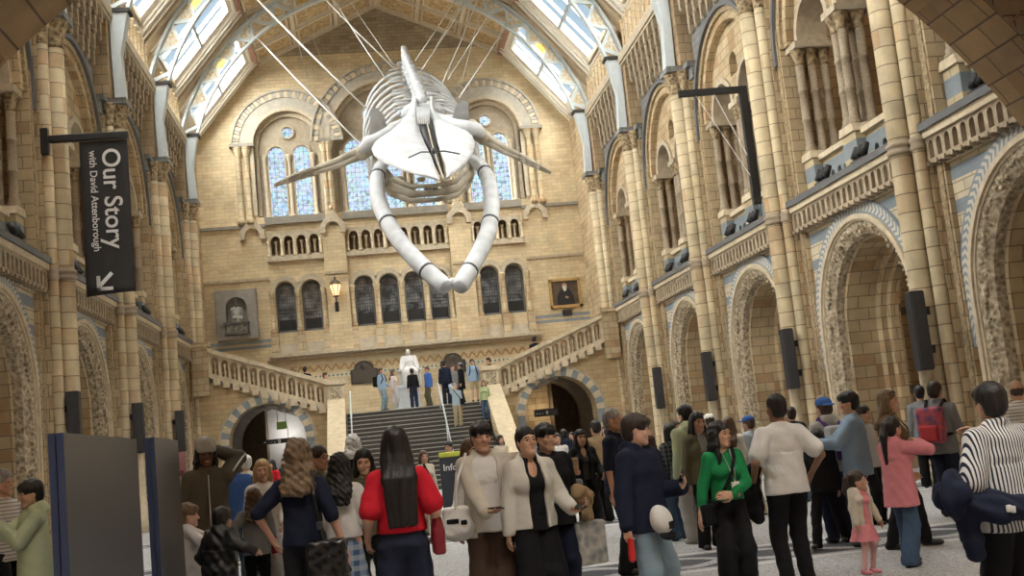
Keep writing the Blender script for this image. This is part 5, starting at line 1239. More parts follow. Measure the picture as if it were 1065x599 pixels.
EYE = plain('eye_dark', (.02, .015, .012), .2, var=.05); LIPM = plain('lips', (.40, .19, .15), .45, var=.05)
def hand(o, w, d, n, side, curl, thumb=.5):
    """palm and five fingers: wrist w, direction d, palm normal n; side +1 left hand"""
    d = unit(d); n = unit(n-d*(n@d)); x = np.cross(d, n)*side     # x points to the thumb side
    S = SDF(.008)
    kn = []
    for i, (q, L0) in enumerate(((.030, .088), (.010, .093), (-.011, .089), (-.030, .080))):
        k = w+d*L0+x*q; kn.append(k); S.cap(w+x*q*.55+d*.012, k, .0155, .0125, k=.014)
    S.cap(w-d*.05, w+d*.015, .026, .024, k=.02)
    for i, (L, k) in enumerate(zip((.070, .078, .073, .057), kn)):
        p = k; a = curl*.45+i*.05*curl; c = curl
        for j, f in enumerate((.44, .31, .25)):
            dd = d*math.cos(a)+n*math.sin(a); e = p+dd*L*f; S.cap(p, e, .0092-.0008*j, .0088-.0009*j, k=.004); p = e; a += c*(.75, .6, .4)[j]+.06
    t0 = w+d*.022+x*.022; t1 = t0+unit(d*.6+x*.75+n*(.25+.4*thumb))*.038; t2 = t1+unit(d*.85+x*(.35-.5*thumb)+n*(.3+.5*thumb))*.030; t3 = t2+unit(d*.9-x*.4*thumb+n*(.35+.5*thumb))*.024
    S.cap(t0, t1, .0145, .0115, k=.01).cap(t1, t2, .0105, .0098, k=.004).cap(t2, t3, .0098, .0082, k=.004)
    return S
def face(R, c, s, fem, mouth=0):
    """head modelled with brow, eyes, nose, lips, ears"""
    T = lambda p: c+R@(np.array(p, float)*s)
    S = SDF(.02)
    S.ell(T((0, .014, .042)), V3(.076, .094, .084)*s, rot=R.T); S.ell(T((0, -.022, -.02)), V3(.064, .072, .092)*s, rot=R.T, k=.03)
    j = .9 if fem else 1.
    for q in (-1, 1):
        S.cap(T((q*.050*j, -.002, -.05)), T((q*.018*j, -.064, -.096)), .026*s, .022*s, k=.025); S.ell(T((q*.040, -.066, -.024)), V3(.024, .022, .024)*s, k=.02, rot=R.T)
    S.cap(T((-.010, -.070, -.100)), T((.010, -.070, -.100)), .020*s, k=.02)
    S.cap(T((-.040, -.076, .026)), T((.040, -.076, .026)), .015*s, k=.018); S.cap(T((0, .02, -.05)), T((0, .03, -.17)), .052*s, .056*s, k=.03)
    for q in (-1, 1):
        S.ell(T((q*.032, -.104, .006)), V3(.019, .018, .013)*s, k=.012, cut=True, rot=R.T); S.ell(T((q*.032, -.079, .005)), V3(.0145, .0125, .0105)*s, k=.003, rot=R.T)
        S.ell(T((q*.077, .012, -.004)), V3(.010, .021, .031)*s, k=.008, rot=R.T); S.ell(T((q*.012, -.096, -.034)), V3(.009, .011, .008)*s, k=.008, rot=R.T)
    S.cap(T((0, -.086, .012)), T((0, -.110, -.028)), .0085*s, .0125*s, k=.012)
    S.cap(T((-.020, -.0865, -.060)), T((.020, -.0865, -.060)), .0065*s, k=.006); S.cap(T((-.017, -.0865, -.072)), T((.017, -.0865, -.072)), .0075*s, k=.006)
    def region(v):
        l = (v-c)@R/s; m = np.zeros(len(v), int)
        for q in (-1, 1):
            m[((l[:, 0]-q*.032)/.0105)**2+((l[:, 2]-.005)/.0062)**2+((l[:, 1]+.088)/.02)**2 < 1] = 1
            m[(np.abs(l[:, 0]-q*.033) < .019) & (np.abs(l[:, 2]-.029+abs(0)) < .0045) & (l[:, 1] < -.07)] = 3
        m[((l[:, 0]/.021)**2+((l[:, 2]+.066)/.0095)**2 < 1) & (l[:, 1] < -.080)] = 2
        return m
    return S, region, T
def hairdo(style, R, c, s, T, L=.3):
    S = SDF(.02); front = True
    if style == 'bald':
        S.ell(T((0, .03, .0)), V3(.080, .085, .07)*s, rot=R.T); S.ell(T((0, -.03, .07)), V3(.09, .115, .075)*s, cut=True, k=.01, rot=R.T)
        S.ell(T((0, -.09, -.02)), V3(.075, .085, .1)*s, cut=True, k=.01, rot=R.T); return S
    thick = {'short': .014, 'crop': .006, 'mop': .017, 'curly': .024}.get(style, .009)
    S.ell(T((0, .018, .050)), V3(.080+thick, .099+thick, .087+thick)*s, rot=R.T)
    S.ell(T((0, .045, -.01)), V3(.076+thick*.6, .070+thick, .085)*s, rot=R.T)
    if style in ('mop', 'fringe'): S.ell(T((0, -.055, .075)), V3(.080, .062, .045)*s, rot=R.T)
    cutz = .028 if style in ('mop', 'fringe') else .058
    S.ell(T((0, -.10, cutz-.115)), V3(.070, .085, .115)*s, cut=True, k=.012, rot=R.T)
    for q in (-1, 1):
        if style in ('short', 'crop', 'mop'): S.ell(T((q*.09, -.02, -.05)), V3(.035, .075, .07)*s, cut=True, k=.015, rot=R.T)
    if style in ('long', 'straight', 'wavy', 'curly', 'locs'):
        w = .036 if style != 'curly' else .05
        for q in (-1, -.5, 0, .5, 1):
            a = T((q*.062, .055-.02*abs(q), .03)); b = T((q*.078, .085-.035*abs(q), -.10)); mid = V3(b[0]+q*.012, max(b[1], .118+.02*(1-abs(q))), b[2]-min(L, .14)*s); e = V3(b[0]+q*.010, max(b[1]+.005, .140+.02*(1-abs(q))), b[2]-L*s)
            S.cap(a, b, .040*s, (w+.006)*s); S.cap(b, mid, (w+.006)*s, w*s, k=.03)
            if L > .14: S.cap(mid, e, w*s, (w-.010 if L < .4 else w*.5)*s, k=.03)
        if style in ('long', 'wavy', 'curly', 'locs'):
            for q in (-1, 1): S.cap(T((q*.078, .0, .03)), T((q*.086, -.012, -.09)), .026*s, .027*s); S.cap(T((q*.086, -.012, -.09)), T((q*.098, -.02, -.10-L*.6)), .027*s, .022*s)
    if style == 'bob':
        for q in (-1, -.5, 0, .5, 1): S.cap(T((q*.075, .06-.05*abs(q), .03)), T((q*.088, .075-.06*abs(q), -.11)), .036*s, .034*s)
    if style == 'ponytail':
        S.ell(T((0, .12, .05)), V3(.03, .03, .03)*s); S.cap(T((0, .13, .04)), T((.01, .155, -.08)), .034*s, .042*s); S.cap(T((.01, .155, -.08)), T((.015, .13, -.08-L)), .042*s, .018*s)
    if style == 'bun': S.ell(T((0, .09, .12)), V3(.045, .045, .04)*s)
    return S
NP_ = [0]
def person(label, px, py, Y, heading=0, H=None, z0=0., skin='asian', hair=('short', 'black', .3), top=None, jacket=None, bottom=None, shoes=(.02, .02, .022), aL=None, aR=None, hL=None, hR=None, head=(0, 0), feet=None, lean=(0, 0), fem=False, res=.014, build=1., curl=(.5, .5), hat=None, glasses=None, stone_=None, group=None, seat=False, extra=None, hide_legs=False, eL=None, eR=None):
    """a standing (or seated) figure whose crown shows at (px, py), at hall depth Y"""
    p = at(px, py, Y); hat_h = .02 if hat else .015
    Hh = (p.z-z0-hat_h) if H is None else H
    s = Hh/1.75; NP_[0] += 1; child = Hh < 1.35
    hs = 1.0*(s**.35 if child else s**.6)            # heads shrink less than bodies
    rx, ry = lean
    root = empty('person', (0, 0, 0), label=label, cat='person', group=group)
    ln = lambda P: V3(P[0]+rx*max(0, P[2]-.92*s), P[1]+ry*max(0, P[2]-.92*s), P[2])
    topz = Hh
    Hc = V3(0, -.012*s, Hh-.128*hs); Hc = ln(Hc)
    # stand so that the crown falls on the pixel
    hr = math.radians(heading); off = rotz(heading)@V3(Hc[0], Hc[1], 0)
    root.location = (p.x-off[0], Y-off[1], z0); root.rotation_euler = (0, 0, hr)
    R = rotz(head[0])@rotx(head[1])
    sk = stone_ or skin_mat(skin); hm = stone_ or hair_mat(hair[1], HAIR[hair[1]])
    bw = build*(.93 if fem else 1.0)
    shx = (.146 if fem else .164)*s*(.5+.5*build); shz = 1.395*s
    neck = ln(V3(0, .012*s, 1.49*s))
    # ---- arms
    arms = []
    for q, tgt, hp, cu, el in ((1, aL, hL, curl[0], eL), (-1, aR, hR, curl[1], eR)):
        sh = ln(V3(q*shx, .005, shz)); t = V3(*(tgt or (q*.245*build, .0, .80)))*s
        e, w = ik(sh, t, .285*s, .25*s, el or (q*.22, 1., -.15)); dr = unit(w-e)
        hd, hn = (V3(*hp[0]), V3(*hp[1])) if hp else (dr, V3(-q, 0, 0))
        arms.append((q, sh, e, w, hd, hn, cu))
    # ---- legs
    ft = feet or ((.10, .0), (-.10, .0)); legs = []
    for q, f in ((1, ft[0]), (-1, ft[1])):
        hip = V3(q*.088*s, .0, (.47 if seat else .91)*s) ; an = V3(f[0]*s, f[1]*s, (.085+(f[2] if len(f) > 2 else 0))*s)
        kn, an = ik(hip, an, .43*s, .415*s, (q*.05, -1, .1)); legs.append((q, hip, kn, an, f[3] if len(f) > 3 else 0))
    # ---- body
    B = SDF(.05*s)
    dz = -.44*s if seat else 0.
    tor = [((0, .005, .96), (.150, .105, .11)), ((0, .0, 1.10), (.128, .092, .12)), ((0, -.005, 1.28), (.148, .105, .15)), ((0, .005, 1.38), (.150, .085, .085))]
    for c_, r_ in tor: B.ell(ln(V3(*c_)*s), V3(r_[0]*bw, r_[1]*(.95+.05*build), r_[2])*s)
    if fem:
        for q in (-1, 1): B.ell(ln(V3(q*.068, -.085, 1.26)*s), V3(.058, .05, .056)*s, k=.03)
    B.cap(neck-V3(0, 0, .06*s), Hc+R@V3(0, .02, -.06)*hs, .053*s, .048*s)
    for q, sh, e, w, hd, hn, cu in arms:
        B.cap(ln(V3(q*.055*s, .010, 1.435*s)), sh, .042*s, .050*s, k=.03*s); B.cap(sh, e, .050*s*build, .038*s, k=.03*s); B.cap(e, w, .038*s, .025*s, k=.015*s); B.cap(w, w+unit(hd)*.03*s, .024*s, .022*s, k=.01)
    if not hide_legs:
        for q, hip, kn, an, up in legs: B.cap(hip, kn, .078*s*bw, .052*s, k=.04*s); B.cap(kn, an, .052*s, .036*s, k=.02*s)
    FS, region, T = face(R, Hc, hs, fem)
    parts = [B.mesh(max(res, .012))]
    hres = min(res, .012)*.5
    fm = FS.mesh(max(.0052, hres*.95) if res < .02 else res*.6); parts.append(fm)
    for (q, sh, e, w, hd, hn, cu) in arms: parts.append(hand(None, w, hd*1., hn, q, cu).mesh(.0062 if res < .016 else .0085)) if s > .8 else parts.append((lambda m: ((m[0]-w)*.8*max(.75, s)+w, m[1]))(hand(None, w, hd, hn, q, cu).mesh(.007)))
    nb = len(parts[0][0]); nf = len(fm[0])
    def midx(v, f):
        m = np.zeros(len(f), int)
        if stone_: return m
        c_ = v[f].mean(1); sel = (f[:, 0] >= nb) & (f[:, 0] < nb+nf); m[sel] = region(c_[sel]); return m
    body = npmesh('body', parts, [sk, EYE, LIPM, hm], root, midx)
    out = {'root': root, 'T': T, 'R': R, 'Hc': Hc, 'arms': arms, 's': s, 'hs': hs, 'ln': ln, 'hr': hr, 'shx': shx}
    # ---- hair
    if hair[0] != 'none':
        hd_ = hairdo(hair[0], R, Hc, hs, T, hair[2] if len(hair) > 2 else .3)
        nz = (.009, 40, 1.) if hair[0] == 'curly' else ((.006, 50, 2.) if hair[0] in ('locs', 'wavy') else (.0035, 62, 3., 1))
        npmesh('hair', [hd_.mesh(max(.007, res*.62), nz)], [hm], root)
    # ---- clothes
    def torso(S, gr, hem, flare=0., top_=1.46, neckr=.07):
        for c_, r_ in tor:
            if c_[2]+r_[2]*.3 < hem: continue
            S.ell(ln(V3(*c_)*s), V3(r_[0]*bw+gr, r_[1]*(.95+.05*build)+gr, r_[2]+gr*.4)*s)
        if fem:
            for q in (-1, 1): S.ell(ln(V3(q*.068, -.085, 1.26)*s), V3(.058+gr, .05+gr, .056+gr)*s, k=.04)
        if hem < 1.2: S.cone(ln(V3(0, 0, 1.22*s)), ln(V3(0, 0, hem*s)), ((.138*bw+gr)*s, (.103+gr)*s), ((.160*bw+gr+flare)*s, (.124+gr+flare)*s), k=.02*s)
        S.cap(ln(V3(-.05*s, .012, 1.44*s)), ln(V3(.05*s, .012, 1.44*s)), (.036+gr*.6)*s); S.cap(ln(V3(0, .016, 1.36*s)), ln(V3(0, .014, 1.465*s)), (.07+gr*.5)*s, (.056+gr*.4)*s)
    def sleeves(S, gr, f, cuff=0.):
        """f: 0 none .. 1 elbow .. 2 wrist"""
        for q, sh, e, w, hd, hn, cu in arms:
            ga = .010+min(gr, .06)*.45
            S.cap(ln(V3(q*.055*s, .010, 1.432*s)), sh, (.040+gr*.6)*s, (.048+ga)*s, k=.025*s)
            if f <= 0: continue
            g = min(1, f); e1 = sh+(e-sh)*g; S.cap(sh, e1, (.050*build+ga)*s, (.050*build+ga-(.010*g)+cuff)*s, k=.018*s)
            if f > 1: S.cap(e, e+(w-e)*(f-1)*.97, (.040*build+ga)*s, (.028+ga+cuff*.5)*s, k=.014*s)
    def garment(name, spec, inner=0.):
        gr = spec.get('fit', .018)+inner; hem = spec.get('hem', .88); S = SDF(.028*s); torso(S, gr, hem, spec.get('flare', .0))
        if spec.get('hood'): S.ell(ln(V3(0, .085, 1.47)*s), V3(.125, .07, .085)*s, k=.03); S.cap(ln(V3(-.07, -.03, 1.49)*s), ln(V3(-.075, .06, 1.52)*s), .032*s); S.cap(ln(V3(.07, -.03, 1.49)*s), ln(V3(.075, .06, 1.52)*s), .032*s)
        if spec.get('collar'):
            for q in (-1, 1): S.cap(ln(V3(q*.03, -.075, 1.455)*s), ln(V3(q*.072, .02, 1.50)*s), .022*s); S.cap(ln(V3(q*.072, .02, 1.50)*s), ln(V3(0, .075, 1.515)*s), .022*s)
        S.ell(neck+V3(0, -.02*s, .045*s), V3(.072, .072, .075)*s*(1+spec.get('neck', 0)), cut=True, k=.008)
        if spec.get('vneck'): S.ell(ln(V3(0, -.11, 1.42)*s), V3(.045, .07, .10)*s, cut=True, k=.008)
        if spec.get('open'):
            o_ = spec['open']; S.box(ln(V3(0, -.16, 1.20)*s), V3(o_, .155, .50)*s, cut=True, k=.012, r=.0)
        S.plane(ln(V3(0, 0, hem*s)), (0, 0, -1))
        sleeves(S, gr, spec.get('sleeve', 2), spec.get('cuff', .0))
        npmesh(name, [S.mesh(res*.95, (spec.get('wr', .0036), 19/max(.6, s), NP_[0]*1.3))], [stone_ or spec['m']], root)
    if top: garment(top.get('n', 'shirt'), top)
    if jacket: garment(jacket.get('n', 'jacket'), jacket, .014)
    if bottom and not hide_legs:
        t = bottom['t']; S = SDF(.022*s); g = bottom.get('fit', .012)*.7
        if t in ('trousers', 'shorts'):
            S.ell(V3(0, .005, (.95)*s)+V3(0, 0, dz), V3(.150*bw+g, .108+g, .115)*s); S.cone(V3(0, 0, 1.04*s+dz), V3(0, 0, .93*s+dz), ((.142*bw+g*.8)*s, (.102+g*.8)*s), ((.152*bw+g)*s, (.112+g)*s))
            wd = bottom.get('wide', .0); cutf = bottom.get('len', 1.)
            for q, hip, kn, an, up in legs:
                S.cap(hip, kn, (.084*bw+g)*s, (.060+g+wd*.6)*s, k=.03)
                if t == 'trousers': S.cap(kn, kn+(an-V3(0, 0, .035*s)-kn)*cutf, (.060+g+wd*.6)*s, (.046+g+wd)*s, k=.02)
            if t == 'shorts': S.plane(V3(0, 0, .50*s), (0, 0, -1))
            else: S.plane(V3(0, 0, .03*s), (0, 0, -1))
            S.plane(V3(0, 0, 1.045*s+dz), (0, 0, 1))
        else:
            hz = bottom.get('hem', .5); fl = bottom.get('flare', .08)
            S.cone(V3(0, 0, 1.04*s), V3(0, 0, .90*s), ((.135*bw+g)*s, (.10+g)*s), ((.158*bw+g)*s, (.122+g)*s)); S.cone(V3(0, 0, .905*s), V3(0, 0, hz*s), ((.158*bw+g)*s, (.122+g)*s), ((.165*bw+g+fl)*s, (.135+g+fl)*s))
        npmesh({'trousers': 'trousers', 'shorts': 'shorts', 'skirt': 'skirt'}[t], [S.mesh(res, (.004, 22/max(.6, s), NP_[0]))], [stone_ or bottom['m']], root)
        if bottom.get('tights'):
            S = SDF(.03)
            for q, hip, kn, an, up in legs: S.cap(hip, kn, .082*s*bw, .058*s); S.cap(kn, an, .058*s, .041*s)
            npmesh('tights', [S.mesh(res)], [bottom['tights']], root)
    if shoes and not hide_legs:
        sm = stone_ or plain('shoe_%02x%02x%02x' % tuple(int(min(.999, c)*255) for c in shoes), shoes, .5, var=.1)
        for q, hip, kn, an, up in legs:
            S = SDF(.025); dv = V3(q*.02, -1, -.0)
            S.cap(an-V3(0, -.02*s, .02*s), an-V3(0, 0, .05*s)+dv*.04*s, .042*s, .040*s); S.ell(an+V3(q*.008, -.10, -.052)*s, V3(.046, .08, .036)*s); S.ell(an+V3(0, .03, -.045)*s, V3(.04, .05, .042)*s); S.plane(an-V3(0, 0, .083*s), (0, 0, -1))
            npmesh('shoe', [S.mesh(max(.009, res*.8))], [sm], root)
    if hat:
        kind, m = hat; S = SDF(.015)
        if kind == 'beanie': S.ell(T((0, .018, .075)), V3(.103, .120, .098)*hs, rot=R.T); S.cap(T((-.05, -.055, .055)), T((.05, -.055, .055)), .048*hs); S.plane(T((0, 0, .028)), R@V3(0, .1, -1))
        else:
            S.ell(T((0, .012, .070)), V3(.098, .116, .082)*hs, rot=R.T); S.plane(T((0, 0, .045)), R@V3(0, 0, -1))
            bq = -1 if kind == 'cap' else 1
            S.ell(T((0, bq*.135, .052)), V3(.075, .085, .012)*hs, rot=R.T, k=.01)
        npmesh('hat', [S.mesh(.007 if res < .02 else .01)], [m], root)
    if glasses:
        mb = MB()
        up = .0 if glasses == 'eyes' else .10; yy = -.098 if glasses == 'eyes' else -.075
        for q in (-1, 1):
            c_ = T((q*.033, yy, .006+up)); X_ = R@V3(1, 0, 0); Z_ = R@V3(0, .0 if up == 0 else .6, 1); Z_ = unit(Z_)
            mb.tube([tuple(c_+(X_*math.cos(a)*.024+Z_*math.sin(a)*.019)*hs) for a in [2*PI*i/14 for i in range(15)]], .003, 6)
            if up: mb.add([tuple(c_+(X_*math.cos(a)*.024+Z_*math.sin(a)*.019)*hs) for a in [2*PI*i/14 for i in range(14)]], [tuple(range(14))])
            mb.tube([tuple(T((q*.056, yy, .008+up))), tuple(T((q*.088, .0, .01+up*.8)))], .003, 6)
        mb.tube([tuple(T((-.01, yy-.002, .01+up))), tuple(T((.01, yy-.002, .01+up)))], .003, 6)
        mb.build('glasses', BLACK, root)
    W = lambda P_: np.array(root.location)+rotz(heading)@np.array(P_, float)
    out['W'] = W
    return out
def loose(name, label, cat, S, m, who, h=.012, noise=None, parts=(), group=None):
    """a carried thing, placed in the carrier's frame but standing at top level"""
    r = empty(name, tuple(who['root'].location), label=label, cat=cat, group=group); r.rotation_euler = who['root'].rotation_euler
    npmesh('body' if parts else name+'_body', [S.mesh(h, noise)], [m], r)
    for nm, S2, m2 in parts: npmesh(nm, [S2.mesh(h*.8)], [m2], r)
    return r
def phone(who, i, label, tilt=None):
    q, sh, e, w, hd, hn, cu = who['arms'][i]; d = unit(hd); n = unit(hn-d*(hn@d)); x = np.cross(d, n)
    c = w+d*.095+n*.028; r = empty('mobile_phone', tuple(who['root'].location), label=label, cat='phone'); r.rotation_euler = who['root'].rotation_euler
    m = MB(); V = []
    for dn in (-.004, .004):
        for a, b in ((-.072, -.035), (.072, -.035), (.072, .035), (-.072, .035)): V.append(tuple(c+d*a*1.0+x*b+n*dn))
    m.add(V, [(0, 3, 2, 1), (4, 5, 6, 7), (0, 1, 5, 4), (1, 2, 6, 5), (2, 3, 7, 6), (3, 0, 4, 7)]); m.build('case', BLACK, r)
    m = MB(); m.add([tuple(c+d*a+x*b+n*.0047) for a, b in ((-.067, -.031), (.067, -.031), (.067, .031), (-.067, .031))], [(0, 1, 2, 3)]); m.build('screen', plain('phone_screen', (.02, .022, .03), .12), r, recalc=False)
    return r
# ================================================================== the visitors
def cl(nm, c, **k): return weave('cloth_'+nm, c, **k)
NAVY = cl('navy', (.012, .016, .035)); BLK = cl('black', (.010, .010, .012)); WHT = cl('white', (.66, .65, .63)); CRM = cl('cream', (.55, .51, .43)); GRN = cl('green', (.015, .22, .075)); RED = cl('red', (.48, .012, .025))
PGRN = cl('pale_green', (.44, .50, .33)); OLV = cl('olive', (.10, .095, .06)); TRK = cl('track', (.085, .075, .06)); DEN = cl('denim', (.055, .095, .16), scale=120.); DDEN = cl('dark_denim', (.018, .024, .045), scale=120.); LDEN = cl('light_denim', (.20, .28, .34), scale=120.)
BRN = cl('brown', (.06, .038, .028)); LBLU = cl('light_blue', (.27, .38, .52)); PNK = cl('pink', (.60, .22, .25)); PPNK = cl('pale_pink', (.66, .42, .42)); BEI = cl('beige', (.52, .45, .34)); TAN = cl('tan', (.33, .23, .13)); GRY = cl('grey', (.20, .21, .22)); LGRY = cl('light_grey', (.42, .42, .41)); BLU = cl('blue', (.05, .12, .36)); KHA = cl('khaki', (.34, .28, .18)); PUF = cl('puffer', (.008, .008, .009), spec=.6, rough=.5)
PLAID = striped('plaid_skirt', (.06, .105, .20), (.20, .27, .38), 11, .5, 'X', 'Z', c3=(.42, .47, .52)); DPLD = striped('dark_plaid', (.02, .025, .03), (.10, .11, .12), 16, .35, 'X', 'Z', c3=(.13, .13, .13)); STRP = striped('striped_shirt', (.70, .70, .69), (.025, .03, .06), 46, .42, 'X'); FSTR = striped('fine_stripes', (.64, .62, .58), (.25, .25, .26), 26, .28, 'Z')
T = lambda m, **k: dict(m=m, **k)
def J(m, wide=.01, **k): return dict(t='trousers', m=m, wide=wide, **k)
FN = .0105   # mesh step for people near the camera
WSH = (.55, .54, .52); BSH = (.015, .015, .016)
# --- left front
A = person('person in pale green jacket photographing with a phone, left edge', 31, 499, 11.4, -62, skin='asian', hair=('mop', 'black'), top=T(PGRN, hem=.78, fit=.045, hood=True, cuff=.01, n='jacket'), bottom=J(DDEN), aR=(-.07, -.40, 1.44), aL=(.10, -.33, 1.36), hR=((.1, -.3, .9), (.9, .2, 0)), res=FN, curl=(.7, .6), head=(0, 4))
phone(A, 1, 'black phone held up by the person in pale green jacket')
person('grey haired person at the very left edge, partly cut off', 3, 488, 12.6, 70, skin='light', hair=('short', 'grey'), top=T(FSTR, hem=.85, sleeve=.9), bottom=J(BLK), aR=(-.1, -.35, 1.2), aL=(.1, -.3, 1.1), res=.013)
C = person('person in grey beanie and brown track jacket, hand behind the head', 213, 456, 12.3, 8, skin='dark', hair=('locs', 'black', .26), top=T(TRK, hem=.84, fit=.04, collar=True, cuff=.005, n='jacket'), bottom=J(BLK, .02), aL=(.10, .08, 1.64), eL=(.7, -.3, -1.6), aR=(-.26, -.02, .80), hat=('beanie', cl('beanie', (.34, .33, .31))), res=FN, head=(8, 10), build=1.04)
m = MB(); s_ = C['s']; V = []
m.tube([(.012, -.155*s_, 1.42*s_), (.01, -.175*s_, 1.25*s_), (.01, -.17*s_, 1.05*s_), (.01, -.175*s_, .86*s_)], .006, 6); m.build('zip', WHT, C['root'])
for q, sh, e, w, *_ in C['arms']:
    m = MB(); o_ = V3(q*.055, -.03, .03)*s_; m.tube([tuple(sh+o_*1.35), tuple(sh+(e-sh)*.5+o_*1.2), tuple(e+o_*1.05)], .011, 6); m.build('sleeve_stripe', WHT, C['root'])
person('child in white T-shirt reaching out, beside the narrow dark panel', 195, 523, 11.6, 105, skin='pale', hair=('mop', 'lbrown'), top=T(WHT, hem=.80, fit=.04, sleeve=.8), bottom=J(BEI, .03), aR=(-.16, -.40, 1.30), aL=(.14, -.46, 1.38), res=FN, curl=(.2, .3))
person('child in black puffer coat seen from behind, in front of the beanie wearer', 231, 527, 11.2, 150, skin='light', hair=('mop', 'black'), top=T(PUF, hem=.55, fit=.075, hood=True, wr=.010, n='coat'), bottom=J(BLK), aR=(-.52, -.10, 1.18), aL=(.28, -.25, 1.0), res=FN, lean=(0, -.25), build=1.15)
person('small person with brown wavy hair in red and black, left of the navy woman', 263, 507, 12.6, 195, skin='light', hair=('wavy', 'brown', .16), top=T(cl('dark_red', (.22, .02, .03)), hem=.9, n='shirt'), jacket=T(GRY, hem=.86, open=.09, sleeve=1.), bottom=J(BLK, .005), aL=(.36, -.2, 1.15), res=.013)
G = person('woman in navy top with curly light brown hair and hand on hip, from behind', 309, 457, 9.5, 172, skin='light', hair=('curly', 'lbrown', .17), top=T(NAVY, hem=.93, sleeve=.95, fit=.02), bottom=J(cl('charcoal', (.022, .022, .028)), .05), aL=(.26, -.04, .99), eL=(1, .35, .1), aR=(-.34, .02, .83), fem=True, res=FN, curl=(.4, .4), build=1.02)
def strap(S, pts, r=.012, k=.008):
    for a, b in zip(pts[:-1], pts[1:]): S.cap(a, b, r, r, k=k)
    return S
g = G['s']; BAGM = plain('bag_leather', (.012, .012, .013), .25, var=.2, spec=.6)
S = SDF(.03); S.box((-.20*g, .155*g, .80*g), (.13, .045, .14), r=.035); S.cap((-.31*g, .15*g, .72*g), (-.09*g, .15*g, .72*g), .07, .07)
S2 = strap(SDF(.01), [V3(-.12, .10, 1.50)*g, V3(-.135, .17, 1.32)*g, V3(-.16, .17, 1.10)*g, V3(-.19, .17, .92)*g], .016); S2.cap(V3(-.12, .10, 1.50)*g, V3(-.135, -.03, 1.49)*g, .016); S3 = SDF(.005); S3.box(V3(-.165, .185, 1.08)*g, (.022, .008, .03), r=.004); S3.box(V3(-.2, .215, .84)*g, (.035, .01, .012), r=.004)
loose('shoulder_bag', 'black leather shoulder bag of the woman in the navy top', 'bag', S, BAGM, G, .010, (.006, 34, 1.), [('strap', S2, BAGM), ('buckle', S3, STEEL)])
Hh_ = person('woman in white sweater and blue plaid skirt with long dark wavy hair', 352, 470, 10.3, 168, skin='asian', hair=('wavy', 'black', .22), top=T(WHT, hem=.97, fit=.022), bottom=dict(t='skirt', m=PLAID, hem=.50, flare=.05), aL=(.12, -.24, 1.04), aR=(-.16, -.22, 1.05), fem=True, res=FN, shoes=WSH)
person('dark haired woman facing the camera between the white sweater and the red top', 377, 466, 11.3, 5, skin='asian', hair=('long', 'black', .2), top=T(OLV, hem=.88), bottom=J(BLK), fem=True, res=FN, head=(-6, 8))
Jr = person('woman in red top with waist-length straight black hair, seen from behind', 409, 443, 8.4, 183, skin='asian', hair=('straight', 'black', .46), top=T(RED, hem=1.02, sleeve=.75, cuff=.02, fit=.022), bottom=J(DDEN, .06, fit=.022), aL=(.24, -.13, .98), aR=(-.24, -.12, 1.0), fem=True, res=FN, build=1.06)
j = Jr['s']; S = SDF(.03); S.ell(V3(-.245, .03, 1.0)*j, (.045, .085, .16)); S.box(V3(-.245, .03, .93)*j, (.02, .06, .07), r=.025); S2 = strap(SDF(.01), [V3(-.19, .02, 1.47)*j, V3(-.245, .06, 1.3)*j, V3(-.26, .03, 1.14)*j], .011)
loose('handbag', 'dark red handbag hanging beside the woman in the red top', 'bag', S, cl('red_leather', (.20, .010, .02), spec=.5, rough=.4), Jr, .010, None, [('strap', S2, BAGM)])
# --- centre front
K = person('man in cream jacket over white T-shirt and brown trousers holding a phone', 499, 438, 9.9, -6, skin='tan', hair=('mop', 'black'), top=T(WHT, hem=.84, sleeve=.8, fit=.03), jacket=T(CRM, hem=.80, open=.105, fit=.035, collar=True), bottom=J(BRN, .06, fit=.02), aR=(-.02, -.33, 1.02), aL=(.27, .0, .82), hR=((.75, -.5, .0), (0, .3, 1)), res=FN, curl=(.4, .55), head=(14, 2), build=1.0)
phone(K, 1, 'phone in the hand of the man in the cream jacket')
k = K['s']; S = SDF(.05); S.ell(V3(-.27, -.11, .90)*k, (.15, .065, .12)); S.box(V3(-.27, -.10, .96)*k, (.09, .03, .09), r=.03); S2 = strap(SDF(.01), [V3(-.15, -.03, 1.50)*k, V3(-.235, -.14, 1.3)*k, V3(-.27, -.15, 1.06)*k], .013); strap(S2, [V3(-.15, -.02, 1.50)*k, V3(-.17, .12, 1.4)*k, V3(-.28, .06, 1.1)*k, V3(-.31, -.04, 1.05)*k], .013); S3 = SDF(.004); S3.box(V3(-.30, -.172, .96)*k, (.05, .008, .018), r=.003).box(V3(-.21, -.168, .945)*k, (.025, .008, .018), r=.003)
loose('tote_bag', 'white tote bag on the shoulder of the man in the cream jacket', 'bag', S, WHT, K, .010, (.005, 30, 2.), [('strap', S2, WHT), ('print', S3, BLK)])
Lw = person('person in white jacket and black trousers looking up, hair tied back', 546, 443, 9.7, 14, skin='asian', hair=('bun', 'black'), top=T(BLK, hem=.86, vneck=True, sleeve=.6, collar=True), jacket=T(cl('off_white', (.60, .58, .52)), hem=.885, open=.075, fit=.035, collar=True), bottom=J(BLK, .075, fit=.03), aL=(.26, -.26, 1.02), hL=((.25, -.8, -.1), (-.3, .1, .9)), aR=(-.26, -.03, .84), res=FN, head=(2, -9), fem=True, build=1.08)
phone(Lw, 0, 'dark phone in the hand of the person in the white jacket')
person('brown haired woman half hidden behind the man in the cream jacket', 489, 455, 11.2, 35, skin='tan', hair=('long', 'brown', .12), top=T(WHT, hem=.88), bottom=J(DEN), fem=True, res=.013)
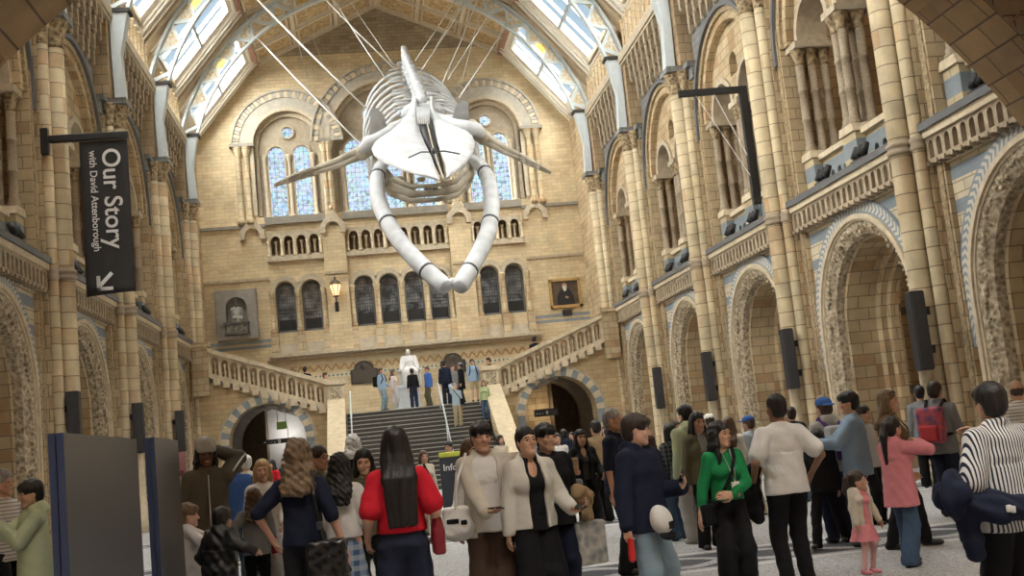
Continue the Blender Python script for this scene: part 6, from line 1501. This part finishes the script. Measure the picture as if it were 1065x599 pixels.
N = person('person in black T-shirt behind the one in the white jacket', 566, 440, 10.4, 25, skin='asian', hair=('mop', 'black'), top=T(BLK, hem=.82, fit=.05, sleeve=.9, cuff=.02), bottom=J(NAVY, .04), aL=(.22, -.16, 1.05), aR=(-.26, 0, .82), res=FN, build=1.12)
n_ = N['s']; S = SDF(.05); S.cap(V3(.16, -.22, 1.10)*n_, V3(.34, -.08, 1.05)*n_, .075, .07).cap(V3(.30, -.12, 1.03)*n_, V3(.34, -.10, .82)*n_, .065, .04).cap(V3(.2, -.2, 1.05)*n_, V3(.22, -.22, .88)*n_, .06, .045)
loose('folded_jacket', 'tan jacket carried over the arm of the person in the black T-shirt', 'jacket', S, TAN, N, .010, (.008, 30, 1.))
S = SDF(.02); S.box(V3(.31, -.10, .62)*n_, (.14, .05, .18), r=.02); S2 = strap(SDF(.01), [V3(.24, -.12, .82)*n_, V3(.27, -.14, 1.0)*n_, V3(.33, -.12, 1.0)*n_, V3(.38, -.1, .82)*n_], .012)
loose('tote_bag', 'pale patterned tote bag hanging beside the person in the black T-shirt', 'bag', S, carved('tote_print', (.20, .23, .25), (.55, .53, .48), 12., bump=.05), N, .012, None, [('handle', S2, BEI)])
O = person('woman walking in black jacket and trousers, sunglasses on her head, holding a paper bag', 603, 446, 16.8, 6, skin='tan', hair=('long', 'black', .25), top=T(cl('dark_grey', (.05, .045, .045)), hem=.95, vneck=True), jacket=T(BLK, hem=.84, open=.05, fit=.03), bottom=J(BLK, .055), shoes=WSH, aR=(-.25, -.30, 1.12), aL=(.24, -.22, 1.02), feet=((.12, .0), (-.09, -.08)), fem=True, res=.014, glasses='up')
o = O['s']; S = SDF(.01); S.box(V3(-.27, -.40, 1.24)*o, (.05, .035, .075), r=.008); loose('paper_bag', 'brown paper bag held by the woman walking in black', 'bag', S, TAN, O, .012)
S = SDF(.03); S.box(V3(-.30, -.28, .80)*o, (.12, .05, .15), r=.03); S.cap(V3(-.27, -.30, .95)*o, V3(-.25, -.31, 1.1)*o, .018, .014); loose('grey_bag', 'grey cloth bag hanging from the arm of the woman walking in black', 'bag', S, GRY, O, .013)
P_ = person('grey haired man in navy polo shirt in profile behind the boy in the hoodie', 636, 424, 12.6, 62, skin='tan', hair=('crop', 'grey'), top=T(NAVY, hem=.86, sleeve=.85, collar=True, fit=.03), bottom=J(BLK, .03), res=.012, build=1.08)
Q = person('boy in dark navy hoodie and pale jeans, in profile with phone in hand', 660, 430, 9.1, 38, skin='pale', hair=('mop', 'dark'), top=T(NAVY, hem=.80, fit=.055, hood=True, cuff=.005, n='hoodie'), bottom=J(LDEN, .055, fit=.02), aL=(.13, -.31, 1.13), hL=((-.30, -.55, .65), (-.75, .45, .2)), aR=(-.30, -.03, .78), res=.0095, curl=(.55, .9), head=(38, 4))
phone(Q, 0, 'phone in the raised hand of the boy in the navy hoodie')
q_ = Q['s']; w_ = Q['arms'][1][3]; S = SDF(.01); S.cap(w_+V3(.0, -.02, -.07), w_+V3(.0, -.02, -.26), .024, .030); S2 = SDF(.005); S2.cap(w_+V3(0, -.02, -.045), w_+V3(0, -.02, -.07), .018)
loose('red_bottle', 'red drink bottle in the lowered hand of the boy in the hoodie', 'bottle', S, plain('red_plastic', (.55, .02, .02), .3), Q, .007, None, [('cap', S2, plain('red_cap', (.35, .01, .01), .4))])
S = SDF(.012); ctr = V3(-.10, -.235, .90)*q_; RR = rotx(38)@rotz(0); S.ell(ctr, (.105, .085, .12), rot=rotx(20)); S.ell(ctr+V3(.0, .12, .0), (.2, .085, .2), cut=True); S2 = SDF(.01); S2.ell(ctr+V3(.015, -.045, -.125), (.085, .055, .03), rot=rotx(-30)); S3 = SDF(.003); S3.box(ctr+V3(.02, -.083, -.03), (.035, .008, .012), r=.003).box(ctr+V3(.02, -.08, -.06), (.03, .008, .012), r=.003)
loose('baseball_cap', 'white baseball cap with dark peak hanging at the front of the navy hoodie', 'cap', S, WHT, Q, .008, None, [('peak', S2, BLK), ('lettering', S3, BLK)])
person('woman in dark plaid shirt and jeans with black bob, seen from behind', 695, 440, 15.4, 205, skin='asian', hair=('bob', 'black'), top=T(DPLD, hem=.80, fit=.045), bottom=J(DEN, .045), aR=(-.22, -.25, 1.1), fem=True, res=.014, feet=((.14, .0), (-.12, .0)))
Sg = person('woman in green top with long black hair and crossbody strap', 747, 437, 10.0, 2, skin='asian', hair=('wavy', 'black', .30), top=T(GRN, hem=.98, fit=.016, neck=.15), bottom=J(BLK, .045, fit=.018), aL=(-.02, -.22, 1.04), eL=(1, .3, -.3), hL=((-1, -.15, .05), (0, .9, -.3)), aR=(-.32, -.02, .80), fem=True, res=.0095, head=(34, -2), curl=(.25, .4))
g = Sg['s']; S = SDF(.02); S.box(V3(-.23, -.06, .86)*g, (.05, .03, .075), r=.02); S2 = strap(SDF(.008), [V3(.10, -.02, 1.49)*g, V3(.075, -.12, 1.40)*g, V3(.02, -.168, 1.25)*g, V3(-.07, -.155, 1.10)*g, V3(-.17, -.12, .96)*g], .016)
loose('crossbody_bag', 'small black crossbody bag at the hip of the woman in green', 'bag', S, BLK, Sg, .010, None, [('strap', S2, BLK)])
S = SDF(.004); S.box(V3(.04, -.165, 1.10)*g, (.035, .005, .05), r=.003); S2 = strap(SDF(.003), [V3(-.04, -.09, 1.47)*g, V3(.0, -.17, 1.28)*g, V3(.035, -.166, 1.16)*g], .004); strap(S2, [V3(.05, -.09, 1.47)*g, V3(.045, -.17, 1.28)*g, V3(.045, -.166, 1.16)*g], .004)
loose('visitor_badge', 'white badge on a lanyard worn by the woman in green', 'badge', S, WHT, Sg, .006, None, [('lanyard', S2, LGRY)])
person('woman in dark jacket with sunglasses on her head, left of the woman in green', 724, 428, 14.0, 8, skin='tan', hair=('long', 'black', .2), top=T(GRY, hem=.84), jacket=T(OLV, hem=.84, open=.06, fit=.03), bottom=J(BLK, .03), fem=True, res=.014, glasses='up', head=(6, 2))
person('person in pale green jacket with black hair, farther back left of the woman in green', 711, 421, 14.8, 200, skin='asian', hair=('mop', 'black'), top=T(PGRN, hem=.78, fit=.05, hood=True, n='jacket'), bottom=J(LGRY, .03), shoes=WSH, res=.014)
# --- right front
Vm = person('man in white T-shirt and black trousers seen from behind', 805, 409, 10.2, 186, skin='brown', hair=('crop', 'black'), top=T(WHT, hem=.86, sleeve=.72, fit=.028, cuff=.012), bottom=J(BLK, .008, fit=.018), aL=(.27, -.10, .99), aR=(-.30, -.08, 1.0), eL=(.6, 1, 0), eR=(-.6, 1, 0), res=FN, build=1.14)
v = Vm['s']; S = SDF(.04); S.cap(V3(.24, -.12, 1.10)*v, V3(.30, -.26, 1.06)*v, .06, .06).cap(V3(.26, -.15, 1.05)*v, V3(.25, -.13, .66)*v, .075, .06).cap(V3(.3, -.22, 1.0)*v, V3(.3, -.2, .7)*v, .06, .05)
loose('carried_coat', 'black coat hanging over the arm of the man in the white T-shirt', 'coat', S, BLK, Vm, .011, (.008, 28, 1.))
person('short person in black striding behind the man in the white T-shirt', 848, 446, 12.8, -48, skin='tan', hair=('mop', 'black'), top=T(BLK, hem=.82, fit=.04, n='jacket'), bottom=J(BLK, .02), shoes=(.03, .03, .03), aR=(-.22, -.2, .92), feet=((.10, .36), (-.09, -.26)), res=.013)
X = person('person in blue cap and pale hooded top with a purple backpack', 855, 413, 13.2, 188, skin='light', hair=('short', 'brown'), top=T(LGRY, hem=.85, fit=.045, hood=True, n='hoodie'), bottom=J(NAVY, .02), hat=('capback', cl('cap_blue', (.05, .14, .42))), res=.013, aL=(.25, -.15, 1.0))
def backpack(w, label, m1, m2, m3, h=.012, sc=1.):
    s = w['s']; S = SDF(.05); S.box(V3(0, .25, 1.20)*s, (.11*sc, .05, .17*sc), r=.045); S2 = SDF(.03); S2.box(V3(0, .33, 1.10)*s, (.085*sc, .02, .075), r=.03); S3 = SDF(.01)
    for q in (-1, 1): strap(S3, [V3(q*.09, .17, 1.40)*s, V3(q*.115, .04, 1.51)*s, V3(q*.12, -.09, 1.42)*s, V3(q*.135, -.145, 1.26)*s, V3(q*.18, -.02, 1.08)*s, V3(q*.12, .18, 1.06)*s], .022)
    return loose('backpack', label, 'backpack', S, m1, w, h, None, [('front_pocket', S2, m2), ('shoulder_straps', S3, m3)])
backpack(X, 'grey and purple backpack worn by the person in the blue cap', LGRY, cl('purple', (.11, .045, .22)), cl('purple', (.11, .045, .22)))
Yb = person('man in light blue sweatshirt with black hair holding a device up in front', 880, 407, 12.6, -112, skin='asian', hair=('mop', 'black'), top=T(LBLU, hem=.80, fit=.05, cuff=.005), bottom=J(BLK, .03), aL=(.12, -.42, 1.20), aR=(-.10, -.44, 1.22), res=.012, curl=(.7, .7))
y = Yb['s']; S = SDF(.004); S.box(V3(.02, -.50, 1.27)*y, (.12, .006, .08), r=.004, rot=rotx(-35)); loose('tablet', 'dark tablet held by the man in the light blue sweatshirt', 'tablet', S, BLACK, Yb, .008)
Zg = person('small girl in pink dress, beige jacket and pale tights', 890, 488, 10.6, 22, skin='tan', hair=('ponytail', 'dark', .12), top=T(PNK, hem=.80, fit=.02, sleeve=.5), jacket=T(CRM, hem=.72, open=.075, fit=.03, collar=True), bottom=dict(t='skirt', m=PNK, hem=.56, flare=.10, tights=PPNK), shoes=(.6, .22, .25), aL=(.30, -.10, .88), aR=(-.28, -.12, .86), res=.010, head=(40, -4), fem=True)
AA = person('woman in loose pink shirt and jeans with a dark ponytail, hand at her mouth', 926, 433, 10.8, 112, skin='tan', hair=('ponytail', 'black', .30), top=T(PNK, hem=.70, fit=.05, flare=.02, collar=True), bottom=J(DEN, .05), aR=(-.14, -.27, 1.42), aL=(.10, -.26, 1.05), fem=True, res=.0105, feet=((.11, -.14), (-.1, .12)), head=(4, 4))
AB = person('fair haired woman in brown with sunglasses on her head, behind the pink shirt', 922, 405, 12.0, 55, skin='light', hair=('long', 'lbrown', .18), top=T(BEI, hem=.62, fit=.03, flare=.03), jacket=T(cl('brown_jacket', (.13, .085, .05)), hem=.80, open=.07, fit=.035), bottom=J(BLK, .01), aL=(.2, -.25, 1.1), fem=True, res=.012, glasses='up', feet=((.1, -.2), (-.1, .15)))
AC = person('man in grey jacket and jeans with glasses and a red and blue backpack', 971, 396, 14.3, 128, skin='light', hair=('short', 'dark'), top=T(GRY, hem=.82, fit=.04, collar=True, n='jacket'), bottom=J(DDEN, .02), aL=(.2, -.28, 1.1), aR=(-.2, -.25, 1.1), res=.013, glasses='eyes', feet=((.12, -.1), (-.12, .1)))
backpack(AC, 'red, white and blue patterned backpack of the man in the grey jacket', carved('backpack_print', (.05, .07, .16), (.55, .10, .10), 9., bump=.05), cl('red_pack', (.45, .05, .06)), BLK, sc=1.15)
AD = person('man in blue and white striped shirt with black hair, seen from behind at the right', 1026, 398, 6.8, 192, skin='asian', hair=('mop', 'black'), top=T(STRP, hem=.80, sleeve=.95, fit=.045, cuff=.015, collar=True), bottom=J(BLK, .03, fit=.02), aL=(.25, -.22, 1.06), aR=(-.16, -.32, 1.40), res=FN, build=1.12, head=(-12, 2))
d = AD['s']; S = SDF(.05); S.cap(V3(.16, .02, 1.04)*d, V3(.40, -.10, 1.06)*d, .075, .085).cap(V3(.14, .10, 1.0)*d, V3(.02, .17, .98)*d, .07, .05).cap(V3(.30, .02, 1.0)*d, V3(.20, .15, .93)*d, .09, .07).cap(V3(.33, -.04, .98)*d, V3(.32, .02, .70)*d, .075, .06).cap(V3(.2, .12, .98)*d, V3(.05, .19, .91)*d, .07, .045)
S3 = SDF(.003); S3.box(V3(.20, .232, .965)*d, (.014, .006, .02), r=.003).box(V3(.17, .236, .955)*d, (.012, .006, .02), r=.003)
loose('carried_jacket', 'dark navy jacket bundled over the arm of the man in the striped shirt', 'jacket', S, NAVY, AD, .010, (.009, 26, 1.), [('logo', S3, WHT)])
S = SDF(.03); hc = V3(.46, .06, 1.08)*d; S.ell(hc, (.15, .05, .16), rot=rotz(-25)); S.ell(hc+V3(0, .03, 0), (.085, .10, .09)); loose('sun_hat', 'dark navy wide-brimmed hat held with the bundled jacket', 'hat', S, NAVY, AD, .010, (.004, 22, 2.))
person('balding man in finely striped white T-shirt at the right edge', 1055, 394, 12.2, 165, skin='tan', hair=('bald', 'dark'), top=T(FSTR, hem=.82, sleeve=.85, fit=.035), bottom=J(NAVY, .02), aL=(.22, -.2, 1.05), res=.012)
# --- farther back
FR = .016
def far(label, px, py, Y, hd, hair, topm, botm, **kw): return person(label, px, py, Y, hd, hair=hair, top=T(topm, hem=kw.pop('hem', .84), fit=kw.pop('fit', .03)), bottom=J(botm, .03), res=FR if Y < 20 else .021, **kw)
far('woman with short fair hair in a white top facing the camera, below the left arch', 272, 477, 13.2, 4, ('bob', 'blond'), WHT, LGRY, skin='light', fem=True, aL=(.2, -.25, 1.0))
far('man in beige cap and blue top seen behind the beanie wearer', 241, 469, 14.5, 185, ('short', 'grey'), BLU, DEN, skin='light', hat=('cap', BEI))
far('white haired man with dark rucksack below the left arch', 255, 473, 19., 200, ('short', 'white'), CRM, BEI, skin='light')
far('man with glasses in olive jacket, right of the curly haired woman', 331, 463, 12.2, 55, ('short', 'dark'), OLV, BLK, skin='tan', glasses='eyes')
far('person with fluffy white hair in black, before the foot of the stairs', 366, 452, 17.5, 190, ('curly', 'white', .05), BLK, BLK, skin='light')
far('person in a cream top and reddish hair near the left of the Info panel', 440, 468, 21, 20, ('bob', 'brown'), CRM, KHA, skin='light', fem=True)
far('person in blue and white behind the Info panel', 466, 459, 25, -30, ('short', 'black'), LBLU, DEN, skin='tan')
far('long haired woman in white and tan, right of the woman in green', 757, 433, 16.2, 150, ('long', 'brown', .22), WHT, BEI, skin='light', fem=True)
far('person in pale blue cap and shirt, left of the man in the white T-shirt', 777, 432, 17.5, -150, ('short', 'brown'), cl('sky', (.42, .52, .60)), BEI, skin='light', hat=('cap', BLU))
far('person in white hat behind the woman in green', 737, 430, 19., 170, ('short', 'dark'), LGRY, GRY, skin='light', hat=('cap', WHT))
far('man in dark T-shirt right of the white T-shirt, far back', 822, 423, 19., 160, ('short', 'dark'), NAVY, DEN, skin='light')
far('dark haired person between the light blue sweatshirt and the pink shirt', 897, 421, 14.5, 40, ('short', 'black'), cl('white_far', (.5, .5, .49)), BLK, skin='asian')
far('person in tan coat with black hair behind the grey haired man', 618, 437, 19.5, 200, ('short', 'black'), TAN, BLK, skin='asian')
far('dark haired person beside the big right arch, behind the backpack', 955, 401, 19., 150, ('short', 'black'), GRY, BLK, skin='tan')
far('woman with brown hair left of the plaid shirt', 668, 434, 17.5, 120, ('bob', 'brown'), BRN, BLK, skin='light', fem=True)
far('person in white hooded top beyond the plaid shirt', 702, 437, 21., 30, ('short', 'dark'), WHT, DEN, skin='tan')
cols = [BLK, DPLD, WHT, NAVY, OLV, LBLU, PNK, GRY, BEI, RED, DEN, TAN]; nm = ['black', 'dark checked', 'white', 'navy', 'olive', 'light blue', 'pink', 'grey', 'beige', 'red', 'denim blue', 'tan']
for i, (px, py, Y) in enumerate([(566, 451, 27), (573, 447, 33), (579, 450, 24), (586, 446, 31), (594, 449, 36), (556, 446, 36), (629, 442, 27), (648, 441, 30), (520, 452, 30), (282, 478, 30), (295, 476, 35), (246, 481, 24)]):
    far('distant visitor in %s, %s' % (nm[i], 'in the crowd before the right stair arch' if px > 500 else 'in the crowd near the left stair arch'), px, py, Y, rng.choice((0, 30, 180, 150, -40)), (rng.choice(('short', 'bob', 'long')), rng.choice(('black', 'dark', 'brown'))), cols[i], rng.choice((BLK, DEN, GRY)), skin=rng.choice(('light', 'tan', 'asian')))
# --- on the landing and the stairs
def stand_on_stairs(pxf, pyf):
    best = None
    for i in range(400):
        Y = 39.9+i*.015; z = max(0, math.ceil((Y-(YS-TRD*(NS-1)))/TRD)*RISE)
        e = abs(at(pxf, pyf, Y).z-z)
        if best is None or e < best[0]: best = (e, Y, z)
    return best[1], best[2]
L0 = 3.15
def top_of(label, px, py, Y, hd, hair, t, b, **kw): return person(label, px, py, Y, hd, z0=L0, hair=hair, top=T(t, hem=kw.pop('hem', .84), fit=.03), bottom=kw.pop('bottom', None) or J(b, .03), res=.02, **kw)
s1 = top_of('visitor in pale blue jacket and jeans at the left of the landing', 396, 382, 46.3, 60, ('short', 'brown'), LBLU, LDEN, skin='light', aL=(.2, -.2, 1.))
s2 = top_of('woman in long pale dress on the landing, left of the statue', 408.5, 384, 46.5, 70, ('long', 'brown', .2), cl('pale_dress', (.60, .52, .52)), LGRY, fem=True, skin='light', hem=.3, shoes=WSH)
s3 = top_of('visitor in dark top and jeans facing the white statue', 428, 383, 46.2, 180, ('short', 'black'), BLK, DDEN, skin='tan', hem=.95)
s4 = top_of('visitor in bright blue jacket right of the statue', 443.5, 381, 46.6, -60, ('short', 'brown'), BLU, OLV, skin='light')
s5 = top_of('tall visitor in dark navy on the landing', 461.5, 375, 46.4, 170, ('short', 'dark'), NAVY, NAVY, skin='light', hat=('cap', NAVY))
s6 = top_of('visitor in grey half hidden on the landing', 470, 379, 47.6, 30, ('short', 'brown'), GRY, DEN, skin='light', aR=(-.3, -.2, 1.1))
s7 = top_of('visitor in black coat with dark cap on the landing', 478, 377, 46.3, -110, ('short', 'black'), BLK, BLK, skin='tan', hat=('cap', GRY), hem=.6)
s8 = top_of('visitor in shorts with a backpack at the right of the landing', 490.5, 373, 46.1, 5, ('short', 'dark'), LBLU, KHA, skin='light', bottom=dict(t='shorts', m=KHA))
backpack(s8, 'dark backpack straps and pack of the visitor in shorts on the landing', BLK, GRY, BLK, .02)
backpack(s1, 'dark backpack of the visitor in pale blue on the landing', BLK, GRY, BLK, .02)
Yq, zq = stand_on_stairs(475, 443); s9 = person('man in light blue shirt and khaki trousers walking down the stairs, phone at ear', 472.5, 393, Yq, 10, z0=zq, skin='light', hair=('crop', 'grey'), top=T(cl('shirt_blue', (.36, .45, .52)), hem=.86), bottom=J(KHA, .02), aR=(-.14, -.16, 1.55), res=.018, H=1.72)
S = SDF(.02); S.box(V3(.20, -.14, .98), (.05, .04, .09), r=.03); S2 = strap(SDF(.008), [V3(-.1, -.03, 1.47), V3(0, -.16, 1.28), V3(.16, -.14, 1.05)], .016); loose('camera_bag', 'dark shoulder bag of the man walking down the stairs', 'bag', S, BLK, s9, .018, None, [('strap', S2, BLK)])
Yq, zq = stand_on_stairs(505, 438); person('woman in light green top and jeans coming down by the right parapet', 503.5, 405, Yq, -15, z0=zq, skin='light', hair=('long', 'lbrown', .1), top=T(cl('lime', (.40, .46, .25)), hem=.88), bottom=J(DEN, .02), fem=True, res=.018, H=1.6)
fz = lambda x: 3.15+.165*max(0, (abs(x)-3.62)/((8.9-3.62)/13))
for px, py, lb, tm, hr_ in ((317, 377, 'visitor in dark top on the left side stairs, head above the rail', BLK, 'dark'), (338, 384, 'visitor in white on the left side stairs near the pedestal', WHT, 'brown'), (507, 370, 'visitor at the foot of the right side stairs, only the head showing', BLK, 'dark'), (555, 346, 'visitor in black climbing the right side stairs', BLK, 'black')):
    x = at(px, py, 47.2).x; z = fz(x) if abs(x) > 3.7 else L0
    zt = at(px, py, 47.2).z; person(lb, px, py, 47.2, rng.choice((70, -70, 160)), z0=z, H=max(1.5, min(1.85, zt-z-.015)), hair=('short', hr_), top=T(tm, hem=.84), bottom=J(BLK), res=.02, skin='light')
# white seated statue on its plinth
MAR = plain('white_marble', (.62, .62, .61), .45, var=.05)
p = at(424, 363, 50.4); px0 = at(411, 425, 50.4).x; px1 = at(438, 425, 50.4).x
stt = empty('seated_statue', (p.x, 50.4, L0), label='white marble seated statue of a bearded man at the back of the landing', cat='statue')
zs = p.z-L0-1.66
fig = person('x', 424, 363, 50.4, 0, H=2.16, z0=L0+zs-.49, hair=('bald', 'grey'), top=T(WHT, hem=.8, fit=.05, n='robe'), bottom=dict(t='skirt', m=WHT, hem=.72, flare=.03), stone_=MAR, res=.022, feet=((.14, -.42, .40), (-.14, -.46, .40)), aL=(.30, -.32, .97), aR=(-.30, -.30, .98), shoes=(.7, .7, .7), build=1.38)
fr = fig['root']; kids = list(fr.children)
for c in kids: c.parent = stt; c.location = Vector(fr.location)-Vector(stt.location)
bpy.data.objects.remove(fr)
S = SDF(.06); S.cap(V3(.1, -.2, .95), V3(.15, -.48, .85), .15, .13).cap(V3(-.1, -.2, .95), V3(-.15, -.5, .85), .15, .13).cap(V3(.15, -.48, .85), V3(.16, -.50, .25), .13, .12).cap(V3(-.15, -.5, .85), V3(-.16, -.53, .25), .13, .12); S.box((0, .10, .64), (.36, .25, .22), r=.04); S.box((0, .30, .95), (.32, .05, .2), r=.04)
for q in (-1, 1): S.cap((q*.36, -.2, .95), (q*.36, .25, .95), .07)
o_ = npmesh('chair_and_robe', [S.mesh(.03)], [MAR], stt); sc_ = 1.234; o_.scale = (sc_,)*3; o_.location = (0, 0, zs-.49)
m = MB(); m.bbox((px0-p.x, -.75, 0), (px1-p.x, .75, zs-.12), .04); m.bbox((px0-p.x-.06, -.8, zs-.14), (px1-p.x+.06, .8, zs), .03); m.build('plinth', plain('pale_plinth', (.46, .50, .53), .5), stt)
# bust in the wall niche
c_, z_, w_, h_ = BUST; BRZ = plain('bust_bronze', (.20, .19, .175), .45, metal=.2, var=.3, nscale=6)
bs = empty('portrait_bust', (c_, DEND-.30, z_+h_*.31), label='dark bust of a man in a hat inside the wall niche', cat='bust')
HB = h_*.50/.49
fig = person('x', 247, 330, DEND-.3, 8, H=HB, z0=z_+h_*.31-.53*HB, hair=('short', 'grey'), top=T(WHT, hem=.93, fit=.04, n='coat', collar=True), stone_=BRZ, res=.03, hide_legs=True, shoes=None, aL=(.14, -.16, 1.06), aR=(-.05, -.2, 1.08), hat=('capback', BRZ))
fr = fig['root']; kids = list(fr.children)
for c in kids:
    c.parent = bs
    if c.name.startswith('coat'): c.data.materials[0] = plain('bust_pale', (.36, .35, .33), .6, var=.2)
    c.location = Vector((0, 0, -.53*HB)); c.rotation_euler = (0, 0, .14); c.scale = (.86, .7, 1)
bpy.data.objects.remove(fr)
# ================================================================== light
w = bpy.data.worlds.new('sky'); SC.world = w; w.use_nodes = True; nt = w.node_tree; L = nt.links
bg = nt.nodes['Background']; tc = nd(nt, 'ShaderNodeTexCoord'); n = nd(nt, 'ShaderNodeTexNoise', Scale=3.5, Detail=6.); L.new(tc.outputs['Generated'], n.inputs['Vector'])
r = nd(nt, 'ShaderNodeValToRGB'); r.color_ramp.elements[0].position = .46; r.color_ramp.elements[1].position = .74; r.color_ramp.elements[0].color = (.58, .76, .92, 1); r.color_ramp.elements[1].color = (1, 1, 1, 1)
L.new(n.outputs['Fac'], r.inputs[0]); L.new(r.outputs[0], bg.inputs['Color']); bg.inputs['Strength'].default_value = WORLD_S
def sun(name, d, s, ang, col=(1, 1, 1)):
    l = bpy.data.lights.new(name, 'SUN'); l.energy = s; l.angle = math.radians(ang); l.color = col
    o = bpy.data.objects.new(name, l); COL.objects.link(o); o.rotation_euler = Vector(d).to_track_quat('-Z', 'Y').to_euler(); return o
sun('sun', (.45, .30, -1), SUN_S, 130, (1, .96, .90))
def area(name, loc, tgt, sx, sy, p, col):
    l = bpy.data.lights.new(name, 'AREA'); l.shape = 'RECTANGLE'; l.size = sx; l.size_y = sy; l.energy = p; l.color = col
    o = bpy.data.objects.new(name, l); COL.objects.link(o); o.location = loc; o.rotation_euler = (Vector(tgt)-Vector(loc)).to_track_quat('-Z', 'Y').to_euler(); return o
# the hall's own uplights along the gallery ledges and lamps in the aisles
def spotl(name, loc, tgt, p, ang, col, r=.15):
    l = bpy.data.lights.new(name, 'SPOT'); l.energy = p; l.spot_size = math.radians(ang); l.spot_blend = .7; l.color = col; l.shadow_soft_size = r
    o = bpy.data.objects.new(name, l); COL.objects.link(o); o.location = loc; o.rotation_euler = (Vector(tgt)-Vector(loc)).to_track_quat('-Z', 'Y').to_euler(); return o
def pointl(name, loc, p, col, r=.25):
    l = bpy.data.lights.new(name, 'POINT'); l.energy = p; l.color = col; l.shadow_soft_size = r
    o = bpy.data.objects.new(name, l); COL.objects.link(o); o.location = loc; return o
for k in range(2, 7):
    for s in (1, -1):
        y = PY(k)+3.35
        spotl('ledge_spot', (s*8.5, y, 6.95), (-s*6.5, y+3, 15.), LEDGE_P, 95, (1, .87, .68))
        pointl('aisle_lamp', (s*12.2, y, 4.9), AISLE_P, (1, .72, .42))
        pointl('gallery_lamp', (s*11.4, y, 11.8), GAL_P, (1, .8, .55))
pointl('passage_lamp', (-5.6, 51.2, 2.6), 45, (1, .95, .9)); pointl('passage_lamp', (6.0, 51.2, 2.6), 30, (1, .8, .55))
vs = SC.view_settings; SC.display_settings.display_device = 'sRGB'; vs.view_transform = 'Standard'; vs.look = 'None'; vs.exposure = EXPO; vs.gamma = 1.0; vs.use_curve_mapping = False
SC.cycles.max_bounces = 8; SC.cycles.diffuse_bounces = 5; SC.cycles.transparent_max_bounces = 16; SC.cycles.use_denoising = True
SC.cycles.sample_clamp_indirect = 6.
bpy.context.view_layer.update()
